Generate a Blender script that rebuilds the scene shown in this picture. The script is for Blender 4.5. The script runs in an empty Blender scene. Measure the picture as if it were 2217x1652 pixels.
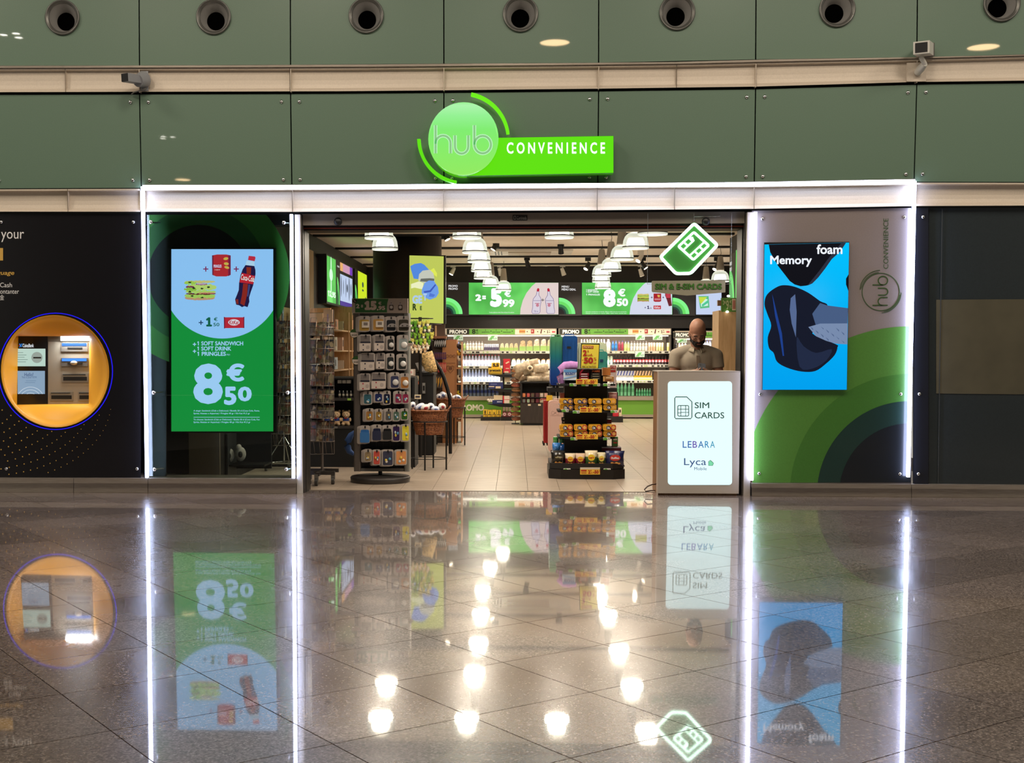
import bpy, bmesh, math, random
from mathutils import Vector, Matrix, Euler, noise
random.seed(7)
sc = bpy.context.scene
COL = sc.collection
pi = math.pi
sin, cos = math.sin, math.cos
# ------------------------------------------------------------------ camera
FPX, PPX, PPY = 2700.0, 985.0, 921.0
PITCH = math.atan((PPY - 762.0) / FPX)
YAW = math.atan((1115.0 - PPX) / FPX * cos(PITCH))
CH = 1.296
RC = Euler((pi / 2 - PITCH, 0, YAW)).to_matrix()
def ray(px, py):
    return RC @ Vector(((px - PPX) / FPX, (PPY - py) / FPX, -1.0))
_r = ray(1080, 1064)
CD = CH * _r.y / -_r.z
CAM = Vector((0, -CD, CH))
cam_data = bpy.data.cameras.new('camera')
cam_data.lens = FPX / 2217 * 36
cam_data.sensor_width = 36
cam_data.shift_x = (1108.5 - PPX) / 2217
cam_data.shift_y = (PPY - 826.0) / 2217
cam_data.clip_start = 0.05
cam_data.clip_end = 200
cam = bpy.data.objects.new('camera', cam_data)
cam.location = CAM
cam.rotation_euler = (pi / 2 - PITCH, 0, YAW)
COL.objects.link(cam)
sc.camera = cam
# ------------------------------------------------------------------ world, exposure
w = bpy.data.worlds.new('world')
sc.world = w
w.use_nodes = True
w.node_tree.nodes['Background'].inputs[0].default_value = (0.95, 0.9, 0.8, 1)
w.node_tree.nodes['Background'].inputs[1].default_value = 0.48
sc.view_settings.view_transform = 'Standard'
sc.view_settings.look = 'None'
sc.view_settings.exposure = 0.0
sc.view_settings.gamma = 1.0
sc.view_settings.use_curve_mapping = False
try:
    sc.cycles.use_denoising = True
    sc.cycles.sample_clamp_indirect = 6.0
    sc.cycles.max_bounces = 8
except Exception:
    pass
def light(kind, loc, power, color=(1, 1, 1), size=.2, rot=(0, 0, 0), name='lamp_light', sizey=None, spot=None, blend=.6, parent=None):
    d = bpy.data.lights.new(name, kind)
    d.energy = power
    d.color = color
    if kind == 'AREA':
        d.shape = 'RECTANGLE' if sizey else 'DISK'
        d.size = size
        if sizey: d.size_y = sizey
    else:
        d.shadow_soft_size = size
    if kind == 'SPOT':
        d.spot_size = spot or 1.6
        d.spot_blend = blend
    o = bpy.data.objects.new(name, d)
    o.location = loc
    o.rotation_euler = rot
    COL.objects.link(o)
    if parent:
        o.parent = parent
        o.location = Vector(loc) - parent.location
    return o
WARM = (1.0, .83, .62)
# added fill lights over the concourse, set where no reflection of them shows
HALL_Z = 6.0
for (lx, ly) in ((-6.4, -2.6), (-2.2, -3.4), (2.2, -3.4), (6.4, -2.6), (-4.4, -4.2), (4.4, -4.2), (0, -4.4)):
    light('AREA', (lx, ly, HALL_Z - .02), 92, (1, .86, .70), 1.1, name='concourse_fill_light')

# ------------------------------------------------------------------ pixel <-> world measuring helpers (facade survey)
def P(px, py, Y=0.0):
    r = ray(px, py)
    t = (Y - CAM.y) / r.y
    return CAM + r * t
def GP(px, py, z=0.0):
    r = ray(px, py)
    t = (z - CAM.z) / r.z
    return CAM + r * t
def PX_(px, Y, py=762): return P(px, py, Y).x
def PZ_(py, Y, px=1115): return P(px, py, Y).z
def SC(Y): return (P(1200, 762, Y).x - P(1100, 762, Y).x) / 100.0     # metres per pixel at plane Y
def YF_(py): return GP(1115, py).y
def lerp(a, b, t): return a + (b - a) * t
def tab(pts):
    def f(x):
        if x <= pts[0][0]:
            (x0, y0), (x1, y1) = pts[0], pts[1]
        elif x >= pts[-1][0]:
            (x0, y0), (x1, y1) = pts[-2], pts[-1]
        else:
            for k in range(len(pts) - 1):
                if pts[k][0] <= x <= pts[k + 1][0]:
                    (x0, y0), (x1, y1) = pts[k], pts[k + 1]
                    break
        return y0 + (y1 - y0) * (x - x0) / (x1 - x0)
    return f
# ------------------------------------------------------------------ materials
def lin(c):
    c = c / 255.0
    return c / 12.92 if c <= .04045 else ((c + .055) / 1.055) ** 2.4
def rgb(c): return (lin(c[0]), lin(c[1]), lin(c[2]), 1)
MATS = {}
def M(c, rough=.5, metal=0.0, emit=0.0, ecol=None, coat=0.0, trans=0.0, alpha=1.0, spec=.5, name=None, noise_=0.0, nscale=20.0, crough=.03):
    key = (tuple(c), rough, metal, emit, tuple(ecol) if ecol else None, coat, trans, alpha, spec, name, noise_, nscale, crough)
    if key in MATS: return MATS[key]
    m = bpy.data.materials.new(name or 'paint')
    m.use_nodes = True
    nt = m.node_tree
    b = nt.nodes['Principled BSDF']
    b.inputs['Base Color'].default_value = rgb(c)
    b.inputs['Roughness'].default_value = rough
    b.inputs['Metallic'].default_value = metal
    b.inputs['Specular IOR Level'].default_value = spec
    if coat:
        b.inputs['Coat Weight'].default_value = coat
        b.inputs['Coat Roughness'].default_value = crough
    if trans: b.inputs['Transmission Weight'].default_value = trans
    if alpha < 1: b.inputs['Alpha'].default_value = alpha
    if emit:
        b.inputs['Emission Color'].default_value = rgb(ecol or c)
        b.inputs['Emission Strength'].default_value = emit
    if noise_:
        tc = nt.nodes.new('ShaderNodeTexCoord')
        n = nt.nodes.new('ShaderNodeTexNoise')
        n.inputs['Scale'].default_value = nscale
        n.inputs['Detail'].default_value = 4
        nt.links.new(tc.outputs['Object'], n.inputs['Vector'])
        mr = nt.nodes.new('ShaderNodeMapRange')
        mr.inputs[1].default_value = .3; mr.inputs[2].default_value = .7
        mr.inputs[3].default_value = 1 - noise_; mr.inputs[4].default_value = 1 + noise_
        nt.links.new(n.outputs['Fac'], mr.inputs[0])
        mx = nt.nodes.new('ShaderNodeVectorMath'); mx.operation = 'SCALE'
        mx.inputs[0].default_value = rgb(c)[:3]
        nt.links.new(mr.outputs[0], mx.inputs['Scale'])
        nt.links.new(mx.outputs[0], b.inputs['Base Color'])
    MATS[key] = m
    return m
def E(c, s=1.0):      # self-lit print of a screen or light box
    return M((8, 8, 8), .35, emit=s, ecol=c, spec=.2, name='lit_print')
def glassmat(name, tint=(235, 245, 240), k=.9):
    m = bpy.data.materials.new(name)
    m.use_nodes = True
    nt = m.node_tree
    nt.nodes.clear()
    out = nt.nodes.new('ShaderNodeOutputMaterial')
    mix = nt.nodes.new('ShaderNodeMixShader')
    tr = nt.nodes.new('ShaderNodeBsdfTransparent'); tr.inputs[0].default_value = rgb(tint)
    gl = nt.nodes.new('ShaderNodeBsdfGlossy'); gl.inputs['Roughness'].default_value = .01
    fr = nt.nodes.new('ShaderNodeFresnel'); fr.inputs[0].default_value = 1.5
    nt.links.new(fr.outputs[0], mix.inputs[0])
    nt.links.new(tr.outputs[0], mix.inputs[1]); nt.links.new(gl.outputs[0], mix.inputs[2])
    nt.links.new(mix.outputs[0], out.inputs[0])
    return m
GLASS = glassmat('clear_glass')
BLISTER = glassmat('clear_plastic', (225, 225, 225))
def texmat(name, build):
    m = bpy.data.materials.new(name)
    m.use_nodes = True
    build(m.node_tree, m.node_tree.nodes['Principled BSDF'])
    return m
def nd(nt, t, **kw):
    n = nt.nodes.new(t)
    for k, v in kw.items():
        setattr(n, k, v)
    return n
def ramp(nt, src, stops):
    r = nt.nodes.new('ShaderNodeValToRGB')
    cr = r.color_ramp
    while len(cr.elements) < len(stops): cr.elements.new(.5)
    for e, (p, c) in zip(cr.elements, stops):
        e.position = p
        e.color = rgb(c)
    nt.links.new(src, r.inputs[0])
    return r.outputs[0]
def bump(nt, b, src, strength, dist=.01):
    bp = nt.nodes.new('ShaderNodeBump')
    bp.inputs['Strength'].default_value = strength
    bp.inputs['Distance'].default_value = dist
    nt.links.new(src, bp.inputs['Height'])
    nt.links.new(bp.outputs[0], b.inputs['Normal'])
def _granite(nt, b):
    tc = nd(nt, 'ShaderNodeTexCoord')
    oi = nd(nt, 'ShaderNodeObjectInfo')
    ad = nd(nt, 'ShaderNodeVectorMath', operation='ADD')
    nt.links.new(tc.outputs['Object'], ad.inputs[0]); nt.links.new(oi.outputs['Location'], ad.inputs[1])
    v = nd(nt, 'ShaderNodeTexVoronoi'); v.inputs['Scale'].default_value = 150
    nt.links.new(ad.outputs[0], v.inputs['Vector'])
    n = nd(nt, 'ShaderNodeTexNoise'); n.inputs['Scale'].default_value = 60; n.inputs['Detail'].default_value = 6
    nt.links.new(ad.outputs[0], n.inputs['Vector'])
    n2 = nd(nt, 'ShaderNodeTexNoise'); n2.inputs['Scale'].default_value = 1.1; n2.inputs['Detail'].default_value = 4
    nt.links.new(ad.outputs[0], n2.inputs['Vector'])
    mx = nd(nt, 'ShaderNodeMix', data_type='FLOAT'); mx.inputs[0].default_value = .45
    nt.links.new(v.outputs['Color'], mx.inputs[2]); nt.links.new(n.outputs['Fac'], mx.inputs[3])
    c = ramp(nt, mx.outputs[0], [(.2, (58, 48, 44)), (.42, (112, 98, 92)), (.6, (144, 129, 122)), (.8, (196, 182, 172))])
    hv = nd(nt, 'ShaderNodeHueSaturation')
    mr = nd(nt, 'ShaderNodeMapRange'); mr.inputs[3].default_value = .82; mr.inputs[4].default_value = 1.15
    nt.links.new(oi.outputs['Random'], mr.inputs[0])
    nt.links.new(mr.outputs[0], hv.inputs['Value']); nt.links.new(c, hv.inputs['Color'])
    nt.links.new(hv.outputs[0], b.inputs['Base Color'])
    rr = nd(nt, 'ShaderNodeMapRange'); rr.inputs[1].default_value = .35; rr.inputs[2].default_value = .7
    rr.inputs[3].default_value = .20; rr.inputs[4].default_value = .33
    nt.links.new(n2.outputs['Fac'], rr.inputs[0])
    nt.links.new(rr.outputs[0], b.inputs['Roughness'])
    b.inputs['IOR'].default_value = 1.8
    b.inputs['Coat Weight'].default_value = 1.0
    b.inputs['Coat Roughness'].default_value = .03
    b.inputs['Coat IOR'].default_value = 2.0
GRANITE = texmat('polished_granite', _granite)
def _shoptile(nt, b):
    tc = nd(nt, 'ShaderNodeTexCoord')
    oi = nd(nt, 'ShaderNodeObjectInfo')
    ad = nd(nt, 'ShaderNodeVectorMath', operation='ADD')
    nt.links.new(tc.outputs['Object'], ad.inputs[0]); nt.links.new(oi.outputs['Location'], ad.inputs[1])
    mp = nd(nt, 'ShaderNodeMapping'); mp.inputs['Scale'].default_value = (1.5, 14, 1)
    nt.links.new(ad.outputs[0], mp.inputs[0])
    n = nd(nt, 'ShaderNodeTexNoise'); n.inputs['Scale'].default_value = 2.4; n.inputs['Detail'].default_value = 6
    nt.links.new(mp.outputs[0], n.inputs['Vector'])
    c = ramp(nt, n.outputs['Fac'], [(.25, (146, 130, 114)), (.5, (172, 156, 139)), (.75, (188, 172, 155))])
    nt.links.new(c, b.inputs['Base Color'])
    b.inputs['Roughness'].default_value = .32
SHOPTILE = texmat('shop_floor_tile', _shoptile)
def woodmat(name, a, c, scale=(6, 6, .7), rough=.45):
    def f(nt, b):
        tc = nd(nt, 'ShaderNodeTexCoord')
        mp = nd(nt, 'ShaderNodeMapping'); mp.inputs['Scale'].default_value = scale
        nt.links.new(tc.outputs['Object'], mp.inputs[0])
        n = nd(nt, 'ShaderNodeTexNoise'); n.inputs['Scale'].default_value = 5; n.inputs['Detail'].default_value = 8; n.inputs['Distortion'].default_value = .6
        nt.links.new(mp.outputs[0], n.inputs['Vector'])
        nt.links.new(ramp(nt, n.outputs['Fac'], [(.3, a), (.7, c)]), b.inputs['Base Color'])
        b.inputs['Roughness'].default_value = rough
    return texmat(name, f)
OAK = woodmat('light_oak', (196, 156, 108), (222, 186, 138))
OAKD = woodmat('brown_oak', (128, 92, 62), (160, 120, 84))
DARKWOOD = woodmat('dark_oak', (34, 27, 24), (56, 46, 40), (14, 14, 1))
def _green(nt, b):
    tc = nd(nt, 'ShaderNodeTexCoord')
    n = nd(nt, 'ShaderNodeTexNoise'); n.inputs['Scale'].default_value = 260; n.inputs['Detail'].default_value = 3
    nt.links.new(tc.outputs['Object'], n.inputs['Vector'])
    nt.links.new(ramp(nt, n.outputs['Fac'], [(.3, (88, 112, 95)), (.7, (103, 128, 110))]), b.inputs['Base Color'])
    b.inputs['Roughness'].default_value = .4
    b.inputs['Coat Weight'].default_value = 1.0
    b.inputs['Coat Roughness'].default_value = .02
GREENGLASS = texmat('green_back_painted_glass', _green)
def _brushed(nt, b):
    tc = nd(nt, 'ShaderNodeTexCoord')
    mp = nd(nt, 'ShaderNodeMapping'); mp.inputs['Scale'].default_value = (1, 1, 60)
    nt.links.new(tc.outputs['Object'], mp.inputs[0])
    n = nd(nt, 'ShaderNodeTexNoise'); n.inputs['Scale'].default_value = 8; n.inputs['Detail'].default_value = 5
    nt.links.new(mp.outputs[0], n.inputs['Vector'])
    nt.links.new(ramp(nt, n.outputs['Fac'], [(.3, (150, 140, 128)), (.7, (182, 172, 160))]), b.inputs['Base Color'])
    b.inputs['Metallic'].default_value = .65
    b.inputs['Roughness'].default_value = .33
STEEL = texmat('brushed_steel', _brushed)
def _wicker(nt, b):
    tc = nd(nt, 'ShaderNodeTexCoord')
    wv = nd(nt, 'ShaderNodeTexWave', wave_type='BANDS', bands_direction='Z'); wv.inputs['Scale'].default_value = 18; wv.inputs['Distortion'].default_value = 2.5; wv.inputs['Detail Scale'].default_value = 9
    nt.links.new(tc.outputs['Object'], wv.inputs['Vector'])
    v = nd(nt, 'ShaderNodeTexVoronoi'); v.inputs['Scale'].default_value = 45
    nt.links.new(tc.outputs['Object'], v.inputs['Vector'])
    mx = nd(nt, 'ShaderNodeMath', operation='MULTIPLY')
    nt.links.new(wv.outputs['Fac'], mx.inputs[0]); nt.links.new(v.outputs['Distance'], mx.inputs[1])
    nt.links.new(ramp(nt, mx.outputs[0], [(.02, (70, 36, 18)), (.25, (152, 84, 44)), (.6, (190, 122, 74))]), b.inputs['Base Color'])
    b.inputs['Roughness'].default_value = .5
    bump(nt, b, mx.outputs[0], .8, .01)
WICKER = texmat('brown_wicker', _wicker)
def _cover(nt, b):       # magazine / snack artwork: blotches of print
    tc = nd(nt, 'ShaderNodeTexCoord')
    oi = nd(nt, 'ShaderNodeObjectInfo')
    ad = nd(nt, 'ShaderNodeVectorMath', operation='ADD')
    nt.links.new(tc.outputs['Object'], ad.inputs[0]); nt.links.new(oi.outputs['Location'], ad.inputs[1])
    v = nd(nt, 'ShaderNodeTexVoronoi'); v.inputs['Scale'].default_value = 28
    nt.links.new(ad.outputs[0], v.inputs['Vector'])
    sp = nd(nt, 'ShaderNodeSeparateColor'); nt.links.new(v.outputs['Color'], sp.inputs[0])
    nt.links.new(ramp(nt, sp.outputs[0], [(.0, (50, 42, 36)), (.3, (98, 86, 70)), (.45, (124, 66, 50)), (.6, (90, 94, 60)), (.75, (176, 156, 126)), (.9, (60, 62, 76))]), b.inputs['Base Color'])
    b.inputs['Roughness'].default_value = .35
COVER = texmat('printed_cover', _cover)
BLACK = M((14, 13, 14), .45, name='black_paint')
BLACKM = M((10, 10, 11), .6, name='matt_black')
DARK = M((26, 24, 24), .5, name='dark_panel')
WHITE = M((225, 222, 215), .5, name='white_plastic')
GREY = M((110, 108, 104), .45, .3, name='grey_metal')
GREYD = M((70, 66, 64), .4, .5, name='dark_grey_metal')
ALU = M((150, 142, 134), .38, .8, name='aluminium')
CHROME = M((205, 205, 205), .15, 1, name='chrome')
PAPER = M((215, 210, 198), .6, name='paper')
# ------------------------------------------------------------------ mesh builder
class MB:
    def __init__(s):
        s.v = []; s.f = []; s.m = []; s.mats = []; s.sm = []
    def mi(s, m):
        if m not in s.mats: s.mats.append(m)
        return s.mats.index(m)
    def add(s, vs, fs, m, smooth=False):
        b = len(s.v); s.v += [Vector(v) for v in vs]
        i = s.mi(m)
        for f in fs:
            s.f.append([b + k for k in f]); s.m.append(i); s.sm.append(smooth)
        return s
    def box(s, x0, x1, y0, y1, z0, z1, m, rot=0, c=None):
        vs = [Vector((x, y, z)) for x in (x0, x1) for y in (y0, y1) for z in (z0, z1)]
        if rot:
            cc = Vector(c or ((x0 + x1) / 2, (y0 + y1) / 2, 0)); R = Matrix.Rotation(rot, 3, 'Z')
            vs = [R @ (v - cc) + cc for v in vs]
        return s.add(vs, [(0, 1, 3, 2), (4, 6, 7, 5), (0, 4, 5, 1), (2, 3, 7, 6), (0, 2, 6, 4), (1, 5, 7, 3)], m)
    def rbox(s, x0, x1, y0, y1, z0, z1, r, m, n=3, axis='y'):
        """box whose outline seen along `axis` has rounded corners"""
        if axis == 'y': a0, a1, b0, b1 = x0, x1, z0, z1
        elif axis == 'z': a0, a1, b0, b1 = x0, x1, y0, y1
        else: a0, a1, b0, b1 = y0, y1, z0, z1
        pts = []
        for cx, cy, st in ((a1 - r, b1 - r, 0), (a0 + r, b1 - r, 1), (a0 + r, b0 + r, 2), (a1 - r, b0 + r, 3)):
            for k in range(n + 1):
                t = (st + k / n) * pi / 2
                pts.append((cx + r * cos(t), cy + r * sin(t)))
        if axis == 'y': return s.prism(pts, y0, y1, m)
        k = len(pts)
        if axis == 'z': vs = [(a, b, z0) for a, b in pts] + [(a, b, z1) for a, b in pts]
        else: vs = [(x0, a, b) for a, b in pts] + [(x1, a, b) for a, b in pts]
        fs = [tuple(range(k)), tuple(range(2 * k - 1, k - 1, -1))] + [(i, i + k, (i + 1) % k + k, (i + 1) % k) for i in range(k)]
        return s.add(vs, fs, m)
    def prism(s, pts, y0, y1, m):
        k = len(pts)
        vs = [(a, y0, b) for a, b in pts] + [(a, y1, b) for a, b in pts]
        fs = [tuple(range(k - 1, -1, -1)), tuple(range(k, 2 * k))] + [(i, (i + 1) % k, (i + 1) % k + k, i + k) for i in range(k)]
        return s.add(vs, fs, m)
    def lathe(s, prof, c, m, n=16, mats=None, sx=1, sy=1, smooth=True, cap=True):
        """prof: (r, z) pairs up the vertical axis at c"""
        cx, cy, cz = c
        vs = []
        for r, z in prof:
            for k in range(n):
                t = 2 * pi * k / n
                vs.append((cx + r * cos(t) * sx, cy + r * sin(t) * sy, cz + z))
        b = len(s.v); s.v += [Vector(v) for v in vs]
        for j in range(len(prof) - 1):
            mm = mats[j] if mats else m
            i = s.mi(mm)
            for k in range(n):
                s.f.append([b + j * n + k, b + j * n + (k + 1) % n, b + (j + 1) * n + (k + 1) % n, b + (j + 1) * n + k]); s.m.append(i); s.sm.append(smooth)
        for j, fl in ((0, True), (len(prof) - 1, False)):
            if cap and prof[j][0] > 1e-4:
                f = [b + j * n + k for k in range(n)]
                s.f.append(f[::-1] if fl else f); s.m.append(s.mi((mats[0] if fl else mats[-1]) if mats else m)); s.sm.append(False)
        return s
    def tube(s, pts, r, m, n=6, closed=False, smooth=True):
        pts = [Vector(p) for p in pts]
        k = len(pts)
        vs = []
        for i, p in enumerate(pts):
            a = pts[(i - 1) % k] if (i or closed) else p
            c = pts[(i + 1) % k] if (i < k - 1 or closed) else p
            t = (c - a).normalized()
            u = t.cross(Vector((0, 0, 1)))
            if u.length < 1e-3: u = t.cross(Vector((0, 1, 0)))
            u.normalize(); w_ = t.cross(u)
            rr = r[i] if isinstance(r, (list, tuple)) else r
            for j in range(n):
                an = 2 * pi * j / n
                vs.append(p + u * rr * cos(an) + w_ * rr * sin(an))
        fs = []
        for i in range(k if closed else k - 1):
            for j in range(n):
                fs.append((i * n + j, i * n + (j + 1) % n, ((i + 1) % k) * n + (j + 1) % n, ((i + 1) % k) * n + j))
        s.add(vs, fs, m, smooth)
        if not closed:
            s.add(vs[:n], [tuple(range(n - 1, -1, -1))], m); s.add(vs[-n:], [tuple(range(n))], m)
        return s
    def ell(s, c, r, m, n=12, k=8, rot=None):
        c = Vector(c); vs = []
        for j in range(1, k):
            ph = pi * j / k
            for i in range(n):
                t = 2 * pi * i / n
                v = Vector((r[0] * sin(ph) * cos(t), r[1] * sin(ph) * sin(t), -r[2] * cos(ph)))
                if rot: v = rot @ v
                vs.append(c + v)
        bo = Vector((0, 0, -r[2])); to = Vector((0, 0, r[2]))
        if rot: bo = rot @ bo; to = rot @ to
        vs += [c + bo, c + to]
        fs = []
        for j in range(k - 2):
            for i in range(n):
                fs.append((j * n + i, j * n + (i + 1) % n, (j + 1) * n + (i + 1) % n, (j + 1) * n + i))
        B = (k - 1) * n
        for i in range(n):
            fs.append((B, (i + 1) % n, i)); fs.append((B + 1, (k - 2) * n + i, (k - 2) * n + (i + 1) % n))
        return s.add(vs, fs, m, True)
    def mesh(s, name):
        me = bpy.data.meshes.new(name)
        me.from_pydata([tuple(v) for v in s.v], [], s.f)
        for m in s.mats: me.materials.append(m)
        me.polygons.foreach_set('material_index', s.m)
        me.polygons.foreach_set('use_smooth', s.sm)
        me.update()
        return me
def ob(name, mb, parent=None, label=None, cat=None, group=None, kind=None, base=None):
    """link the builder as ONE mesh object; world coordinates in, origin at the thing's base"""
    if parent is None:
        if base is None:
            xs = [v.x for v in mb.v]; ys = [v.y for v in mb.v]; zs = [v.z for v in mb.v]
            base = Vector(((min(xs) + max(xs)) / 2, (min(ys) + max(ys)) / 2, min(zs)))
        off = Vector(base)
    else:
        off = WL[parent.name]
    for i, v in enumerate(mb.v): mb.v[i] = v - off
    o = bpy.data.objects.new(name, mb.mesh(name))
    COL.objects.link(o)
    if parent is None:
        o.location = off
    else:
        o.parent = parent
    WL[o.name] = Vector(off)
    tag(o, label, cat, group, kind)
    return o
WL = {}
def tag(o, label=None, cat=None, group=None, kind=None):
    if label: o['label'] = label
    if cat: o['category'] = cat
    if group: o['group'] = group
    if kind: o['kind'] = kind
def thing(name, loc, label=None, cat=None, group=None, kind=None):
    o = bpy.data.objects.new(name, None)
    o.empty_display_size = .1
    o.location = loc
    COL.objects.link(o)
    WL[o.name] = Vector(loc)
    tag(o, label, cat, group, kind)
    return o
def dup(root, delta, label=None, group=None, rotz=None, scale=None):
    r = root.copy(); COL.objects.link(r)
    r.location = Vector(root.location) + Vector(delta)
    if rotz is not None: r.rotation_euler = (0, 0, rotz)
    if scale: r.scale = (scale,) * 3
    WL[r.name] = WL[root.name] + Vector(delta)
    if label: r['label'] = label
    if group: r['group'] = group
    for ch in KIDS(root):
        c = ch.copy(); COL.objects.link(c); c.parent = r
        for g in KIDS(ch):
            d = g.copy(); COL.objects.link(d); d.parent = c
    return r
def KIDS(o):
    return [x for x in bpy.data.objects if x.parent is o]
ORD = ['first', 'second', 'third', 'fourth', 'fifth', 'sixth', 'seventh', 'eighth', 'ninth', 'tenth', 'eleventh', 'twelfth', 'thirteenth', 'fourteenth', 'fifteenth', 'sixteenth', 'seventeenth', 'eighteenth']
# flat print helpers --------------------------------------------------
def ppoly(mb, pts, Y, m, t=.0012):
    mb.prism([(lambda q: (q.x, q.z))(P(a, b, Y)) for a, b in pts], Y, Y + t, m)
    return mb
def prect(mb, x0, y0, x1, y1, Y, m, t=.0012):
    return ppoly(mb, [(x0, y1), (x1, y1), (x1, y0), (x0, y0)], Y, m, t)
def rr_px(x0, y0, x1, y1, r, n=4):
    pts = []
    for cx, cy, st in ((x1 - r, y0 + r, 0), (x0 + r, y0 + r, 1), (x0 + r, y1 - r, 2), (x1 - r, y1 - r, 3)):
        for k in range(n + 1):
            a = (st + k / n) * pi / 2
            pts.append((cx + r * cos(a), cy - r * sin(a)))
    return pts
def circ_px(cx, cy, r, n=40, ry=None):
    return [(cx + r * cos(2 * pi * k / n), cy - (ry or r) * sin(2 * pi * k / n)) for k in range(n)]
def clip(pts, x0, y0, x1, y1):
    def cut(ps, ins, inter):
        out = []
        for i in range(len(ps)):
            a, b = ps[i - 1], ps[i]
            if ins(b):
                if not ins(a): out.append(inter(a, b))
                out.append(b)
            elif ins(a): out.append(inter(a, b))
        return out
    def ix(v): return lambda a, b: (v, a[1] + (b[1] - a[1]) * (v - a[0]) / (b[0] - a[0]))
    def iy(v): return lambda a, b: (a[0] + (b[0] - a[0]) * (v - a[1]) / (b[1] - a[1]), v)
    for ins, it in ((lambda p: p[0] >= x0, ix(x0)), (lambda p: p[0] <= x1, ix(x1)), (lambda p: p[1] >= y0, iy(y0)), (lambda p: p[1] <= y1, iy(y1))):
        if pts: pts = cut(pts, ins, it)
    return pts
def ribbon(mb, pts, wd, Y, m, t=.002, closed=False):
    """thick line through pixel points, wd pixels wide"""
    n = len(pts)
    L, R = [], []
    for i in range(n):
        a = pts[i - 1] if (i or closed) else pts[i]
        b = pts[(i + 1) % n] if (i < n - 1 or closed) else pts[i]
        dx, dy = b[0] - a[0], b[1] - a[1]
        d = math.hypot(dx, dy) or 1
        nx, ny = -dy / d * wd / 2, dx / d * wd / 2
        L.append((pts[i][0] + nx, pts[i][1] + ny)); R.append((pts[i][0] - nx, pts[i][1] - ny))
    for i in range(n if closed else n - 1):
        j = (i + 1) % n
        ppoly(mb, [L[i], L[j], R[j], R[i]], Y, m, t)
    return mb
def arc(cx, cy, r, a0, a1, n=20, ry=None):
    return [(cx + r * cos(math.radians(lerp(a0, a1, k / n))), cy - (ry or r) * sin(math.radians(lerp(a0, a1, k / n)))) for k in range(n + 1)]
_tc = {}; _tb = {}
def text_pts(s, bold=0.0, ext=.002, shear=0.0, raw=False):
    key = (s, bold, ext, shear, raw)
    if key in _tc: return _tc[key]
    cu = bpy.data.curves.new('t', 'FONT')
    cu.body = s; cu.size = 1; cu.extrude = 0; cu.resolution_u = 3; cu.shear = shear
    o = bpy.data.objects.new('t', cu); COL.objects.link(o)
    dg = bpy.context.evaluated_depsgraph_get()
    me = bpy.data.meshes.new_from_object(o.evaluated_get(dg))
    vs = [(v.co.x, v.co.y) for v in me.vertices]; fs = [tuple(p.vertices) for p in me.polygons]
    bpy.data.objects.remove(o); bpy.data.curves.remove(cu); bpy.data.meshes.remove(me)
    if '1' in s and not raw:
        one = text_pts('1', 0, ext, 0, True)[0]
        w1 = max(x for x, y in one) - min(x for x, y in one); h1 = max(y for x, y in one)
        for i in [k for k, ch in enumerate(s) if ch == '1']:
            xr = max(x for x, y in text_pts(s[:i + 1], 0, ext, 0, True)[0]); xl = xr - w1; n = len(vs)
            vs += [(xl + .01, h1), (xl - .15, h1 - .13), (xl - .12, h1 - .20), (xl + .01, h1 - .10)]; fs.append((n, n + 1, n + 2, n + 3))
            if len(s) < 4:
                n = len(vs); vs += [(xl - .13, 0), (xr + .13, 0), (xr + .13, .08), (xl - .13, .08)]; fs.append((n, n + 1, n + 2, n + 3))
    if bold > .004:
        b0, f0, n = vs, fs, len(vs); vs, fs = list(b0), list(f0)
        _tb[key] = n; nk = 16 if bold > .03 else 8
        for k in range(nk):
            dx, dy = bold * .85 * cos(k * 2 * pi / nk), bold * .85 * sin(k * 2 * pi / nk)
            vs += [(x + dx, y + dy) for x, y in b0]; fs += [tuple(i + n * (k + 1) for i in f) for f in f0]
    _tc[key] = (vs, fs)
    return vs, fs
def textmb(mb, s, m, f, box, bold=0.0, shear=0.0, turn=0):
    """fit lettering s in box (u0, v0, u1, v1), v0 the bottom; f(u, v) -> world point"""
    vs, fs = text_pts(s, bold, shear=shear)
    if not vs: return mb
    x0 = min(v[0] for v in vs); x1 = max(v[0] for v in vs); y0 = min(v[1] for v in vs); y1 = max(v[1] for v in vs)
    out = []; nb_ = _tb.get((s, bold, .002, shear, False), 1 << 30)
    f0 = f(box[0], box[1]); nrm = (f(box[2], box[1]) - f0).cross(f(box[0], box[3]) - f0).normalized()
    for k_, (a, b) in enumerate(vs):
        u = (a - x0) / (x1 - x0); v = (b - y0) / (y1 - y0)
        if turn == 1: u, v = 1 - v, u         # reads upwards
        out.append(f(lerp(box[0], box[2], u), lerp(box[1], box[3], v)) + nrm * (.00012 * (k_ // nb_)))
    mb.add(out, fs, m)
    return mb
def ptext(mb, s, x0, y0, x1, y1, Y, m, bold=0.0, shear=0.0, turn=0):
    """lettering fitted into the pixel box x0,y0 (top left) - x1,y1 (bottom right) on plane Y"""
    return textmb(mb, s, m, lambda u, v: P(u, v, Y), (x0, y1, x1, y0), bold, shear, turn)
# ================================================================== SETTING
YF = -0.25          # plane of the facade cladding
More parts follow.
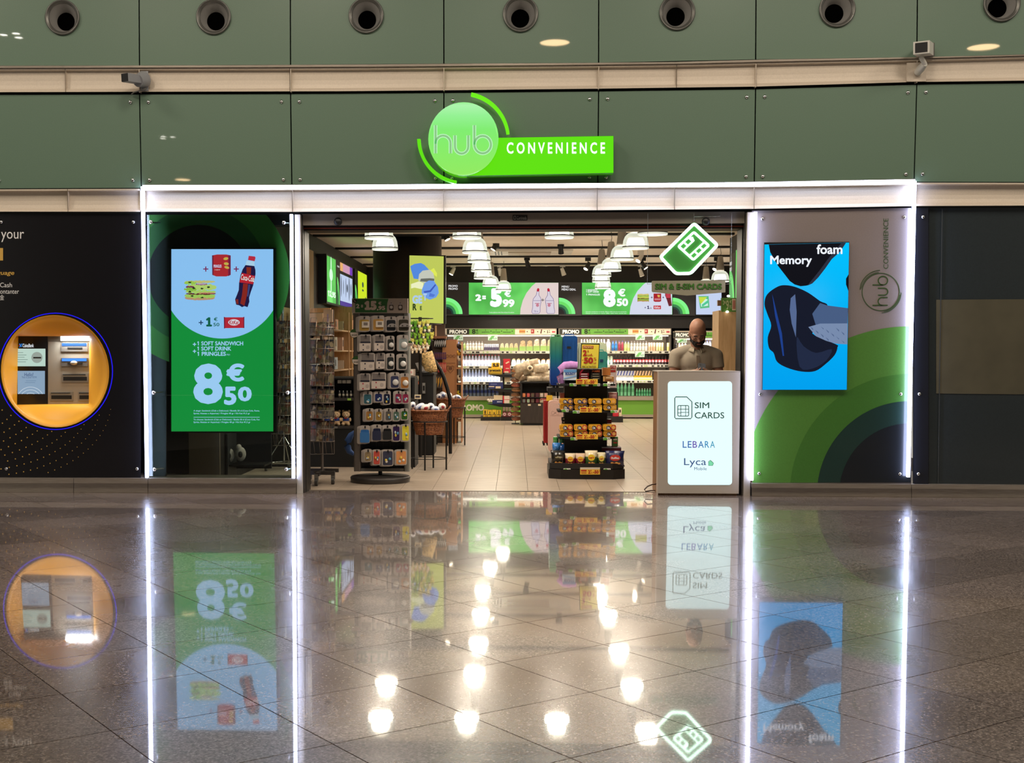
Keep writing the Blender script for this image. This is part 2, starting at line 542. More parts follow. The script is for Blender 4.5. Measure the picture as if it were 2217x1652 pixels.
# ---- hall floor : diagonal granite tiles
def poly_clip_half(pts, a, b, c):   # keep a*x+b*y<=c
    out = []
    for i in range(len(pts)):
        p, q = pts[i - 1], pts[i]
        dp = a * p[0] + b * p[1] - c; dq = a * q[0] + b * q[1] - c
        if (dp <= 0) != (dq <= 0):
            t = dp / (dp - dq); out.append((p[0] + (q[0] - p[0]) * t, p[1] + (q[1] - p[1]) * t))
        if dq <= 0: out.append(q)
    return out
THR = 0.0
fl = MB().box(-16, 16, -26, THR, -.06, -.012, M((96, 88, 82), .8, name='floor_grout'))
floor = ob('floor', fl, kind='structure', base=(0, -8, -.06))
AN = math.radians(37.2)
ub = Vector((cos(AN), sin(AN))); ua = Vector((sin(AN), -cos(AN)))   # two tile directions
TS = .557
B0, A0 = 3.02 - CD + CD, 2.52
def toxy(i, j):
    # line sets measured as distances from the camera's foot
    a = A0 + i * TS; b = B0 + j * TS
    nA = Vector((cos(AN), sin(AN))); nB = Vector((-sin(AN), cos(AN)))
    p = nA * a + nB * b
    return Vector((p.x, p.y - CD))
TEM = {}
g_ = .0022
cells = []
for i in range(-34, 30):
    for j in range(-30, 30):
        q = [toxy(i, j), toxy(i + 1, j), toxy(i + 1, j + 1), toxy(i, j + 1)]
        c = sum(q, Vector((0, 0))) / 4
        if c.y < -11.2 or c.y > THR + .4: continue
        d = c.y + CD
        if abs(c.x) > 1.2 + d * .50: continue
        cells.append((d, q, c))
cells.sort(key=lambda t: t[0])
near_mesh = None
rest = MB()
cnt = 0
for d, q, c in cells:
    pts = [(p.x - (p.x - c.x) * g_ * 2 / TS, p.y - (p.y - c.y) * g_ * 2 / TS) for p in q]
    full = all(p[1] < THR - .001 for p in pts)
    if not full:
        pts = poly_clip_half(pts, 0, 1, THR - .001)
        if len(pts) < 3: continue
    vis = d > 3.3 and abs(c.x - .1) < .3 + d * .44
    if vis and cnt < 300:
        cnt += 1
        if full and near_mesh:
            o = bpy.data.objects.new('tile', near_mesh); COL.objects.link(o); o.parent = floor
            o.location = (c.x, c.y + 8, .06); WL[o.name] = Vector((c.x, c.y, 0))
        else:
            n = len(pts)
            loc = [(x - c.x, y - c.y) for x, y in pts]
            me = bpy.data.meshes.new('tile')
            me.from_pydata([(x, y, 0) for x, y in loc] + [(x, y, -.012) for x, y in loc], [],
                           [tuple(range(n))] + [(k, k + n, (k + 1) % n + n, (k + 1) % n) for k in range(n)])
            me.materials.append(GRANITE); me.update()
            if me.polygons[0].normal.z < 0: me.flip_normals()
            if full: near_mesh = me
            o = bpy.data.objects.new('tile', me); COL.objects.link(o); o.parent = floor
            o.location = (c.x, c.y + 8, .06)
    else:
        n = len(pts)
        rest.add([(x, y, 0) for x, y in pts] + [(x, y, -.012) for x, y in pts],
                 [tuple(range(n))] + [(k, k + n, (k + 1) % n + n, (k + 1) % n) for k in range(n)], GRANITE)
if rest.v: ob('tile_field', rest, parent=floor, kind='stuff')
# ---- shop floor
sf = ob('floor', MB().box(-5.2, 4.9, THR, 13.9, -.06, -.01, M((92, 80, 70), .8, name='shop_grout')), kind='structure', base=(0, 6, -.06))
TW, TL = .3, 1.2
x0 = PX_(1073.2, 0.0, 1064)
sme = {}
restb = MB()
cnt = 0
for j in range(12):
    for i in range(-13, 15):
        xa = x0 + i * TW; xb = xa + TW; ya = THR + .004 + j * TL; yb = min(ya + TL, 13.85)
        if xb < -3.6 or xa > 4.7: continue
        d = ya + CD
        mid = (xa + xb) / 2
        vis = -2.6 - .0 < mid < 2.6 + j * .15
        if vis and cnt < 290:
            cnt += 1
            key = round(yb - ya, 3)
            if key not in sme:
                m_ = MB().box(-TW / 2 + .0015, TW / 2 - .0015, .0015, key - .0015, -.01, 0, SHOPTILE)
                sme[key] = m_.mesh('tile')
            o = bpy.data.objects.new('tile', sme[key]); COL.objects.link(o); o.parent = sf
            o.location = (mid, ya - 6, .06)
        else:
            restb.box(xa + .0015, xb - .0015, ya + .0015, yb - .0015, -.01, 0, SHOPTILE)
if restb.v: ob('tile_field', restb, parent=sf, kind='stuff')
# ---- hall ceiling, rear wall: seen only as reflections in the glass cladding
ob('ceiling', MB().box(-16, 16, -26, -.4, HALL_Z, HALL_Z + .1, M((120, 112, 100), .7, name='ceiling_paint')), kind='structure', base=(0, -10, HALL_Z))
ob('wall_rear', MB().box(-16, 16, -26.2, -26, 0, HALL_Z, M((92, 88, 80), .7, name='rear_wall_paint')), kind='structure')
# round recessed downlights of the hall: positions from their mirror images in the glass
def mirror_light(px, py, d, tint, lab, s=3.0):
    r = ray(px, py)
    t = (HALL_Z - CAM.z) / r.z
    q = CAM + r * t
    y = 2 * (YF - .012) - q.y
    o = thing('ceiling_downlight', (q.x, y, HALL_Z), lab, 'downlight', 'concourse ceiling downlights')
    ob('rim', MB().lathe([(d / 2, -.03), (d / 2 + .03, -.03), (d / 2 + .03, 0), (d / 2, 0)], (q.x, y, HALL_Z - .001), WHITE, 32, cap=False), o)
    ob('lens', MB().lathe([(0, -.016), (d / 2, -.016)], (q.x, y, HALL_Z - .001), M((10, 10, 10), emit=s, ecol=tint, name='lamp_lens'), 32, smooth=False), o)
wl = (255, 214, 160)
mirror_light(1201, 88, .45, wl, 'round warm downlight mirrored above the shop sign in the top glass row', 22)
mirror_light(2130, 98, .47, wl, 'round warm downlight mirrored in the top glass row beside the right camera', 22)
mirror_light(395, 387, .42, wl, 'round warm downlight mirrored low in the glass over the left window', 24)
for k, (a, b) in enumerate(((6, 71), (33, 68), (39, 77), (353, 293), (352, 297), (373, 294))):
    mirror_light(a, b, .13 if k < 3 else .14, (255, 250, 240), 'small white downlight, %s of three mirrored %s' % (ORD[k % 3], 'at the far left top glass' if k < 3 else 'above the left window'), 40)

# ---- facade rows (survey tables, pixel x -> pixel y)
T_lip0 = tab([(0, 142.5), (300, 142), (740, 140), (961, 138), (1296, 136), (1477, 134), (1636, 129), (1984, 124), (2217, 118)])
T_fa0 = tab([(0, 150), (740, 148), (961, 146), (1296, 143), (1477, 141), (1636, 137), (1984, 130), (2217, 123.5)])
T_fa1 = tab([(0, 201), (740, 199), (961, 197), (1296, 193.5), (1477, 191), (1636, 189), (1984, 179), (2217, 176)])
T_g1 = tab([(0, 408), (740, 405), (961, 403), (1296, 401), (1477, 400), (1636, 399), (1984, 393.5), (2217, 394)])
T_fb1 = tab([(0, 459), (640, 459.5), (961, 458), (1296, 456), (1636, 453), (1984, 447), (2217, 446)])
T_s0 = tab([(0, 1035), (640, 1037), (1300, 1041), (1628, 1047), (1984, 1049), (2217, 1051)])
T_s1 = tab([(0, 1046), (640, 1047), (1300, 1051), (1628, 1056), (1984, 1058), (2217, 1060)])
T_base = tab([(0, 1064), (640, 1066), (1628, 1075.5), (2217, 1081.4)])
J1 = [-353, -25, 302, 629, 961, 1296, 1636, 1985, 2344, 2715]
J1t = [-358, -27, 300, 628, 960.5, 1296.5, 1638, 1988, 2350, 2722]
J2b = [-346, -20, 306, 632, 961, 1294, 1633, 1979, 2335, 2703]
def zt(T, px, Y): return P(px, T(px), Y).z
wall = thing('wall_front', (0, YF, 0), kind='structure')
SUB = M((12, 14, 13), .8, name='wall_substrate')
sb = MB()
zA = P(1115, 205, YF).z
sb.box(-8.5, 8.5, YF + .20, 0.14, PZ_(486, 0), 5.6, SUB)
ob('backing', sb, wall)
GEDGE = M((30, 44, 36), .3, name='glass_edge')
def panel_quad(pxs, T0, T1, gap=1.3, y=YF, thick=.012, mat=GREENGLASS):
    """glass sheet between pixel joints; pxs = (left_top,right_top,left_bot,right_bot)"""
    a, b, c, d = pxs
    pts = [(c + gap, T1(c)), (d - gap, T1(d)), (b - gap, T0(b)), (a + gap, T0(a))]
    mb = MB()
    ppoly(mb, pts, y, mat, thick)
    return mb
# row 1 with round holes for the air nozzles
NZ = [(-192, 39), (136, 38), (463, 37), (793, 34), (1127, 31), (1466, 27), (1812, 20), (2168, 8), (2530, -6)]
RN = 37.5
T_top = tab([(0, -190), (2217, -215)])
for k in range(9):
    a, b = J1t[k], J1t[k + 1]; c, d = J1[k], J1[k + 1]
    cx, cz = (lambda q: (q.x, q.z))(P(NZ[k][0], NZ[k][1], YF))
    rad = RN * SC(YF)
    g = 1.3
    def ww(px, py): q = P(px, py, YF); return (q.x, q.z)
    corners = [ww(d - g, T_lip0(d) - .5), ww(b - g, T_top(b)), ww(a + g, T_top(a)), ww(c + g, T_lip0(c) - .5)]
    n = 40
    circ = []; outer = []
    mb = MB()
    def hit(an):
        dx, dz = cos(an), sin(an); best = None
        for i in range(4):
            (x1, z1), (x2, z2) = corners[i], corners[(i + 1) % 4]
            den = dx * (z2 - z1) - dz * (x2 - x1)
            if abs(den) < 1e-9: continue
            t = ((x1 - cx) * (z2 - z1) - (z1 - cz) * (x2 - x1)) / den
            s_ = ((x1 - cx) * dz - (z1 - cz) * dx) / den
            if t > 0 and -1e-6 <= s_ <= 1 + 1e-6 and (best is None or t < best): best = t
        return (cx + dx * best, cz + dz * best)
    angs = sorted([2 * pi * i / n for i in range(n)] + [math.atan2(z - cz, x - cx) % (2 * pi) for x, z in corners])
    for an in angs:
        circ.append((cx + rad * cos(an), YF, cz + rad * sin(an)))
        o_ = hit(an); outer.append((o_[0], YF, o_[1]))
    m_ = len(angs)
    mb.add(circ + outer, [(i, (i + 1) % m_, m_ + (i + 1) % m_, m_ + i) for i in range(m_)], GREENGLASS)
    vs2 = [(x, YF + .012, z) for x, y, z in outer]
    mb.add(outer + vs2, [(i, i + m_, (i + 1) % m_ + m_, (i + 1) % m_) for i in range(m_)], GEDGE)
    pan = ob('panel', mb, wall)
    lab = 'round grey air nozzle, %s from the left along the top glass row' % ORD[max(k - 1, 0)]
    if k in (0, 8): continue
    nz = thing('air_nozzle', (cx, YF, cz - rad), lab, 'air nozzle', 'round air nozzles in the top glass row')
    R90 = []
    def ringy(mb, prof, m, n=40, ox=0, oz=0):
        vs = []
        for j, (r, y) in enumerate(prof):
            f = j / max(len(prof) - 1, 1)
            for i in range(n):
                an = 2 * pi * i / n
                vs.append((cx + ox * f + r * cos(an), y, cz + oz * f + r * sin(an)))
        fs = [(j * n + i, j * n + (i + 1) % n, (j + 1) * n + (i + 1) % n, (j + 1) * n + i) for j in range(len(prof) - 1) for i in range(n)]
        return mb.add(vs, fs, m, True)
    ob('rim', ringy(MB(), [(rad, YF + .01), (rad + .002, YF - .018), (rad - .008, YF - .022), (rad - .014, YF - .012), (rad - .024, YF - .012), (rad - .03, YF + .0)], M((96, 96, 92), .35, .5, name='nozzle_rim')), nz)
    ob('bowl', ringy(MB(), [(rad - .028, YF + .0), (rad * .8, YF + .012), (rad * .66, YF + .05), (rad * .52, YF + .1)], M((150, 149, 146), .4, .2, name='nozzle_bowl'), ox=-.003 + .0015 * (k - 4), oz=-.012), nz)
    mo = MB()
    n_ = 32
    mo.add([(cx + rad * .53 * cos(2 * pi * i / n_), YF + .098, cz - .012 + rad * .53 * sin(2 * pi * i / n_)) for i in range(n_)], [tuple(range(n_))], M((3, 3, 3), .9, spec=0, name='nozzle_mouth_black'))
    ob('mouth', mo, nz)
# row 2 glass
for k in range(9):
    o = ob('panel', panel_quad((J1[k], J1[k + 1], J2b[k], J2b[k + 1]), lambda x: T_fa1(x) + 4.5, T_g1), wall)
    for (bx, f) in ((J1[k] + 19.5, 0), (J1[k + 1] - 19.5, 0), (J2b[k] + 18, 1), (J2b[k + 1] - 18, 1)):
        by = T_fa1(bx) + 21 if f == 0 else T_g1(bx) - 16.5
        if bx < -30 or bx > 2250: continue
        q = P(bx, by, YF)
        b_ = MB(); b_.ell((q.x, YF - .004, q.z), (.017, .012, .017), CHROME, 12, 6)
        bo = ob('bolt', b_, wall)
        bo.parent = o; bo.location = (0, 0, 0)
# metal channels
BEIGE = M((198, 186, 170), .45, .15, name='champagne_metal', noise_=.05, nscale=90)
def channel(name, pa, pb, T0, T1, lip=.05, inner=.06, parent=wall, litlip=None):
    """trough profile between two survey lines: top lip, recessed face, outward-curved foot"""
    n = max(1, int((pb - pa) / 110))
    prof = [(-lip, 1.0), (-lip, .93), (inner * .4, .90), (inner, .75), (inner, .5), (inner * .6, .32), (0, .16), (-lip * .8, .05), (-lip, .0)]
    vs = []; fs = []
    for i in range(n + 1):
        px = lerp(pa, pb, i / n)
        z1 = zt(T0, px, YF); z0 = zt(T1, px, YF); x = P(px, (T0(px) + T1(px)) / 2, YF).x
        for (dy, f) in prof: vs.append((x, YF + dy, lerp(z0, z1, f)))
    m_ = len(prof)
    for i in range(n):
        for j in range(m_ - 1):
            fs.append((i * m_ + j, i * m_ + j + 1, (i + 1) * m_ + j + 1, (i + 1) * m_ + j))
    mb = MB().add(vs, fs, BEIGE)
    for i in (0, n):
        mb.add(vs[i * m_:(i + 1) * m_], [tuple(range(m_))], BEIGE)
    return ob(name, mb, parent)
for a, b in ((-300, 143.5), (144.5, 628.5), (629.5, 960.5), (961.5, 1296), (1296.6, 1463.5), (1464.5, 1635.5), (1636.5, 1984.5), (1985, 2344)):
    channel('panel', a, b, T_fa0, T_fa1, .03, .006)
for a, b in ((-300, 149), (150, 306), (316, 634), (635, 960.5), (961, 1292), (1293, 1459), (1460, 1631), (1632, 1977), (1980, 2344)):
    channel('panel', a, b, lambda x: T_g1(x) + 3, T_fb1, .035, .012)
lipm = MB()
for i in range(12):
    pa, pb = -300 + i * 220, -300 + (i + 1) * 220 + .5
    q = [P(pa, T_lip0(pa), YF), P(pb, T_lip0(pb), YF), P(pb, T_fa0(pb) - .3, YF), P(pa, T_fa0(pa) - .3, YF)]
    lipm.add([(q[0].x, YF - .002, q[0].z), (q[1].x, YF - .002, q[1].z), (q[1].x, YF - .05, q[1].z - .012), (q[0].x, YF - .05, q[0].z - .012),
              (q[3].x, YF - .05, q[3].z), (q[2].x, YF - .05, q[2].z), (q[2].x, YF, q[2].z), (q[3].x, YF, q[3].z)],
             [(0, 1, 2, 3), (3, 2, 5, 4), (4, 5, 6, 7)], STEEL)
ob('ledge', lipm, wall, label='brushed steel lip along the upper channel')
# small joint stubs in the channel above the panels (thin upright fins)
fin = MB()
for px in (302, 629.5, 961, 1296, 1636, 1984.8):
    q0, q1 = P(px, T_fa0(px), YF - .03), P(px, T_fa1(px), YF - .03)
    fin.box(q1.x - .003, q1.x + .003, YF - .034, YF + .03, q1.z, q0.z, BEIGE)
ob('fin', fin, wall, kind='stuff')
# ---- base plinth and sill
def strip(name, pa, pb, T0, T1, y0, y1, m, step=200, parent=wall, label=None):
    mb = MB(); n = max(1, int((pb - pa) / step))
    for i in range(n):
        a, b = lerp(pa, pb, i / n), lerp(pa, pb, (i + 1) / n)
        q = [P(a, T1(a), y0), P(b, T1(b), y0), P(b, T0(b), y0), P(a, T0(a), y0)]
        k = max(.0, min(q[0].z, q[1].z))
        mb.prism([(q[0].x, max(q[0].z, 0.001)), (q[1].x, max(q[1].z, .001)), (q[2].x, q[2].z), (q[3].x, q[3].z)], y0, y1, m)
    return ob(name, mb, parent, label=label)
for a, b in ((-300, 159), (160, 320), (321, 641), (1628, 1973), (1974, 2344)):
    strip('kick_plate', a, b, lambda x: T_s1(x), lambda x: T_base(x) + 6, YF - .03, YF + .3, STEEL, 400)
    strip('sill', a, b, T_s0, T_s1, YF - .06, YF + .3, STEEL, 400)
# ================================================================== LED FRAME
LEDM = M((10, 10, 10), .4, emit=19.0, ecol=(212, 224, 255), name='led_tube')
LEDV = M((10, 10, 10), .4, emit=18, ecol=(200, 212, 255), name='led_tube_cool')
YL = YF - .07
led = thing('led_light_strip', (P(1115, 400, YL).x, YL, P(1115, 400, YL).z - .02), 'cold white glowing light strip framing the top and both ends of the shopfront', 'light strip')
def ledh(pa, pb, T, wd, name='light_strip'):
    n = 12; mb = MB()
    for i in range(n):
        a, b = lerp(pa, pb, i / n), lerp(pa, pb, (i + 1) / n)
        q = [P(a, T(a) + wd / 2, YL), P(b, T(b) + wd / 2, YL), P(b, T(b) - wd / 2, YL), P(a, T(a) - wd / 2, YL)]
        mb.prism([(v.x, v.z) for v in q], YL, YL + .03, LEDM)
    return ob(name, mb, led)
T_led = tab([(312, 404.5), (640, 404.5), (961, 402.5), (1296, 400.5), (1477, 400), (1636, 398), (1980, 392)])
ledh(309, 1981, T_led, 6.8)
mb = MB()
for i in range(12):
    a, b = lerp(308, 1982, i / 12), lerp(308, 1982, (i + 1) / 12)
    q = [P(a, T_led(a) - 3.6, YL), P(b, T_led(b) - 3.6, YL)]
    mb.prism([(q[0].x, q[0].z), (q[1].x, q[1].z), (q[1].x, q[1].z + .005), (q[0].x, q[0].z + .005)], YL - .004, YF - .001, ALU)
ob('spill_shield', mb, led)  # added cap that keeps the strip's light off the panels above
def ledv(par, px, py0, py1, wd=6.2, pym=None):
    x = P(px, 740, YL).x; w2 = wd / 2 * SC(YL)
    z1 = P(px, py0, YL).z; z0 = P(px, py1, YL).z
    return ob('light_strip', MB().box(x - w2, x + w2, YL, YL + .03, z0, z1, LEDV), par)
ledv(led, 313, 404, 1034)
ledv(led, 1973.5, 392, 1033)
il = thing('led_light_strip', (P(632.5, 740, YL).x, YL, .12), 'glowing upright light strip between the left shop window and the doorway', 'light strip')
ledv(il, 632.5, 464, 1035)
ir = thing('led_light_strip', (P(1632, 740, YL).x, YL, .1), 'glowing upright light strip between the doorway and the right picture panel', 'light strip')
ledv(ir, 1632, 459, 1040)
# ================================================================== HUB SIGN
GRN = (96, 226, 12)
YS = YF - .16
s = P(1130, 381, YS)
hub = thing('shop_sign', (s.x, YS, s.z), 'round bright green hub sign with a long green bar reading CONVENIENCE', 'sign')
bar = MB()
pts = [P(a, b, YS) for a, b in ((1010, 381), (1328.5, 374.5), (1328.5, 294), (1040, 298.5))]
bar.prism([(q.x, q.z) for q in pts], YS + .002, YS + .13, M((20, 60, 5), .4, emit=.16, ecol=GRN, name='sign_side'))
ppoly(bar, [(1010, 380.5), (1328, 374), (1328, 294.5), (1040, 299)], YS, E(GRN, 1.0), .004)
ob('bar', bar, hub)
ob('lettering', ptext(MB(), 'C O N V E N I E N C E', 1097, 308, 1310, 333, YS - .004, E((235, 255, 232), 1.3), bold=.03), hub)
dc = MB()
c0 = P(1003.5, 302, YS); rd = 75.5 * SC(YS)
n = 48
def disc_ring(mb, prof, ms):
    vs = []
    for r, y in prof:
        for i in range(n): vs.append((c0.x + r * cos(2 * pi * i / n), y, c0.z + r * 1.03 * sin(2 * pi * i / n)))
    for j in range(len(prof) - 1):
        mb.add(vs[j * n:(j + 2) * n], [(i, (i + 1) % n, n + (i + 1) % n, n + i) for i in range(n)], ms[j], True)
    mb.add(vs[-n:], [tuple(range(n))], ms[-1])
def _disc(nt, b):
    tc = nd(nt, 'ShaderNodeTexCoord'); sp = nd(nt, 'ShaderNodeSeparateXYZ'); nt.links.new(tc.outputs['Object'], sp.inputs[0])
    mr = nd(nt, 'ShaderNodeMapRange'); mr.inputs[1].default_value = -.02; mr.inputs[2].default_value = .66
    nt.links.new(sp.outputs['Z'], mr.inputs[0])
    c = ramp(nt, mr.outputs[0], [(0, (150, 238, 98)), (.3, (140, 240, 105)), (.62, (130, 240, 115)), (.8, (150, 245, 150)), (.93, (176, 248, 176)), (1, (128, 238, 108))])
    nt.links.new(c, b.inputs['Emission Color']); b.inputs['Emission Strength'].default_value = .95
    b.inputs['Base Color'].default_value = (0, .02, 0, 1); b.inputs['Roughness'].default_value = .3
DISC = texmat('sign_disc_face', _disc)
SD = M((20, 60, 5), .4, emit=.5, ecol=GRN, name='sign_rim')
disc_ring(dc, [(rd, YS + .13), (rd, YS - .03), (rd * .985, YS - .042), (rd * .95, YS - .05)], [SD, DISC, DISC, DISC])
ob('disc', dc, hub)
# hub letters: engraved single-line lettering
YD = YS - .053
def hubglyph(mb, Y, m, wd, F):
    """strokes in a unit frame u 0..1 (942..1064), v 0..1 (332..270) mapped by F"""
    st = [[(0, 1), (0, 0)], [(.0, .34)] + [(.135 + .135 * cos(a), .36 + .27 * sin(a)) for a in [pi - i * pi / 10 for i in range(11)]] + [(.27, 0)],
          [(.35, .64), (.35, .25)] + [(.47 + .12 * cos(a), .24 + .25 * sin(a)) for a in [pi + i * pi / 10 for i in range(11)]] + [(.59, .64)],
          [(.70, 1), (.70, .31)] + [(.85 + .15 * cos(a), .31 + .31 * sin(a)) for a in [pi + i * 2 * pi / 24 for i in range(25)]]]
    for p in st:
        ribbon(mb, [F(u, v) for u, v in p], wd, Y, m)
    return mb
Fh = lambda u, v: (lerp(943, 1063, u), lerp(332, 271, v))
ob('lettering', hubglyph(MB(), YD, E((196, 252, 200), 1.0), 7.5, Fh), hub, label='pale rim of the hub lettering')
ob('lettering', hubglyph(MB(), YD - .003, M((130, 180, 140), .3, .0, emit=.45, ecol=(120, 200, 130), name='letter_fill'), 4.6, Fh), hub)
ar = MB()
ribbon(ar, arc(1001, 301, 99.5, 79, 7, 24), 7, YS + .03, E((110, 240, 20), 1.0), .06)
ob('arc', ar, hub)
ar = MB()
ribbon(ar, arc(1003, 299, 96.5, 181, 261, 24), 7, YS + .03, E((96, 228, 16), 1.0), .06)
ob('arc', ar, hub)
# ================================================================== LOWER FACADE LEFT: cash machine
def quadpx(a, b, T0, T1):     # pixel quad between survey lines
    return [(a, T1(a)), (b, T1(b)), (b, T0(b)), (a, T0(a))]
def bolt(par, px, py, Y=YF, r=.016):
    q = P(px, py, Y)
    return ob('bolt', MB().ell((q.x, Y - .006, q.z), (r, .012, r), CHROME, 12, 6), par, label='shiny domed bolt')
atm = thing('cash_machine_panel', (P(150, 1040, YF).x, YF, .13), 'black wall panel with a round orange recess holding a cash machine', 'cash machine')
cx, cz = (lambda q: (q.x, q.z))(P(120, 804, YF)); rx, rz = 121.5 * SC(YF), 124 * SC(YF)
L_, R_ = -330, 305
corners = [(lambda q: (q.x, q.z))(P(a, b, YF)) for a, b in ((R_, T_s0(R_)), (R_, T_fb1(R_) + 4), (L_, T_fb1(L_) + 4), (L_, T_s0(L_)))]
def hole_panel(cx, cz, rx, rz, corners, y, m, n=56):
    def hit(an):
        dx, dz = cos(an), sin(an); best = None
        for i in range(4):
            (x1, z1), (x2, z2) = corners[i], corners[(i + 1) % 4]
            den = dx * (z2 - z1) - dz * (x2 - x1)
            if abs(den) < 1e-9: continue
            t = ((x1 - cx) * (z2 - z1) - (z1 - cz) * (x2 - x1)) / den
            s_ = ((x1 - cx) * dz - (z1 - cz) * dx) / den
            if t > 0 and -1e-6 <= s_ <= 1 + 1e-6 and (best is None or t < best): best = t
        return (cx + dx * best, y, cz + dz * best)
    angs = sorted([2 * pi * i / n for i in range(n)] + [math.atan2(z - cz, x - cx) % (2 * pi) for x, z in corners])
    k = len(angs)
    ci = [(cx + rx * cos(a), y, cz + rz * sin(a)) for a in angs]
    return MB().add(ci + [hit(a) for a in angs], [(i, (i + 1) % k, k + (i + 1) % k, k + i) for i in range(k)], m)
BPAN = M((20, 19, 22), .22, name='black_gloss_panel', noise_=.25, nscale=120)
ob('panel', hole_panel(cx, cz, rx, rz, corners, YF, BPAN), atm)
# funnel: circle to rectangle
ORG = M((222, 158, 38), .4, name='orange_plastic')
n = 64
YI = YF + .26
rc = [(lambda q: (q.x, q.z))(P(a, b, YI)) for a, b in ((200, 874), (202, 728), (40, 728), (37, 876))]
rcx = sum(p[0] for p in rc) / 4; rcz = sum(p[1] for p in rc) / 4
def hitr(an):
    dx, dz = cos(an), sin(an); best = None
    for i in range(4):
        (x1, z1), (x2, z2) = rc[i], rc[(i + 1) % 4]
        den = dx * (z2 - z1) - dz * (x2 - x1)
        if abs(den) < 1e-9: continue
        t = ((x1 - rcx) * (z2 - z1) - (z1 - rcz) * (x2 - x1)) / den
        s_ = ((x1 - rcx) * dz - (z1 - rcz) * dx) / den
        if t > 0 and -1e-6 <= s_ <= 1 + 1e-6 and (best is None or t < best): best = t
    return (rcx + dx * best, rcz + dz * best)
angs = sorted([2 * pi * i / n for i in range(n)] + [math.atan2(z - rcz, x - rcx) % (2 * pi) for x, z in rc])
k = len(angs)
vs = [(cx + rx * cos(a), YF - .012, cz + rz * sin(a)) for a in angs]
vs += [(cx + rx * .955 * cos(a), YF - .004, cz + rz * .955 * sin(a)) for a in angs]
LV = ((.06, .02), (.3, .05), (.6, .09), (.85, .13), (1, .16), (1, .26))
for u_, dy in LV: vs += [(lerp(cx + rx * .955 * cos(a), hitr(a)[0], u_), YF + dy, lerp(cz + rz * .955 * sin(a), hitr(a)[1], u_)) for a in angs]
ob('recess', MB().add(vs, [(j * k + i, j * k + (i + 1) % k, (j + 1) * k + (i + 1) % k, (j + 1) * k + i) for j in range(7) for i in range(k)], ORG, True), atm)
halo = MB()
ribbon(halo, [(120 + 123.5 * cos(t), 804 - 126 * sin(t)) for t in [i * 2 * pi / 64 for i in range(65)]], 1.7, YF - .004, E((34, 26, 240), 1.2), .003)
ob('halo_strip', halo, atm, label='thin glowing blue ring')
ATMG = M((150, 140, 124), .4, .1, name='machine_metal')
face = MB()
prect(face, 30, 715, 215, 890, YI + .004, M((120, 110, 96), .45, .3, name='machine_face'), .02)
ob('face_plate', face, atm)
def app(name, parent, *items, Y=YI, label=None):
    """part from pixel boxes: (x0,y0,x1,y1,mat,dy)"""
    mb = MB()
    for it in items:
        x0, y0, x1, y1, m = it[:5]; dy = it[5] if len(it) > 5 else 0
        prect(mb, x0, y0, x1, y1, Y - dy, m, max(dy, .002))
    return ob(name, mb, parent, label=label)
app('fascia', atm, (37, 727, 103, 877, M((22, 20, 22), .3, name='machine_black'), .003))
app('panel', atm, (104, 740, 202, 877, ATMG, .004))
app('lamp', atm, (131, 728, 191, 738, E((245, 252, 255), 3.2), .03), label='white light bar')
light('AREA', P(160, 733, YI - .05), 6, (.9, .95, 1), .25, rot=(0, 0, 0), name='machine_light', sizey=.05)
app('screen', atm, (37, 755, 98, 793, E((214, 240, 228), .8), .006), (37, 757, 98, 793, E((206, 236, 222), .78), .007))
prn = MB()
ptext(prn, 'CaixaBank', 49, 744, 73, 752, YI - .008, E((235, 240, 245), .9), bold=.02)
ribbon(prn, [(42, 744), (47, 751)], 1.6, YI - .008, E((40, 130, 220), .9)); ribbon(prn, [(48, 744), (42, 752)], 1.6, YI - .008, E((40, 130, 220), .9)); ribbon(prn, [(41, 747.5), (45, 747.5)], 1.6, YI - .008, E((200, 60, 60), .9))
for i, y in enumerate((763, 768, 773, 778, 783)): prect(prn, 38, y, 50 + (i * 7) % 11, y + 1, YI - .009, E((120, 150, 140), .7))
ppoly(prn, circ_px(80, 774, 12, 24), YI - .009, E((170, 182, 172), .75))
prect(prn, 72, 773, 89, 776, YI - .011, M((12, 12, 12), .4, name='slot'))
ob('print', prn, atm)
app('screen', atm, (38, 803, 97, 853, E((150, 178, 205), .8), .006))
prn = MB()
ptext(prn, 'Hello!', 53, 807, 72, 815, YI - .008, E((40, 66, 120), .8))
ptext(prn, 'This is your ATM', 47, 815, 79, 820, YI - .008, E((70, 96, 140), .8))
for a, b, c in ((56, 824, 78), (54, 828, 76)): prect(prn, a, b, c, b + .8, YI - .008, E((110, 140, 170), .8))
for r in (30, 24, 17): ribbon(prn, clip(arc(66, 868, r, 150, 30, 14, ry=r), 38, 800, 97, 853), 1.2, YI - .008, E((210, 226, 240), .8))
ob('print', prn, atm)
DS = M((30, 28, 26), .4, name='slot_dark')
BL = E((70, 140, 255), 1.3)
for y, hh in ((742, 19), (775, 18)):
    app('card_module', atm, (132, y, 190, y + hh, M((120, 112, 102), .4, .5, name='module'), .014), (134, y + 1, 187, y + 7, BL, .017), (146, y + 10, 178, y + 13, DS, .018), Y=YI)
pin = MB().ell(P(160, 786, YI - .02), (.035, .03, .022), M((190, 185, 175), .3, .6, name='reader_nose'), 12, 8)
ob('card_reader', pin, atm)
for x0, y0, x1, y1 in ((134, 808, 191, 828), (108, 848, 158, 868), (169, 848, 201, 868)):
    app('slot', atm, (x0, y0, x1, y1, M((165, 156, 142), .35, .6, name='slot_frame'), .01), (x0 + 3, y0 + 8, x1 - 3, y1 - 4, DS, .012), (x0 + 2, y0 + 2, x1 - 6, y0 + 4, CHROME, .014))
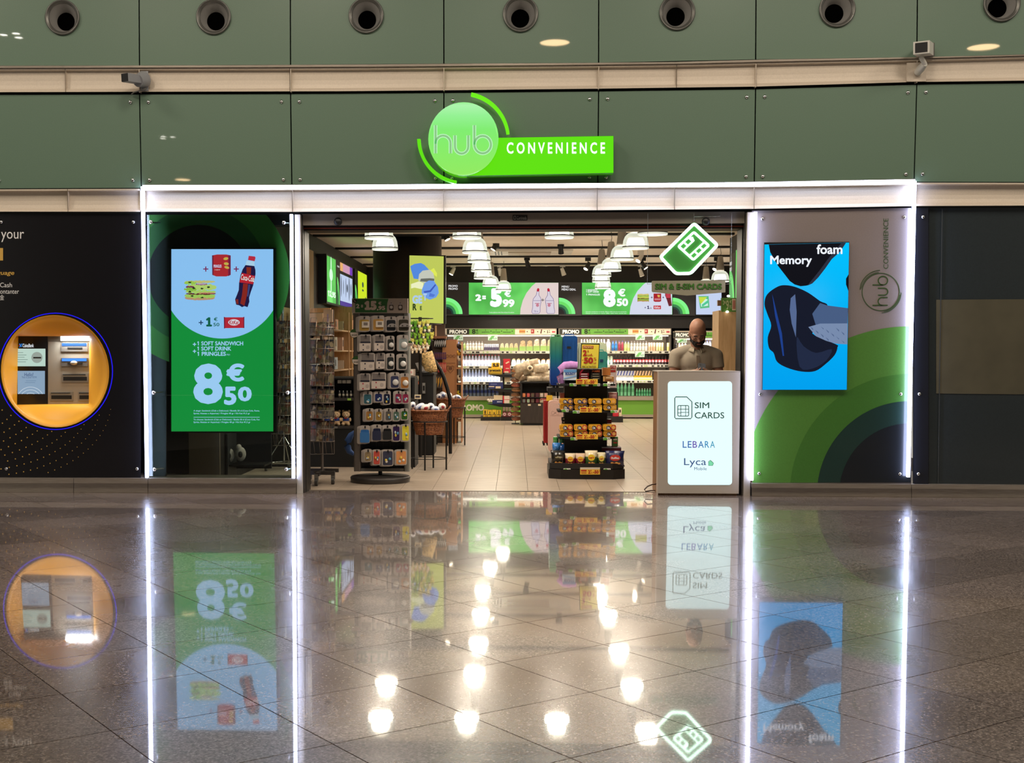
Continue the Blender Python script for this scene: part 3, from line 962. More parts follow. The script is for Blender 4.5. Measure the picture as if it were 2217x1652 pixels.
# printed words and dots
pr = MB()
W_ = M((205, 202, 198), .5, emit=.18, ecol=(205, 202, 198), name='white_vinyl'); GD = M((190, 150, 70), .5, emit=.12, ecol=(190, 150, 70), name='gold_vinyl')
ptext(pr, 's your', -14, 502, 52, 524, YF - .003, W_)
ptext(pr, 'any language', -52, 586, 31, 598, YF - .003, GD, bold=.02, shear=.2)
ptext(pr, 'Cash', 0, 612, 26, 622, YF - .003, W_)
ptext(pr, 'Kontanter', -7, 626, 41, 636, YF - .003, W_)
ptext(pr, '\u73fe\u91d1', -11, 638, 9, 650, YF - .003, W_)
ob('lettering', pr, atm)
ob('print', prect(MB(), -60, 537, 6.5, 564, YF - .003, GD), atm, label='flat gold block')
dots = MB()
for r in range(26):
    rad_ = 20 + r * 9.5
    for k in range(int(rad_ * .12) + 3):
        a = math.radians(1 + k * (900 / rad_) + r * 2)
        x = -40 + rad_ * 1.5 * cos(a) * 1.15; y = 1045 - rad_ * .98 * sin(a) ** 1.0
        if a > pi / 2 + .2 or not (2 < x < 298 and 885 < y < 1028): continue
        if math.hypot(x - 120, (y - 804)) < 130: continue
        q = circ_px(x, y, max(.55, 1.5 - x * .0035), 6)
        ppoly(dots, q, YF - .003, GD)
ob('dot_pattern', dots, atm, kind='stuff')
for a, b in ((3, 481), (289, 481), (14, 1015), (297, 1015)): bolt(atm, a, b)
# ================================================================== LEFT WINDOW
XW0, XW1 = 318, 633
win = thing('window_1', (P(476, 1036, YF).x, YF, .14), kind='structure')
gl = MB(); ppoly(gl, quadpx(XW0, XW1, lambda x: T_fb1(x) + 6, T_s0), YF, GLASS, .012); ob('pane', gl, win)
for k, (r, c) in enumerate(((197, (66, 136, 52)), (148, (44, 102, 46)), (110, (12, 15, 14)))):
    mb = MB()
    p = clip(circ_px(430, 597, r, 72), XW0 + 3, 465, 627, 1030)
    ppoly(mb, p, YF + .135 + (.006 - .002 * k), M(c, .5, name='vinyl_print', spec=.3), .001)
    ob('vinyl', mb, win)
# darker backing below the vinyl (inner lining of the display window)
mb = MB(); prect(mb, XW0 + 2, 740, 360, 1034, YF + .15, M((16, 17, 20), .5, name='window_lining'), .01)
ob('lining', mb, win)
def fitting(px, py, par):
    q = P(px, py, YF)
    mb = MB().ell((q.x, YF - .01, q.z), (.018, .014, .018), CHROME, 12, 6)
    mb.tube([(q.x, YF + .01, q.z), (q.x + .03, YF + .1, q.z)], .008, CHROME)
    mb.tube([(q.x, YF + .03, q.z), (q.x + .07, YF + .06, q.z + .004)], .006, CHROME)
    ob('glass_fitting', mb, par)
for a, b in ((327, 481), (615, 482), (333, 850), (623, 850), (335, 1016), (620, 1016)): fitting(a, b, win)
# screen
YV = YF + .05
scn = thing('advertising_screen', (P(481, 935, YV).x, YV, P(481, 935, YV).z), 'upright lit screen in the left window with sandwich, soft drink and large 8 euro 50', 'screen')
mb = MB()
q0, q1 = P(368.5, 937, YV), P(595, 536.5, YV)
mb.box(q0.x, q1.x, YV + .003, YV + .07, q0.z, q1.z, BLACK)
ob('housing', mb, scn)
SG = E((24, 146, 64), 1.15); SB = E((152, 196, 255), 1.22)
mb = MB(); prect(mb, 371, 539.5, 591.5, 934, YV, SG, .002); ob('screen_face', mb, scn)
mb = MB(); ppoly(mb, [(371, 539.5)] + [(481 + 130 * 1.0 * cos(t), 603 + 130 * sin(t)) for t in [math.radians(148 - i * 116 / 28) for i in range(29)]] + [(591.5, 539.5)], YV - .002, SB); ob('picture', mb, scn, label='pale blue field with curved foot')
def ad_products(mb, F, Y, k=1.0, s=1.0):
    """sandwich, can, bottle and chocolate bar drawn by F: photo pixels of the big screen -> pixel position here"""
    def pp(pts, c, dy=0): ppoly(mb, [F(*p) for p in pts], Y - dy, E(c, k), .001)
    def tx(t, x0, y0, x1, y1, c, dy, bold=.02, shear=0):
        a = F(x0, y0); b = F(x1, y1); ptext(mb, t, a[0], a[1], b[0], b[1], Y - dy, E(c, k), bold, shear)
    # can
    pp([(459, 553), (470, 551), (490, 551), (499.5, 553), (499.5, 595), (490, 598.5), (468, 598.5), (459.5, 595)], (190, 42, 52))
    pp([(494, 552), (499.5, 553), (499.5, 595), (494, 598)], (128, 34, 70), .001)
    pp([(459, 553), (462, 552.5), (462, 596.5), (459.5, 595)], (120, 30, 60), .001)
    tx('PRINGLES', 462.5, 573, 479.5, 579.5, (225, 215, 255), .002, .03)
    tx('original', 464.5, 583, 476, 585.5, (240, 220, 225), .002)
    for cxx, cyy, aa in ((490, 571, .3), (489, 560, -.5), (491, 579, .9)):
        pp([(cxx + 5.5 * cos(t + aa), cyy + 3.2 * sin(t + aa * 1.4)) for t in [i * 2 * pi / 12 for i in range(12)]], (228, 172, 74), .0015)
        pp([(cxx + 3 * cos(t + aa), cyy + 1.6 * sin(t + aa * 1.4)) for t in [i * 2 * pi / 10 for i in range(10)]], (196, 190, 90), .002)
    # bottle
    B = lambda x, y: (360 + x / 7.868, 530 + y / 7.868)
    pp([B(1350, 345), B(1500, 362), B(1518, 430), B(1520, 500), B(1500, 600), B(1480, 690), B(1440, 800), B(1410, 900), B(1415, 970), B(1385, 1062), B(1330, 1045), B(1290, 1062), B(1240, 1030), B(1190, 1020), B(1172, 930), B(1205, 850), B(1235, 770), B(1240, 650), B(1265, 520), B(1300, 420)], (36, 24, 70))
    pp([B(1365, 380), B(1445, 385), B(1440, 500), B(1370, 500)], (150, 44, 30), .001)
    pp([B(1310, 660), B(1390, 665), B(1375, 850), B(1330, 1040), B(1260, 1000), B(1290, 850)], (150, 40, 34), .001)
    pp([B(1180, 930), B(1225, 925), B(1230, 1010), B(1195, 1005)], (140, 40, 40), .001)
    pp([B(1400, 675), B(1430, 680), B(1400, 880), B(1375, 880)], (70, 70, 130), .001)
    pp([B(1370, 268), B(1500, 282), B(1502, 362), B(1350, 345)], (190, 215, 250), .0005)
    pp([B(1405, 188), B(1510, 200), B(1520, 222), B(1505, 280), B(1392, 258)], (204, 44, 70), .001)
    pp([B(1288, 478), B(1512, 530), B(1478, 672), B(1244, 640)], (205, 36, 52), .001)
    vs_, fs_ = text_pts('Coca-Cola', .015, shear=.35)
    a0 = min(v[0] for v in vs_); a1 = max(v[0] for v in vs_); c0_ = min(v[1] for v in vs_); c1_ = max(v[1] for v in vs_)
    out = []
    for a, c in vs_:
        u = (a - a0) / (a1 - a0); v = (c - c0_) / (c1_ - c0_)
        q = F(*B(1272 + 225 * u, 595 + 42 * u - 98 * v)); out.append(P(q[0], q[1], Y - .0022))
    mb.add(out, fs_, E((250, 240, 245), k))
    # sandwich
    S_ = lambda x, y: (360 + x / 7.868, 530 + y / 7.868)
    def blob(x0, x1, yc, h, c, dy, seed, wav=10, n=22):
        rnd = random.Random(seed); top = []; bot = []
        for i in range(n + 1):
            t = i / n; x = lerp(x0, x1, t); e = (sin(pi * t)) ** .35
            top.append((x, yc - h / 2 * e + rnd.uniform(-wav, wav) * e)); bot.append((x, yc + h / 2 * e + rnd.uniform(-wav, wav) * e))
        pp([S_(*p) for p in top + bot[::-1]], c, dy)
    blob(310, 830, 905, 80, (206, 150, 120), .0, 1, 4)
    blob(305, 840, 870, 80, (176, 205, 96), .0008, 2, 14)
    blob(330, 850, 835, 34, (110, 52, 50), .0012, 3, 6)
    blob(320, 850, 800, 60, (186, 210, 110), .0016, 4, 12)
    blob(540, 850, 822, 20, (214, 130, 110), .002, 5, 4)
    blob(340, 860, 720, 110, (196, 214, 118), .0022, 6, 16)
    blob(330, 480, 720, 36, (130, 40, 90), .0024, 7, 6)
    blob(300, 520, 760, 50, (150, 190, 70), .0026, 8, 14)
    blob(500, 700, 672, 30, (150, 60, 120), .0026, 9, 5); blob(520, 680, 668, 12, (228, 200, 228), .003, 19, 2)
    blob(310, 840, 630, 46, (214, 196, 130), .0024, 10, 6)
    blob(300, 520, 650, 50, (170, 205, 84), .0032, 11, 14)
    for i, (x, y) in enumerate(((400, 640), (470, 740), (610, 745), (440, 870), (610, 900), (720, 720), (400, 800))):
        blob(x - 26, x + 26, y, 26, (40, 50, 26), .0036, 30 + i, 7, 8)
    # bar
    pp([(484.5, 686), (488, 687), (526, 687), (529, 685.5), (529, 710.5), (525, 710), (488, 710.5), (485, 711.5)], (200, 40, 58), 0)
    pp([(484.5, 686), (487, 687), (487, 710.5), (485, 711.5)], (130, 30, 60), .001); pp([(527, 687), (529, 685.5), (529, 710.5), (527, 710)], (130, 30, 60), .001)
    pp(circ_px(506.5, 698, 12.5, 20, 6.8), (240, 225, 245), .001)
    tx('KitKat', 496, 693.5, 517, 702.5, (200, 30, 50), .002, .03, .2)
DG = E((20, 110, 84), .9); NV = E((50, 40, 90), .9); LB = E((170, 205, 255), 1.25); WH = E((232, 244, 255), 1.1)
mb = MB(); ad_products(mb, lambda x, y: (x, y), YV - .005, 1.15); ob('picture', mb, scn, label='sandwich, red can, bottle and wrapped bar')
mb = MB()
def plus(mb, x, y, r, m, Y, w_=2.2):
    prect(mb, x - r, y - w_ / 2, x + r, y + w_ / 2, Y, m); prect(mb, x - w_ / 2, y - r, x + w_ / 2, y + r, Y - .0004, m)
PR = E((150, 30, 90), .9)
plus(mb, 445.5, 582.5, 5.5, PR, YV - .006); plus(mb, 511.5, 582.5, 5.5, PR, YV - .006); plus(mb, 435, 698.5, 4.8, E((40, 70, 110), .9), YV - .006)
ptext(mb, '1', 446, 687, 459, 707, YV - .006, DG, bold=.05); ptext(mb, '\u20ac', 463, 687, 471, 695, YV - .006, DG, bold=.02); ptext(mb, '50', 462, 699, 475, 706.5, YV - .006, DG, bold=.015)
plus(mb, 421, 745.5, 3.6, LB, YV - .006, 1.8); plus(mb, 421, 760.5, 3.6, LB, YV - .006, 1.8)
for t, x0, x1, y in (('1 SOFT SANDWICH', 427, 526.5, 739), ('1 SOFT DRINK', 427, 500.5, 750.2), ('1 PRINGLES', 427, 489, 761.5)): ptext(mb, t, x0, y, x1, y + 9, YV - .006, LB, bold=.03)
ptext(mb, '(40gr)', 490, 766, 498, 770, YV - .006, LB)
ptext(mb, '8', 418.5, 787, 482.5, 875, YV - .006, LB, bold=.045)
ptext(mb, '\u20ac', 490, 787, 529, 826, YV - .006, LB, bold=.05)
ptext(mb, '5', 485, 837, 512, 877, YV - .006, LB, bold=.05); ptext(mb, '0', 515, 837, 545, 869, YV - .006, LB, bold=.05)
for y, t, x1 in ((887.5, 'A elegir: Sandwich (Club o Delicioso) / Botella 50 cl (Coca Cola, Fanta,', 562), (893.3, 'Sprite, Nestea o Aquarius) / Pringles 40 gr / Kit Kat 41,5 gr', 541), (906.6, 'To choose: Sandwich (Club or Delicioso) / Bottle 50 cl (Coca Cola, Fan', 562), (912.3, 'Sprite, Nestea or Aquarius) / Pringles 40 gr / Kit Kat 41,5 gr', 542)):
    ptext(mb, t, 419, y, x1, y + 4.4, YV - .006, LB, bold=.012)
prect(mb, 419, 903, 562, 903.9, YV - .006, LB)
ob('lettering', mb, scn)
# ================================================================== RIGHT PICTURE PANEL
pn = thing('picture_panel', (P(1800, 1046, YF).x, YF, .1), 'large grey panel with concentric green quarter circles and an upright hub logo', 'panel')
XA, XB = 1628, 1973
mb = MB(); ppoly(mb, quadpx(XA, XB, lambda x: T_fb1(x) + 3, T_s0), YF, M((134, 124, 122), .3, name='grey_vinyl', coat=.6, noise_=.04, nscale=100), .01); ob('sheet', mb, pn)
for k, (r, c) in enumerate(((363, (78, 128, 52)), (260, (62, 112, 42)), (201, (24, 52, 46)), (153, (16, 22, 28)))):
    mb = MB(); p = clip(circ_px(1970, 1069.6, r, 120), XA + 1, 400, XB - 1, 1045); ppoly(mb, p, YF - .003 - .0015 * k, M(c, .35, coat=.5, name='green_vinyl', noise_=.06, nscale=90), .001); ob('vinyl', mb, pn)
GV = M((52, 78, 34), .4, name='dark_green_vinyl')
mb = MB()
ribbon(mb, circ_px(1907, 632, 40.5, 48), 1.5, YF - .004, GV, closed=True)
ribbon(mb, arc(1907, 630, 45, 176, 92, 20), 1.3, YF - .004, GV); ribbon(mb, arc(1907, 632, 43, 170, 96, 20), 1.0, YF - .004, GV)
ribbon(mb, arc(1906, 632, 45.5, -2, -86, 20), 1.3, YF - .004, GV); ribbon(mb, arc(1906, 632, 43, -8, -80, 20), 1.0, YF - .004, GV)
Fv = lambda u, v: (lerp(1922, 1889, v), lerp(661, 598, u))
hubglyph(mb, YF - .004, GV, 2.3, Fv)
ob('logo', mb, pn)
ob('lettering', ptext(MB(), 'CONVENIENCE', 1912.5, 473, 1923.5, 582, YF - .004, GV, bold=-.005, turn=1), pn)
for a, b in ((1650, 474), (1958, 470), (1645, 854), (1950, 853), (1643, 1025), (1948, 1026)): bolt(pn, a, b)
YR = YF - .045
sr = thing('advertising_screen', (P(1744, 845, YR).x, YR, P(1744, 845, YR).z), 'upright bright blue screen on the right showing a dark boot and the words Memory foam', 'screen')
Q_ = lambda x, y: (1640 + x / 4.7206, 510 + y / 4.7206)
fr_ = [Q_(70, 70), Q_(938, 64), Q_(914, 1578), Q_(50, 1578)]
mb = MB(); ppoly(mb, [fr_[3], fr_[2], fr_[1], fr_[0]], YR + .004, BLACK, .024); ob('housing', mb, sr)
def _blue(nt, b):
    tc = nd(nt, 'ShaderNodeTexCoord'); sp = nd(nt, 'ShaderNodeSeparateXYZ'); nt.links.new(tc.outputs['Object'], sp.inputs[0])
    mr = nd(nt, 'ShaderNodeMapRange'); mr.inputs[1].default_value = 0; mr.inputs[2].default_value = 1.4
    nt.links.new(sp.outputs['Z'], mr.inputs[0])
    nt.links.new(ramp(nt, mr.outputs[0], [(0, (0, 160, 238)), (.5, (0, 178, 245)), (1, (0, 196, 255))]), b.inputs['Emission Color'])
    b.inputs['Emission Strength'].default_value = 1.0; b.inputs['Base Color'].default_value = (0, 0, .01, 1); b.inputs['Roughness'].default_value = .1
BLUE = texmat('blue_screen', _blue)
def qp(mb, pts, m, dy): return ppoly(mb, [Q_(*p) for p in pts], YR - dy, m, .001)
mb = MB(); qp(mb, [(72, 92), (936, 72), (912, 1576), (52, 1576)], BLUE, 0); ob('screen_face', mb, sr)
mb = MB()
K1 = E((8, 10, 20), 1); K2 = E((16, 22, 40), 1)
def spline(pts, n=5):
    out = []
    for i in range(len(pts)):
        p0, p1, p2, p3 = pts[i - 1], pts[i], pts[(i + 1) % len(pts)], pts[(i + 2) % len(pts)]
        for k in range(n):
            t = k / n
            out.append(tuple(.5 * (2 * p1[j] + (p2[j] - p0[j]) * t + (2 * p0[j] - 5 * p1[j] + 4 * p2[j] - p3[j]) * t * t + (3 * p1[j] - p0[j] - 3 * p2[j] + p3[j]) * t ** 3) for j in (0, 1)))
    return out
qp(mb, [(115, 92), (900, 74), (840, 160), (760, 230), (690, 330), (620, 420), (560, 490), (500, 512), (440, 518), (380, 500), (330, 465), (280, 400), (210, 310), (170, 240), (130, 170)], K1, .002)
qp(mb, [(860, 74), (905, 74), (845, 165), (760, 240), (690, 340), (620, 430), (560, 490), (510, 512), (560, 450), (640, 350), (720, 240)], E((42, 46, 62), 1), .003)
qp(mb, [(932, 395), (905, 440), (905, 500), (930, 570)], K1, .002)
ob('picture', mb, sr, label='dark boot toe at the top')
mb = MB()
qp(mb, spline([(210, 520), (300, 508), (400, 530), (520, 585), (640, 670), (720, 720), (700, 900), (560, 1000), (800, 1110), (818, 1140), (790, 1220), (700, 1310), (590, 1385), (450, 1390), (300, 1350), (200, 1290), (165, 1200), (118, 1150), (105, 1040), (140, 920), (100, 800), (72, 700), (100, 600)], 4), K2, .002)
qp(mb, [(640, 690), (716, 715), (926, 742), (920, 900), (700, 905), (600, 930), (560, 800)], E((70, 92, 130), 1), .0026)
qp(mb, [(520, 935), (640, 900), (920, 898), (918, 1112), (800, 1105), (700, 1075), (600, 1030)], E((118, 138, 172), 1), .0032)
qp(mb, [(340, 640), (385, 600), (400, 780), (392, 1040), (350, 900), (330, 760)], E((84, 104, 146), 1), .003)
qp(mb, [(150, 600), (162, 640), (205, 820), (250, 1000), (272, 1230), (258, 1230), (225, 1020), (180, 820)], E((26, 62, 140), 1), .0034)
qp(mb, spline([(400, 1040), (470, 1130), (600, 1200), (760, 1160), (700, 1280), (560, 1360), (430, 1340)], 3), E((30, 40, 66), 1), .0028)
for i in range(26):
    x = 535 + (i * 53) % 370; y = 925 + (i * 37) % 170
    if y > 940 + (x - 535) * .3 + 60: continue
    qp(mb, [(x, y), (x + 34, y + 26), (x + 30, y + 34)], E((84, 104, 140), 1), .0038)
ob('picture', mb, sr, label='dark boot heel with grey ankle')
mb = MB()
ptext(mb, 'Memory', *Q_(130, 205), *Q_(556, 320), YR - .006, E((240, 246, 255), 1.0), bold=.03)
ptext(mb, 'foam', *Q_(604, 90), *Q_(868, 190), YR - .006, E((240, 246, 255), 1.0), bold=.03)
ob('lettering', mb, sr)
# ---- far right shutter window
dk = thing('window_2', (P(2100, 1048, YF).x, YF, .1), kind='structure')
mb = MB(); ppoly(mb, quadpx(1980, 2010, lambda x: T_fb1(x) + 3, T_s0), YF - .01, M((16, 18, 26), .4, name='dark_jamb'), .05); o_ = ob('jamb', mb, dk)
for a, b in ((1998, 470), (1990, 853), (1988, 1026)): bolt(dk, a, b, YF - .012)
DGL = M((40, 47, 50), .3, coat=.5, name='dark_glass', noise_=.1, nscale=80)
mb = MB(); ppoly(mb, quadpx(2011, 2344, lambda x: T_fb1(x) + 4, T_s0), YF + .02, DGL, .02); ob('pane', mb, dk)
mb = MB(); ppoly(mb, [(2027, 852), (2344, 855), (2344, 647), (2027, 649)], YF + .014, M((80, 76, 60), .45, name='painted_reflection', noise_=.12, nscale=4), .004); ob('reflection_panel', mb, dk, label='olive panel painted as a reflection')  # lighter olive sheet stands in for a reflection in the dark glass
mb = MB(); ribbon(mb, [(2040, 452), (2031, 1046)], 1.6, YF + .01, M((62, 66, 66), .4, name='seam'), .004); ob('seam', mb, dk)
# ================================================================== DOORWAY
dr = thing('door_1', (0, -.05, 0), kind='structure')
DY = -.12
def vpost(name, px0, px1, y0, y1, m, py=770, zt_=None, par=dr, z0=0.0):
    a, b = P(px0, py, y0).x, P(px1, py, y0).x
    return ob(name, MB().box(a, b, y0, y1, z0, zt_ or PZ_(462, y0), m), par)
vpost('jamb', 640.5, 652, YF - .02, .1, M((186, 182, 176), .4, .15, name='jamb_grey'))
vpost('jamb', 652, 657.5, YF + .04, .1, GREYD)
vpost('jamb', 657.5, 661, YF + .1, .1, BLACK)
vpost('jamb', 1614, 1628, YF - .02, .1, M((170, 160, 148), .4, .15, name='jamb_beige'))
vpost('jamb', 1608, 1614, YF + .05, .1, GREYD)
vpost('jamb', 1603, 1608, YF + .1, .1, BLACK)
xa, xb = P(652, 470, YF).x, P(1614, 470, YF).x
HDR = M((120, 112, 104), .42, .1, name='header_metal')
ob('header', MB().box(xa, xb, YF + .05, .12, PZ_(485.5, YF + .05), PZ_(461, YF + .05), HDR), dr)
ob('track', MB().box(xa, xb, YF + .1, .1, PZ_(490.8, YF + .1), PZ_(485.5, YF + .1) + .001, BLACK), dr)
ob('seal', MB().box(xa, xb, YF + .09, .08, PZ_(493.4, YF + .09), PZ_(491.2, YF + .09), M((130, 44, 26), .5, name='red_seal')), dr)
ob('track', MB().box(xa, xb, YF + .1, .1, PZ_(497, YF + .1), PZ_(493.2, YF + .1), BLACK), dr)
for cxp in (732, 1528):
    q = P(cxp, 480, YF + .05)
    mb = MB().lathe([(.036, 0), (.036, .012), (.02, .022), (0, .024)], (0, 0, 0), BLACK, 20)
    for i, v in enumerate(mb.v): mb.v[i] = Vector((q.x + v.x, YF + .05 - v.z, q.z + v.y))
    ob('sensor', mb, dr, label='small black round motion sensor')
mb = MB(); prect(mb, 1110, 465.5, 1142, 477, YF + .045, BLACK, .005)
ptext(mb, 'Cortinada', 1119, 468, 1140, 475, YF + .043, M((150, 150, 145), .5, name='badge_letters'))
for a in ((1112, 467.5, 1117, 468.5), (1112, 474, 1117, 475), (1112, 467.5, 1113, 475), (1116, 467.5, 1117, 475)): prect(mb, *a, YF + .043, M((150, 150, 145), .5, name='badge_letters'))
ob('badge', mb, dr)
mb = MB().box(xa, P(1614, 1066, 0).x, -.0005, .02, -.005, .004, STEEL); ob('threshold', mb, dr)
# ================================================================== SHOP SHELL
YB = 12.88
ZC = PZ_(577, YB)
XL = PX_(797, YB)
XR = 3.05
WBLK = M((17, 15, 15), .55, name='shop_black_wall')
ob('wall_left', MB().box(XL - .3, XL, .5, 13.9, 0, ZC + .05, WBLK), kind='structure')
cap = MB().box(XL - .302, XL + .002, .47, .5, 0, 1.6, M((120, 104, 88), .6, name='wall_end')); ob('trim_1', cap, kind='structure')
ob('wall_back', MB().box(XL - .3, 5.0, 13.7, 13.9, 0, ZC + .05, WBLK), kind='structure')
ob('wall_right', MB().box(XR + .08, XR + .3, .14, 6.9, 0, ZC + .05, WBLK), kind='structure')
ob('wall_right', MB().box(4.75, 4.95, 6.9, 13.9, 0, ZC + .05, WBLK), kind='structure')
ob('wall_right', MB().box(XR + .08, 4.95, 6.85, 6.95, 0, ZC + .05, WBLK), kind='structure')
ob('wall_side', MB().box(-5.2, XL - .3, 1.6, 1.7, 0, ZC, M((22, 24, 28), .4, name='side_room_wall')), kind='structure')
ob('wall_side', MB().box(-5.2, -5.1, .14, 1.7, 0, ZC, WBLK), kind='structure')
ob('ceiling', MB().box(-5.2, 4.95, .14, 13.9, ZC, ZC + .05, M((248, 238, 224), .8, name='shop_ceiling_paint')), kind='structure')
bulk = MB().box(XL, 4.75, YB - .02, 13.7, PZ_(711, YB), ZC - .001, M((24, 21, 20), .5, name='bulkhead_black'))
ob('bulkhead', bulk, kind='structure')
# column
cq = P(882, 560, 6.67)
ob('column', MB().lathe([(.5, 0), (.5, ZC - .001)], (cq.x, 6.67, 0), M((30, 25, 23), .5, name='column_brown'), 48), kind='structure')
# ceiling tracks
for i, py in enumerate((508, 536, 555, 571)):
    t = (ZC - CH) * (CD + 0) ; Yt = YF_(762 + (762 - py) * CH / (ZC - CH))
    tr = ob('ceiling_track', MB().box(XL + .02, 4.7 if Yt > 6.9 else XR, Yt, Yt + .11, ZC - .03, ZC - .001, BLACKM), kind='structure')
TRK = [YF_(762 + (762 - py) * CH / (ZC - CH)) for py in (508, 536, 555, 571)]
# ---- lamps
def spotlamp(px, py, Y, white, aim, lab):
    q = P(px, py, Y); c = WHITE if white else BLACK
    o = thing('track_spotlight', (q.x, Y, ZC), lab, 'spotlight', 'track spotlights on the shop ceiling')
    ob('mount', MB().box(q.x - .05, q.x + .05, Y - .02, Y + .02, ZC - .07, ZC - .002, c).tube([(q.x, Y, ZC - .07), (q.x, Y, q.z + .02)], .008, c), o)
    d = Vector(aim).normalized(); a = Vector((q.x, Y, q.z)) - d * .05; b = a + d * .14
    ob('head', MB().tube([a, a + d * .05, b], [.032, .036, .045], c, 14), o)
    e = b + d * .001
    u = d.cross(Vector((0, 0, 1))).normalized() if abs(d.z) < .99 else Vector((1, 0, 0)); v = d.cross(u)
    n = 14
    ob('lens', MB().add([e + u * .04 * cos(2 * pi * i / n) + v * .04 * sin(2 * pi * i / n) for i in range(n)], [tuple(range(n))], E((255, 236, 205), 9)), o)
    l = light('SPOT', e + d * .01, 95, (1, .86, .68), .03, spot=1.9, blend=.7, name='spot_light', parent=o)
    l.rotation_euler = d.to_track_quat('-Z', 'Y').to_euler()
sp = [(963, 507, TRK[0] + .05, 0, (.5, -.2, -1), 'black track spotlight above the yellow lit poster'),
      (1074, 530, TRK[1] - .6, 0, (-.6, -.2, -1), 'black track spotlight tilted left, beside the left pendant row'),
      (1214, 537, TRK[1] - .4, 0, (.1, .5, -1), 'black track spotlight hanging under the middle pendant lamp'),
      (1141, 567, TRK[2] + .2, 0, (.3, .4, -1), 'black track spotlight above the green 2 = 5,99 screen'),
      (981, 585, TRK[3] + .1, 1, (-.5, -.2, -1), 'white track spotlight left of the back screens'),
      (1082, 586, TRK[3] + .1, 1, (.3, .2, -1), 'white track spotlight behind the left pendant row'),
      (1218, 586, TRK[3] + .1, 1, (.35, .2, -1), 'white track spotlight above the bottle picture'),
      (1273, 574, TRK[2] + .4, 0, (-.6, -.5, -1), 'lit black track spotlight left of the right pendant row'),
      (1387, 557, TRK[2] - .9, 1, (-.7, -.6, -1), 'white track spotlight right of the right pendant row'),
      (1392, 572, TRK[2] + .4, 0, (.7, -.3, -1), 'black track spotlight right of the right pendant row, tilted right'),
      (1387, 588, TRK[3] + .1, 1, (.35, .1, -1), 'white track spotlight under a black one by the right pendant row'),
      (1552, 575, TRK[2] + .5, 0, (-.6, -.5, -1), 'lit spotlight behind the glowing card sign')]
for s_ in sp: spotlamp(*s_)
def _lamp():
    m = bpy.data.materials.new('lamp_glass'); m.use_nodes = True; nt = m.node_tree; nt.nodes.clear()
    out = nd(nt, 'ShaderNodeOutputMaterial'); mx = nd(nt, 'ShaderNodeMixShader'); tr = nd(nt, 'ShaderNodeBsdfTransparent'); em = nd(nt, 'ShaderNodeEmission')
    lw = nd(nt, 'ShaderNodeLayerWeight'); lw.inputs[0].default_value = .35
    mr = nd(nt, 'ShaderNodeMapRange'); mr.inputs[3].default_value = .34; mr.inputs[4].default_value = .85
    nt.links.new(lw.outputs['Facing'], mr.inputs[0]); nt.links.new(mr.outputs[0], mx.inputs[0])
    em.inputs[0].default_value = rgb((246, 248, 226)); em.inputs[1].default_value = 1.0
    nt.links.new(tr.outputs[0], mx.inputs[1]); nt.links.new(em.outputs[0], mx.inputs[2]); nt.links.new(mx.outputs[0], out.inputs[0])
    return m
LG = _lamp()
LGI = M((40, 40, 38), .3, emit=17, ecol=(255, 240, 216), name='lamp_inner')
LR = M((60, 58, 52), .3, .3, name='lamp_band')
ZR = CH + 1.117
def pendant(px, py, wpx, lab, grp):
    S = wpx / .285                     # px per metre
    d = FPX / S
    x = (px - 1115) / S
    Y = d - CD
    Y = max(.55, Y)
    o = thing('pendant_lamp', (x, Y, ZR), lab, 'pendant lamp', grp)
    R = .1425
    c = (x, Y, ZR)
    sh_ = ob('shade', MB().lathe([(R, 0), (R, .022), (R * .985, .05), (R * .93, .095), (R * .82, .135), (R * .62, .165), (R * .4, .18)], c, LG, 28, cap=False), o)
    ob('band', MB().lathe([(R + .002, .018), (R + .003, .024), (R + .001, .03)], c, LR, 28), sh_)
    ob('diffuser', MB().lathe([(0, .003), (R * .93, .002)], c, M((40, 40, 38), .3, emit=2.2, ecol=(255, 250, 232), name='lamp_diffuser'), 24), o)
    ob('inner_shade', MB().lathe([(R * .70, .03), (R * .66, .08), (R * .55, .118)], c, LGI, 20), sh_)
    ob('neck', MB().lathe([(R * .42, .178), (R * .46, .2), (R * .3, .40), (.03, .41)], c, M((160, 154, 144), .5, .1, name='lamp_neck'), 20), o)
    ob('cord', MB().tube([(x, Y, ZR + .41), (x + .01, Y, ZR + .46), (x, Y, ZC)], .004, BLACK, 5), o)
    light('AREA', (x, Y, ZR - .012), 13, (1, .88, .72), .24, name='pendant_light', parent=o)
for i, (px, py, w_) in enumerate(((1011, 517, 62), (1028, 547, 54), (1037, 572, 49), (1042, 590, 44), (1046, 606, 40), (1062.5, 622, 36), (1090, 632, 33.5))):
    pendant(px, py, w_, 'glowing glass bell pendant, %s from the doorway in the left row' % ORD[i], 'pendant lamps of the left row')
for i, (px, py, w_) in enumerate(((1410, 513, 64), (1372, 549, 56), (1343, 571, 50), (1320, 590, 44), (1300, 603, 41), (1299, 617, 38), (1303, 630, 34.5))):
    pendant(px, py, w_, 'glowing glass bell pendant, %s from the doorway in the right row' % ORD[i], 'pendant lamps of the right row')
pendant(821, 518, 62, 'glowing glass bell pendant nearest the doorway before the dark column', 'pendant lamps by the column')
pendant(834, 535, 56, 'glowing glass bell pendant overlapping the dark column, behind another one', 'pendant lamps by the column')
pendant(1209, 516, 62, 'single glowing glass bell pendant in the middle of the doorway', None)
pendant(1552, 606, 38, 'glass bell pendant over the SIM board beside the right wall screen', 'pendant lamps behind the SIM board')
pendant(1522, 611, 34, 'glass bell pendant half hidden by the glowing card sign', 'pendant lamps behind the SIM board')
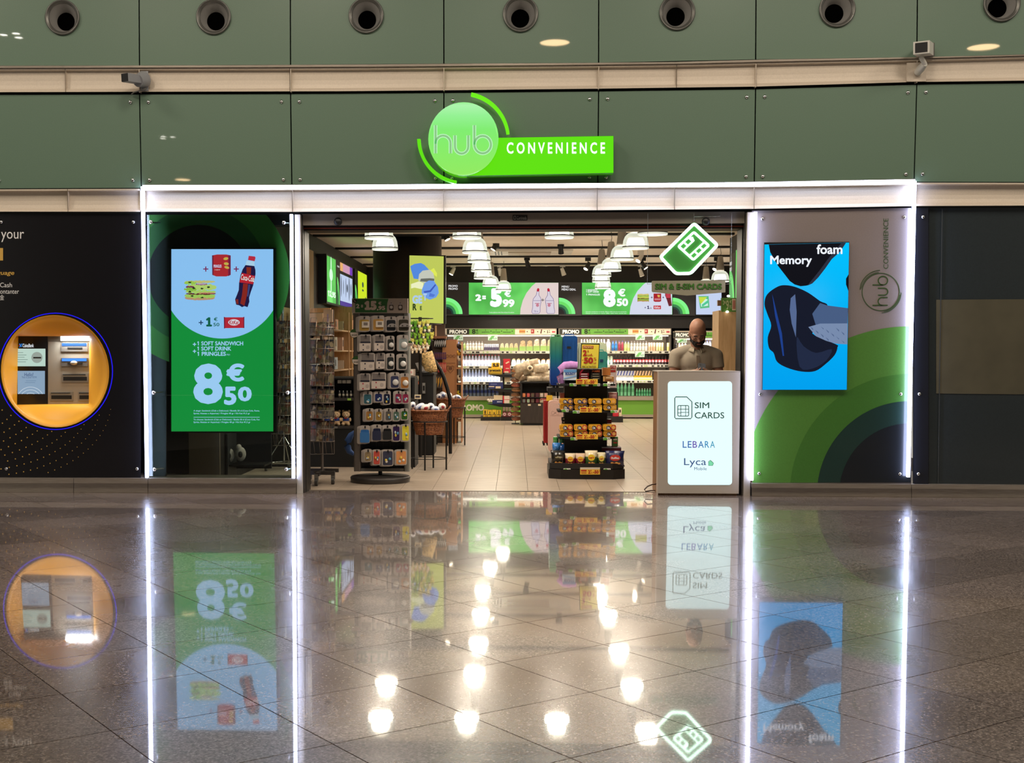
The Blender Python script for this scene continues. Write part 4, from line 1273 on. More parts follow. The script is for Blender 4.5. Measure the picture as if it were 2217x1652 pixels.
# ceiling fittings
q = P(1140, 548, 9.0)
ac = thing('ceiling_air_unit', (q.x, 9.2, ZC - .001), 'white square ceiling air conditioning unit between the pendant rows', 'air conditioner')
ob('body', MB().box(q.x - .6, q.x + .75, 8.8, 9.7, ZC - .03, ZC - .002, WHITE), ac)
ob('grille', MB().box(q.x - .3, q.x + .4, 8.95, 9.5, ZC - .042, ZC - .031, M((190, 176, 160), .5, name='grille_white')), ac)
for k in range(3): ob('slot', MB().box(q.x - .52 + k * .05, q.x - .5 + k * .05, 8.9, 9.6, ZC - .034, ZC - .0305, DARK), ac)
q = P(705, 507, 2.9)
cc = thing('dome_camera', (q.x, 2.9, ZC), 'small white dome camera on the ceiling just inside the doorway', 'camera')
ob('housing', MB().lathe([(.06, -.001), (.062, -.06), (.052, -.1)], (q.x, 2.9, ZC), WHITE, 20), cc)
ob('lens', MB().ell((q.x, 2.9, ZC - .1), (.05, .05, .035), BLACK, 14, 8), cc)
mb = MB().lathe([(0, -.05), (.05, -.04), (.06, -.02), (.06, -.001)], (P(1183, 578, 12).x, 12.2, ZC), WHITE, 18); ob('smoke_detector', mb, label='white round smoke detector on the ceiling above the bottle picture', cat='smoke detector')
for (a, b, y, l_) in ((748, 521, 4.3, 'left of the doorway pendants'), (806, 561, 6.9, 'beside the column top'), (1576, 512, 4.8, 'right of the glowing card sign')):
    q = P(a, b, y); yy = y
    ob('sprinkler', MB().lathe([(.028, -.004), (.03, -.001)], (q.x, yy, ZC), CHROME, 12).tube([(q.x, yy, ZC - .002), (q.x, yy, ZC - .04)], .007, CHROME).lathe([(.014, -.042), (.014, -.038)], (q.x, yy, ZC), CHROME, 10), label='tiny ceiling sprinkler ' + l_, cat='sprinkler')
# ================================================================== LIT SCREENS OF THE SHOP
def arcs_px(mb, cx, cy, r, box, Y, dy, k=1.0):
    for i, (f, c) in enumerate(((1, (130, 245, 140)), (.78, (104, 222, 100)), (.6, (52, 130, 78)), (.45, (24, 60, 50)), (.34, (30, 26, 26)))):
        p = clip(circ_px(cx, cy, r * f, 60), *box)
        if p: ppoly(mb, p, Y - dy - .001 * i, E(c, k), .001)
YK = YB - .1
bx = thing('dark_promo_board', (P(990, 682, YK).x, YK, P(990, 682, YK).z), 'dark board reading PROMO with green rings, left end of the back lightboxes', 'sign')
def board(o, x0, x1, lines, arc_cx):
    mb = MB(); q0, q1 = P(x0, 683.5, YK), P(x1, 611, YK)
    mb.box(q0.x, q1.x, YK, YK + .08, q0.z, q1.z, M((44, 40, 40), .4, emit=.25, ecol=(46, 42, 42), name='board_dark')); ob('case', mb, o)
    mb = MB(); arcs_px(mb, arc_cx, 680, 35.5, (x0, 612, x1, 680), YK, .003); ob('rings', mb, o)
    if lines:
        mb = MB()
        for t, a, b, c, d in lines: ptext(mb, t, a, b, c, d, YK - .003, E((235, 235, 235), 1), bold=.03)
        ob('lettering', mb, o)
board(bx, 965, 1015, (('PROMO', 971, 617, 991, 621.5), ('PROMO', 971, 623, 991, 627.5)), 966)
def screen(lab, x0, x1, gcol, fn):
    q0, q1 = P(x0, 682.5, YK), P(x1, 611.5, YK)
    o = thing('lit_promo_screen', ((q0.x + q1.x) / 2, YK, q0.z), lab, 'screen')
    ob('case', MB().box(q0.x, q1.x, YK, YK + .08, q0.z - .01, q1.z + .01, BLACK), o)
    mb = MB(); prect(mb, x0, 612, x1, 681, YK - .002, gcol, .001); ob('screen_face', mb, o)
    fn(o)
    return o
def _lg(nt, b):
    tc = nd(nt, 'ShaderNodeTexCoord'); n = nd(nt, 'ShaderNodeTexNoise'); n.inputs['Scale'].default_value = 1.6
    nt.links.new(tc.outputs['Object'], n.inputs['Vector'])
    nt.links.new(ramp(nt, n.outputs['Fac'], [(.35, (70, 176, 70)), (.65, (112, 232, 108))]), b.inputs['Emission Color']); b.inputs['Emission Strength'].default_value = .95; b.inputs['Base Color'].default_value = (.01, .03, .01, 1)
LITG = texmat('lit_green_print', _lg)
PKW = E((232, 214, 210), .95); BLW = E((212, 218, 236), 1.0); WT = E((240, 244, 246), 1.1)
def s1(o):
    mb = MB()
    ppoly(mb, [(1126, 680.8), (1127, 668), (1132, 650), (1140, 634), (1151, 620), (1160, 612.2), (1209, 612.2), (1209, 680.8)], YK - .004, PKW); ob('picture', mb, o, label='pinkish white field with two bottles')
    for dx, fl in ((1162.5, 1), (1190, -1)):
        m2 = MB(); ln = E((110, 90, 150), .9)
        f = lambda x, y: (dx + (x + y * -.1) * fl, 653 + y)
        body = [f(-2.2, -22), f(2.2, -22), f(3, -14), f(8.5, -6), f(9, 0), f(8, 12), f(9, 22), f(7, 26), f(-7, 26), f(-9, 22), f(-8, 12), f(-9, 0), f(-8.5, -6), f(-3, -14)]
        ppoly(m2, body, YK - .005, E((222, 214, 226), .95)); ribbon(m2, body, .9, YK - .0065, ln, .001, closed=True)
        ppoly(m2, [f(-2.6, -22), f(-2.6, -27), f(-1, -29), f(1, -29), f(2.6, -27), f(2.6, -22)], YK - .007, E((190, 30, 60), .95))
        ribbon(m2, [f(-8, -2), f(8, -2)], .8, YK - .007, ln); ribbon(m2, [f(-4, 4), f(6, 4)], 1.2, YK - .007, E((190, 60, 90), .9))
        ppoly(m2, circ_px(*f(2, 8), 3.4, 14), YK - .007, E((206, 130, 150), .9)); ptext(m2, '750 ml', *[a for p in (f(-5 if fl > 0 else 5, 19), f(5 if fl > 0 else -5, 23)) for a in p], YK - .0075, ln) if fl > 0 else None
        ob('bottle_picture', m2, o)
    mb = MB(); plus(mb, 1175, 649.5, 3.2, E((70, 70, 70), .8), YK - .006, 1.3)
    ptext(mb, '2', 1029, 637, 1042, 651.5, YK - .006, WT, bold=.08); ptext(mb, '=', 1044, 640, 1052, 648, YK - .006, WT, bold=.06)
    ptext(mb, '5', 1061, 624, 1087, 665, YK - .006, WT, bold=.09); ptext(mb, '99', 1088, 648, 1114, 665, YK - .006, WT, bold=.06)
    ptext(mb, '\u20ac', 1092, 629, 1106, 643, YK - .006, WT, bold=.05)
    ptext(mb, 'Consulta condiciones en tienda. Oferta valida hasta fin de existencias', 1059, 675, 1113, 677.5, YK - .006, WT)
    ob('lettering', mb, o)
screen('lit green promo screen with 2 = 5,99 and two bottles', 1015, 1209, LITG, s1)
o = thing('dark_promo_board', (P(1235, 682, YK).x, YK, P(1235, 682, YK).z), 'dark board reading MENU DEAL between the two green back screens', 'sign')
board(o, 1210, 1259.5, (('MENU', 1216, 618.5, 1232, 623), ('MENU DEAL', 1216, 624.5, 1247, 629)), 1210)
def s2(o):
    mb = MB(); ppoly(mb, [(1363, 680.8), (1365, 664), (1371, 646), (1380, 630), (1393, 616), (1398, 612.2), (1455, 612.2), (1455, 680.8)], YK - .004, BLW); ob('picture', mb, o, label='white field')
    mb = MB()
    # same four goods at small size
    def F(x, y):
        if x < 445 : return (1379 + (x - 398) * .28, 636 + (y - 605) * .30)          # sandwich
        if y > 680: return (1415 + (x - 484) * .37, 661 + (y - 686) * .34)           # bar
        if x < 503: return (1415 + (x - 459) * .42, 635 + (y - 551) * .40)           # can
        return (1438 + (x - 509) * .34, 633 + (y - 553) * .27)                       # bottle
    Sb = [0]
    ad_products_small(mb, YK - .006)
    ob('picture', mb, o, label='small sandwich, can, bottle and bar')
    mb = MB()
    ptext(mb, '8', 1306, 626, 1333, 665, YK - .006, WT, bold=.08); ptext(mb, '\u20ac', 1338, 625, 1354, 642, YK - .006, WT, bold=.05); ptext(mb, '50', 1335, 646, 1360, 663, YK - .006, WT, bold=.06)
    for t, x0, x1, y in (('1 SANDWICH', 1269, 1293, 626), ('1 SOFT DRINK', 1269, 1297, 630), ('1 PRINGLES', 1269, 1299, 636)): ptext(mb, t, x0, y, x1, y + 3.8, YK - .006, WT, bold=.03)
    ptext(mb, 'Consulta condiciones en tienda. Oferta valida hasta fin de existencias.', 1268, 674, 1357, 676, YK - .006, WT); ptext(mb, 'Check conditions in store. Offer valid while stocks last.', 1268, 677.5, 1357, 679.5, YK - .006, WT)
    ptext(mb, '1', 1401, 662, 1406, 669, YK - .006, NV, bold=.04); ptext(mb, '50', 1407, 665.5, 1411, 669, YK - .006, NV)
    plus(mb, 1411, 644, 2, NV, YK - .006, 1.1); plus(mb, 1436, 644, 2, NV, YK - .006, 1.1); plus(mb, 1397, 666, 1.5, NV, YK - .006, 1)
    ob('lettering', mb, o)
def ad_products_small(mb, Y):
    def pp(pts, c, dy=0): ppoly(mb, pts, Y - dy, E(c, .9), .001)
    rnd = random.Random(5)
    for i, (yc, h, c) in enumerate(((651, 4, (196, 150, 90)), (648, 5, (150, 180, 70)), (645.5, 3, (110, 60, 40)), (643, 5, (200, 210, 90)), (640, 4, (150, 190, 80)), (638, 3, (214, 200, 110)))):
        pts = [(lerp(1380, 1405, k / 9), yc - h / 2 + rnd.uniform(-.7, .7)) for k in range(10)] + [(lerp(1405, 1380, k / 9), yc + h / 2 + rnd.uniform(-.7, .7)) for k in range(10)]
        pp(pts, c, .0004 * i)
    pp([(1415, 635.5), (1431.5, 635.5), (1431.5, 652), (1428, 653.5), (1418, 653.5), (1415, 652)], (176, 34, 46))
    pp([(1417, 646), (1430, 646), (1430, 650), (1417, 650)], (214, 130, 140), .001); pp([(1423, 638), (1429, 639), (1428, 644), (1424, 643)], (226, 190, 90), .001)
    pp([(1440, 634), (1452, 634), (1453, 650), (1455, 662), (1448, 663), (1444, 650), (1440, 640)], (110, 26, 40)); pp([(1441, 636), (1452, 636), (1452, 645), (1442, 645)], (200, 60, 80), .001)
    pp([(1415, 661.5), (1431, 661.5), (1431, 669.5), (1415, 669.5)], (200, 36, 52)); ptext(mb, 'KitKat', 1417, 663, 1429, 668, Y - .0015, E((250, 230, 235), .9), .03)
screen('lit green promo screen with 8 euro 50 and menu pictures', 1260, 1455.5, LITG, s2)
o = thing('dark_promo_board', (P(1480, 682, YK).x, YK, P(1480, 682, YK).z), 'dark board with green rings under the SIM cards board', 'sign')
board(o, 1456.5, 1506, None, 1457)
def s3(o):
    mb = MB()
    ppoly(mb, [(1512, 641), (1534, 641), (1536, 666), (1516, 668)], YK - .005, E((90, 190, 130), 1)); ppoly(mb, [(1515, 644), (1532, 648), (1533, 662), (1518, 664)], YK - .0065, E((205, 240, 225), 1))
    ppoly(mb, [(1513, 643), (1531, 643), (1518, 658), (1515, 655)], YK - .0075, E((200, 220, 70), 1)); ppoly(mb, [(1519, 660), (1532, 650), (1534, 655), (1521, 664)], YK - .008, E((80, 200, 150), 1))
    ob('picture', mb, o)
screen('lit white picture screen right of the green rings, showing a green drink carton', 1507, 1562, E((196, 210, 240), 1.0), s3)
# ---- left wall light boxes (plane x = const)
XS = -2.74
def wx(px): return (XS) / ((px - 1115)) * -1 * -1   # metres per pixel at that depth
def LW(px, py):
    s_ = XS / (px - 1115.0); d = s_ * FPX
    return Vector((XS, d - CD, CH + (762 - py) * s_))
ZA, ZB_ = 2.03, 2.70
def wrect(mb, pa, pb, z0, z1, m, dx=.002):
    a, b = LW(pa, 700).y, LW(pb, 700).y
    mb.add([(XS + dx, a, z0), (XS + dx, b, z0), (XS + dx, b, z1), (XS + dx, a, z1)], [(0, 1, 2, 3)], m); return mb
def wbox(o, pa, pb, m, name='case'):
    a, b = LW(pa, 700).y, LW(pb, 700).y
    return ob(name, MB().box(XL + .001, XS, a, b, ZA - .03, ZB_ + .02, m), o)
def wtext(mb, t, pa, pb, z0, z1, m, bold=.02, dx=.005):
    a, b = LW(pa, 700).y, LW(pb, 700).y
    return textmb(mb, t, m, lambda u, v: Vector((XS + dx, u, v)), (a, z0, b, z1), bold)
o = thing('wall_lightbox', (XS, 7.2, ZA), 'lit green lightbox with a white watch, nearest on the left wall', 'sign')
wbox(o, 706.5, 729, BLACK); ob('screen_face', wrect(MB(), 707.5, 726.5, ZA, ZB_, LITG), o)
mb = MB(); y_ = LW(716, 700).y; z_ = 2.44
for dy, dz, yy, zz in ((0, 0, .17, .09), (0, .15, .05, .12), (0, -.15, .05, .12)):
    mb.add([(XS + .005, y_ + dy + yy * cos(t), z_ + dz + zz * sin(t)) for t in [i * pi / 10 for i in range(20)]], [tuple(range(20))], E((210, 250, 215), 1.1))
ob('watch_picture', mb, o); ob('lettering', wtext(MB(), '12,95', 708.5, 725.5, 2.1, 2.2, E((225, 255, 225), 1.1), .06), o)
o = thing('dark_promo_board', (XS, 8.0, ZA), 'dark board with green rings between the left wall lightboxes, nearer one', 'sign')
wbox(o, 729.2, 734.8, M((46, 42, 40), .5, emit=.15, ecol=(60, 54, 48), name='side_board')); ob('lettering', wtext(MB(), 'PROMO', 729.4, 734, 2.6, 2.63, E((220, 220, 220), .8), .03), o)
def wall_rings(o, pa, pb):
    a, b = LW(pa, 700).y, LW(pb, 700).y; mb = MB()
    for i, (f, c) in enumerate(((1, (118, 226, 112)), (.75, (80, 180, 84)), (.5, (30, 70, 50)))):
        mb.add([(XS + .003 + .001 * i, a + .002, ZA)] + [(XS + .003 + .001 * i, a + .002 + (b - a) * .96 * f * cos(t), ZA + .42 * f * sin(t)) for t in [k * pi / 2 / 12 for k in range(13)]], [tuple(range(14))], E(c, .9))
    ob('rings', mb, o)
wall_rings(o, 729.2, 734.8)
o = thing('wall_lightbox', (XS, 9.5, ZA), 'lit pale lightbox with dark travel goods and a purple strip, middle of the left wall', 'sign')
wbox(o, 735, 765, BLACK); mb = MB()
wrect(mb, 736, 762.5, 2.57, 2.70, E((214, 160, 190), .9)); wrect(mb, 736, 762.5, 2.10, 2.52, E((190, 206, 236), 1.0)); wrect(mb, 736, 762.5, ZA, 2.10, E((90, 60, 160), .8)); wrect(mb, 736, 742, 2.57, 2.7, E((240, 180, 110), .9), .003); wrect(mb, 757, 762.5, 2.57, 2.7, E((120, 60, 190), .9), .003)
ob('screen_face', mb, o)
mb = MB()
for p_, h_, w_ in ((738, .17, .5), (743, .12, .4), (748, .16, .4), (751, .07, .9), (755, .2, .6), (759, .1, .6)):
    y_ = LW(p_, 700).y; mb.add([(XS + .005, y_ + .08 * w_ * cos(t), 2.33 + h_ * sin(t)) for t in [i * pi / 8 for i in range(16)]], [tuple(range(16))], E((40, 44, 60), .8))
ob('goods_picture', mb, o)
o = thing('dark_promo_board', (XS, 10.8, ZA), 'dark board with green rings between the left wall lightboxes, farther one', 'sign')
wbox(o, 768, 773.5, M((30, 30, 32), .5, name='side_board2')); wall_rings(o, 768.5, 773.5)
o = thing('wall_lightbox', (XS, 11.4, ZA), 'lit yellow lightbox at the far end of the left wall', 'sign')
wbox(o, 774, 795, BLACK); ob('screen_face', wrect(MB(), 774.8, 794, ZA, ZB_ + .01, E((206, 232, 40), 1.0)), o)
mb = MB()
for p_, z_, h_ in ((785, 2.5, .05), (785, 2.4, .02), (779, 2.2, .02), (791, 2.2, .1)):
    y_ = LW(p_, 700).y; mb.add([(XS + .005, y_ + .12 * cos(t), z_ + h_ * sin(t)) for t in [i * pi / 6 for i in range(12)]], [tuple(range(12))], E((50, 80, 90), .8))
ob('print', mb, o)
# panels on the left wall
def lwx(px): s_ = XL / (px - 1115.0); return s_ * FPX - CD
ob('trim_2', MB().box(XL, XL + .03, lwx(655), lwx(674), .0, 2.72, OAK), kind='structure')
ob('trim_3', MB().box(XL, XL + .02, lwx(674.5), lwx(692), .0, 2.66, M((58, 46, 40), .5, name='dark_brown_panel')), kind='structure')
ob('trim_4', MB().box(XL, XL + .01, lwx(693), lwx(796), .9, ZA - .04, M((34, 56, 36), .5, name='dark_green_panel')), kind='structure')
# ---- right wall lightbox
XQ = 3.05
def RW(px): return XQ / (px - 1115.0) * FPX - CD
o = thing('wall_lightbox', (XQ, 5.6, 2.05), 'lit green lightbox with a white figure on the right wall', 'sign')
ob('case', MB().box(XQ + .004, XR + .08, 3.9, RW(1583.5), ZA - .08, ZB_ + .01, BLACK), o)
mb = MB(); a, b = 3.95, RW(1584.5); mb.add([(XQ, a, ZA - .0), (XQ, b, ZA), (XQ, b, ZB_), (XQ, a, ZB_)], [(3, 2, 1, 0)], LITG); ob('screen_face', mb, o)
mb = MB(); textmb(mb, '2', E((225, 250, 230), 1.1), lambda u, v: Vector((XQ - .004, u, v)), (RW(1592), 2.32, RW(1602), 2.6), .1)
ppts = [(3.95, ZA), (RW(1598), ZA), (RW(1600), 2.35), (RW(1606), 2.65), (3.95, 2.7)]
mb.add([(XQ - .003, y_, z_) for y_, z_ in ppts], [tuple(range(5))], E((210, 214, 226), .95)); ob('print', mb, o)
o = thing('dark_promo_board', (XQ, 6.6, 2.05), 'brown dark board with white words and green rings beside the right wall lightbox', 'sign')
ob('case', MB().box(XQ + .004, XR + .08, RW(1583), RW(1571), ZA - .08, ZB_ - .02, M((62, 54, 48), .5, name='side_board3')), o)
mb = MB()
for z_ in (2.52, 2.44): mb.add([(XQ + .001, RW(1576), z_), (XQ + .001, RW(1571.6), z_), (XQ + .001, RW(1571.6), z_ + .05), (XQ + .001, RW(1576), z_ + .05)], [(0, 1, 2, 3)], E((220, 220, 215), .8))
ob('lettering', mb, o)
mb = MB()
for i, (f, c) in enumerate(((1, (110, 226, 110)), (.7, (70, 160, 80)))):
    a = RW(1571.3); r_ = (a - RW(1582)) * f
    mb.add([(XQ + .002 - .001 * i, a, ZA - .06)] + [(XQ + .002 - .001 * i, a - r_ * cos(t), ZA - .06 + .5 * f * sin(t)) for t in [k * pi / 2 / 12 for k in range(13)]], [tuple(range(14))], E(c, .9))
ob('rings', mb, o)
# ---- yellow poster screen on the column
YP = 5.95
q0, q1 = P(886.5, 699, YP), P(959.5, 554, YP)
o = thing('poster_screen', ((q0.x + q1.x) / 2, YP, q0.z), 'tall yellow-green lit poster with silver and blue shapes in front of the dark column', 'screen')
mb = MB()
f4 = [(886, 697), (960, 700.5), (960.5, 555), (886.5, 553)]
ppoly(mb, f4, YP, M((9, 9, 9), .35, emit=.92, ecol=(196, 208, 92), name='poster_yellow'), .004); ob('screen_face', mb, o)
mb = MB(); a, b = P(886, 700, YP), P(966, 553, YP); mb.box(a.x, P(965, 700, YP).x, YP + .005, YP + .12, a.z - .005, b.z + .003, BLACK); ob('housing', mb, o)
mb = MB(); Z_ = lambda x, y: (640 + x / 5.1625, 460 + y / 5.1625)
def zp(pts, c, dy, k=.95): ppoly(mb, [Z_(*p) for p in pts], YP - dy, E(c, k), .001)
zp([(1282, 600), (1330, 575), (1400, 565), (1440, 585), (1500, 650), (1400, 690), (1370, 745), (1320, 740), (1290, 640)], (84, 140, 226), .002)
zp([(1380, 690), (1420, 650), (1500, 640), (1540, 680), (1555, 760), (1540, 830), (1480, 840), (1440, 790), (1370, 760)], (200, 204, 190), .003)
zp([(1500, 650), (1545, 620), (1580, 680), (1580, 720), (1550, 700)], (228, 238, 90), .0025)
zp([(1400, 740), (1500, 735), (1550, 740), (1550, 765), (1460, 775), (1390, 770)], (104, 108, 100), .004)
zp([(1290, 800), (1380, 770), (1430, 790), (1420, 860), (1330, 840), (1290, 850)], (240, 244, 196), .003)
zp([(1412, 860), (1440, 790), (1490, 760), (1545, 765), (1590, 830), (1600, 900), (1570, 950), (1500, 975), (1440, 950), (1410, 900)], (110, 158, 235), .0045)
zp([(1430, 880), (1500, 870), (1560, 800), (1570, 812), (1510, 890), (1440, 900)], (60, 90, 190), .0055); zp([(1500, 900), (1560, 920), (1540, 945), (1490, 940)], (80, 120, 215), .0055)
ob('picture', mb, o)
mb = MB(); LBp = E((176, 206, 240), .95)
ptext(mb, 'GE', *Z_(1305, 925), *Z_(1415, 1020), YP - .005, LBp, bold=.06); ptext(mb, 'T', *Z_(1425, 905), *Z_(1468, 985), YP - .005, LBp, bold=.06)
ptext(mb, 'R', *Z_(1308, 1020), *Z_(1352, 1095), YP - .005, E((50, 70, 30), .8), bold=.06); ptext(mb, 'E', *Z_(1390, 1045), *Z_(1412, 1092), YP - .005, E((60, 90, 40), .8), bold=.05)
ob('lettering', mb, o)
# ================================================================== OPEN COOLERS
YC = YB            # front plane of the coolers
SHW = M((206, 200, 190), .5, name='cooler_shelf'); CIN = M((120, 108, 94), .6, name='cooler_back'); CIND = M((60, 54, 48), .6, name='cooler_side')
GRP = M((112, 168, 58), .5, name='green_front'); STL = M((188, 176, 162), .35, .5, name='cooler_steel')
RAIL = M((222, 220, 206), .5, emit=.12, ecol=(222, 220, 206), name='price_rail')
def cooler(x0, x1, yt, lab, header, hsplit, htxt, shelves, front_txt=None):
    q0, q1 = P(x0, 905, YC), P(x1, yt, YC)
    X0, X1 = q0.x, q1.x
    zt_ = q1.z
    o = thing('open_cooler', ((X0 + X1) / 2, YC, 0), lab, 'cooler')
    mb = MB(); mb.box(X0, X0 + .02, YC, YC + .75, 0, zt_, CIND); mb.box(X1 - .02, X1, YC, YC + .75, 0, zt_, CIND)
    mb.box(X0, X1, YC + .7, YC + .75, .0, zt_, CIN); mb.box(X0, X1, YC, YC + .75, zt_ - .02, zt_, M((200, 190, 176), .5, name='cooler_top'))
    ob('body', mb, o)
    mb = MB(); prect(mb, x0 + .5, yt + 2, x1 - .5, yt + 15.5, YC, M((226, 206, 180), .5, emit=.35, ecol=(246, 222, 190), name='header_cream'), .03)
    ob('header', mb, o)
    mb = MB(); a, b, c = hsplit
    prect(mb, a, yt + 3, b, yt + 15, YC - .003, M((52, 52, 46), .5, emit=.1, ecol=(60, 60, 50), name='header_dark')); prect(mb, b, yt + 3, c, yt + 15, YC - .003, M((100, 160, 60), .5, emit=.35, ecol=(130, 190, 80), name='header_green'))
    if header:
        ptext(mb, 'PROMO', a + 6, yt + 5, b - 5, yt + 13.5, YC - .006, M((235, 230, 215), .5, emit=.5, ecol=(240, 236, 220), name='header_white'), bold=.05)
        Kk = M((24, 26, 20), .5, name='header_ink')
        ptext(mb, '8', b + 6, yt + 3.5, b + 13.5, yt + 14, YC - .006, Kk, bold=.03); ptext(mb, '\u20ac', b + 15, yt + 4, b + 19, yt + 8.5, YC - .006, Kk, bold=.02); ptext(mb, '50', b + 14.5, yt + 10, b + 19.5, yt + 14, YC - .006, Kk)
        w3 = (c - b - 30) / 3
        for i, t in enumerate(('SANDWICH', 'SOFT DRINK', 'PRINGLES')):
            xx = b + 27 + i * w3
            if xx + w3 > x1: break
            ptext(mb, t, xx, yt + 9, xx + w3 - 6, yt + 11.5, YC - .006, Kk, bold=.02); ptext(mb, '1', xx + w3 / 2 - 4, yt + 4, xx + w3 / 2 - 2.5, yt + 7.5, YC - .006, Kk, bold=.04)
            prect(mb, xx + w3 - 4, yt + 7, xx + w3 - 2, yt + 9, YC - .006, Kk)
        ob('header_print', mb, o)
        if c + 30 < x1:
            mb = MB(); k = (x1 - c)
            sx = c + k * .10
            for j, cl in enumerate(((222, 170, 90), (200, 120, 60), (226, 190, 120))): prect(mb, sx, yt + 5 + j * 2.6, sx + 13, yt + 7.4 + j * 2.6, YC - .004, M(cl, .5, name='print'))
            prect(mb, c + k * .38, yt + 4, c + k * .38 + 7, yt + 13, YC - .004, M((170, 50, 50), .5, name='print_red'))
            prect(mb, c + k * .395, yt + 6, c + k * .395 + 3, yt + 10, YC - .005, M((230, 190, 180), .5, name='print_pink'))
            ppoly(mb, [(c + k * .6, yt + 13), (c + k * .6 + 2.6, yt + 13), (c + k * .6 + 4.2, yt + 4), (c + k * .6 + 2, yt + 4)], YC - .004, M((90, 30, 30), .5, name='print_dark'))
            for t in (.29, .54, .70): ppoly(mb, circ_px(c + k * t, yt + 9, 1.2, 8), YC - .004, Kk)
            ptext(mb, '1', c + k * .76, yt + 6, c + k * .76 + 2.5, yt + 12, YC - .005, Kk, bold=.05); prect(mb, c + k * .80, yt + 6, c + k * .80 + 3, yt + 7, YC - .005, Kk); prect(mb, c + k * .80, yt + 10, c + k * .80 + 3.5, yt + 11, YC - .005, Kk)
            prect(mb, c + k * .88, yt + 7.5, c + k * .88 + 7, yt + 11.5, YC - .004, M((200, 90, 100), .5, name='print_rose'))
            ob('header_pictures', mb, o)
    for (a, b, yy, dep, lit) in shelves:
        qa, qb = P(a, yy, YC), P(b, yy, YC)
        sf_ = ob('shelf', MB().box(qa.x, qb.x, YC + .06, YC + .7, qa.z - .008, qa.z + .006, SHW), o)
        mb = MB(); prect(mb, a, yy - .5, b, yy + 5, YC + .03, RAIL, .015)
        rnd = random.Random(int(a * 7 + yy))
        xx = a + 2
        while xx < b - 6:
            wd = rnd.choice((3, 5, 8)); prect(mb, xx, yy + .6, min(xx + wd, b), yy + 4, YC + .027, M(rnd.choice(((40, 40, 38), (70, 68, 60), (235, 235, 225), (190, 215, 150), (50, 48, 44))), .5, name='price_tag')); xx += wd + rnd.choice((3, 5, 7))
        ob('price_rail', mb, sf_)
        if lit: ob('lamp', MB().box(qa.x + .03, qb.x - .03, YC + .1, YC + .13, qa.z - .03, qa.z - .012, E((255, 248, 225), lit)), o)
    ob('lamp', MB().box(X0 + .05, X1 - .05, YC + .08, YC + .11, zt_ - .16 - .01, zt_ - .14 - .01, E((255, 246, 225), 3)), o)
    light('AREA', ((X0 + X1) / 2, YC + .12, zt_ - .18), 14, (1, .95, .86), X1 - X0 - .2, rot=(math.radians(20), 0, 0), name='cooler_light', sizey=.05, parent=o)
    light('AREA', ((X0 + X1) / 2, YC + .14, zt_ - .18 - .47), 9, (1, .97, .92), X1 - X0 - .2, rot=(math.radians(25), 0, 0), name='cooler_light', sizey=.05, parent=o)
    light('AREA', ((X0 + X1) / 2, YC + .14, zt_ - .18 - .80), 8, (.96, .98, 1), X1 - X0 - .2, rot=(math.radians(25), 0, 0), name='cooler_light', sizey=.05, parent=o)
    for nm, ya, yb_, m, dy in (('bumper', 858, 866.5, STL, .03), ('front_panel', 866.5, 897.5, GRP, .0), ('kick_plate', 897.5, 903.5, STL, .01)):
        mb = MB(); prect(mb, x0, ya, x1, yb_, YC - dy, m, .05 + dy); ob(nm, mb, o)
    ob('deck', MB().box(X0, X1, YC, YC + .7, PZ_(859, YC) - .02, PZ_(859, YC), SHW), o)
    if front_txt:
        t, a, b = front_txt; mb = MB(); ptext(mb, t, a, 875.5, b, 889.5, YC - .004, M((236, 232, 214), .5, name='front_letters'), bold=.05); ob('lettering', mb, o)
    return o
cooler(963, 1206, 709, 'left open cooler with water and sandwiches, behind the snack shelves', 1, (967, 1016, 1115), None,
       [(965, 1083, 760.5, 0, 2.5), (1084, 1205, 760.5, 0, 2.0), (965, 1083, 793, 0, 2.5), (1084, 1205, 793, 0, 2), (965, 1083, 827, 0, 2), (1084, 1205, 827, 0, 0)], ('PROMO', 992, 1048))
cooler(1209, 1454, 709, 'middle open cooler with cola and green water bottles, behind the suitcases', 1, (1212, 1259, 1360), None,
       [(1211, 1453, 760.5, 0, 1.5), (1211, 1453, 790, 0, 2.0), (1211, 1453, 824, 0, 2.0)], ('PROMO', 1236, 1292))
cooler(1457, 1700, 716, 'right open cooler partly hidden behind the bearded man', 1, (1457, 1498, 1600), None, [(1459, 1690, 760, 0, 1.5), (1459, 1690, 792, 0, 0)], None)
# ---- small hanging tags
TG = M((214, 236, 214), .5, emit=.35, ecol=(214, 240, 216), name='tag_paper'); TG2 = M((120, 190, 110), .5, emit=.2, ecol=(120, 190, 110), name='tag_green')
for i, (a, b, c, d, l_) in enumerate(((982, 725, 1002.5, 737, 'over the white bottles of the left cooler'), (1056.5, 725, 1077, 737, 'over the tall cans of the left cooler'), (1376, 724.5, 1396, 736, 'left one over the milky bottles of the middle cooler'), (1413.5, 724.5, 1434, 736, 'over the cartons of the middle cooler'), (1375, 761, 1395.5, 773, 'in front of the cola bottles'), (1466, 733, 1487, 742, 'over the right cooler beside the bearded man'))):
    mb = MB(); prect(mb, a, b, c, d, YC - .04, TG, .003); ppoly(mb, [(a + 1, d - 1), (a + 8, d - 1), (a + 15, b + 2), (a + 8, b + 2)], YC - .042, TG2); ptext(mb, '2,5' if i % 2 else '4,5', a + 11, d - 6, c - 2, d - 2, YC - .043, M((90, 150, 120), .5, name='tag_ink'), bold=.03)
    ob('price_card', mb, label='white and green price card hanging ' + l_, cat='price card', group='price cards on the coolers')
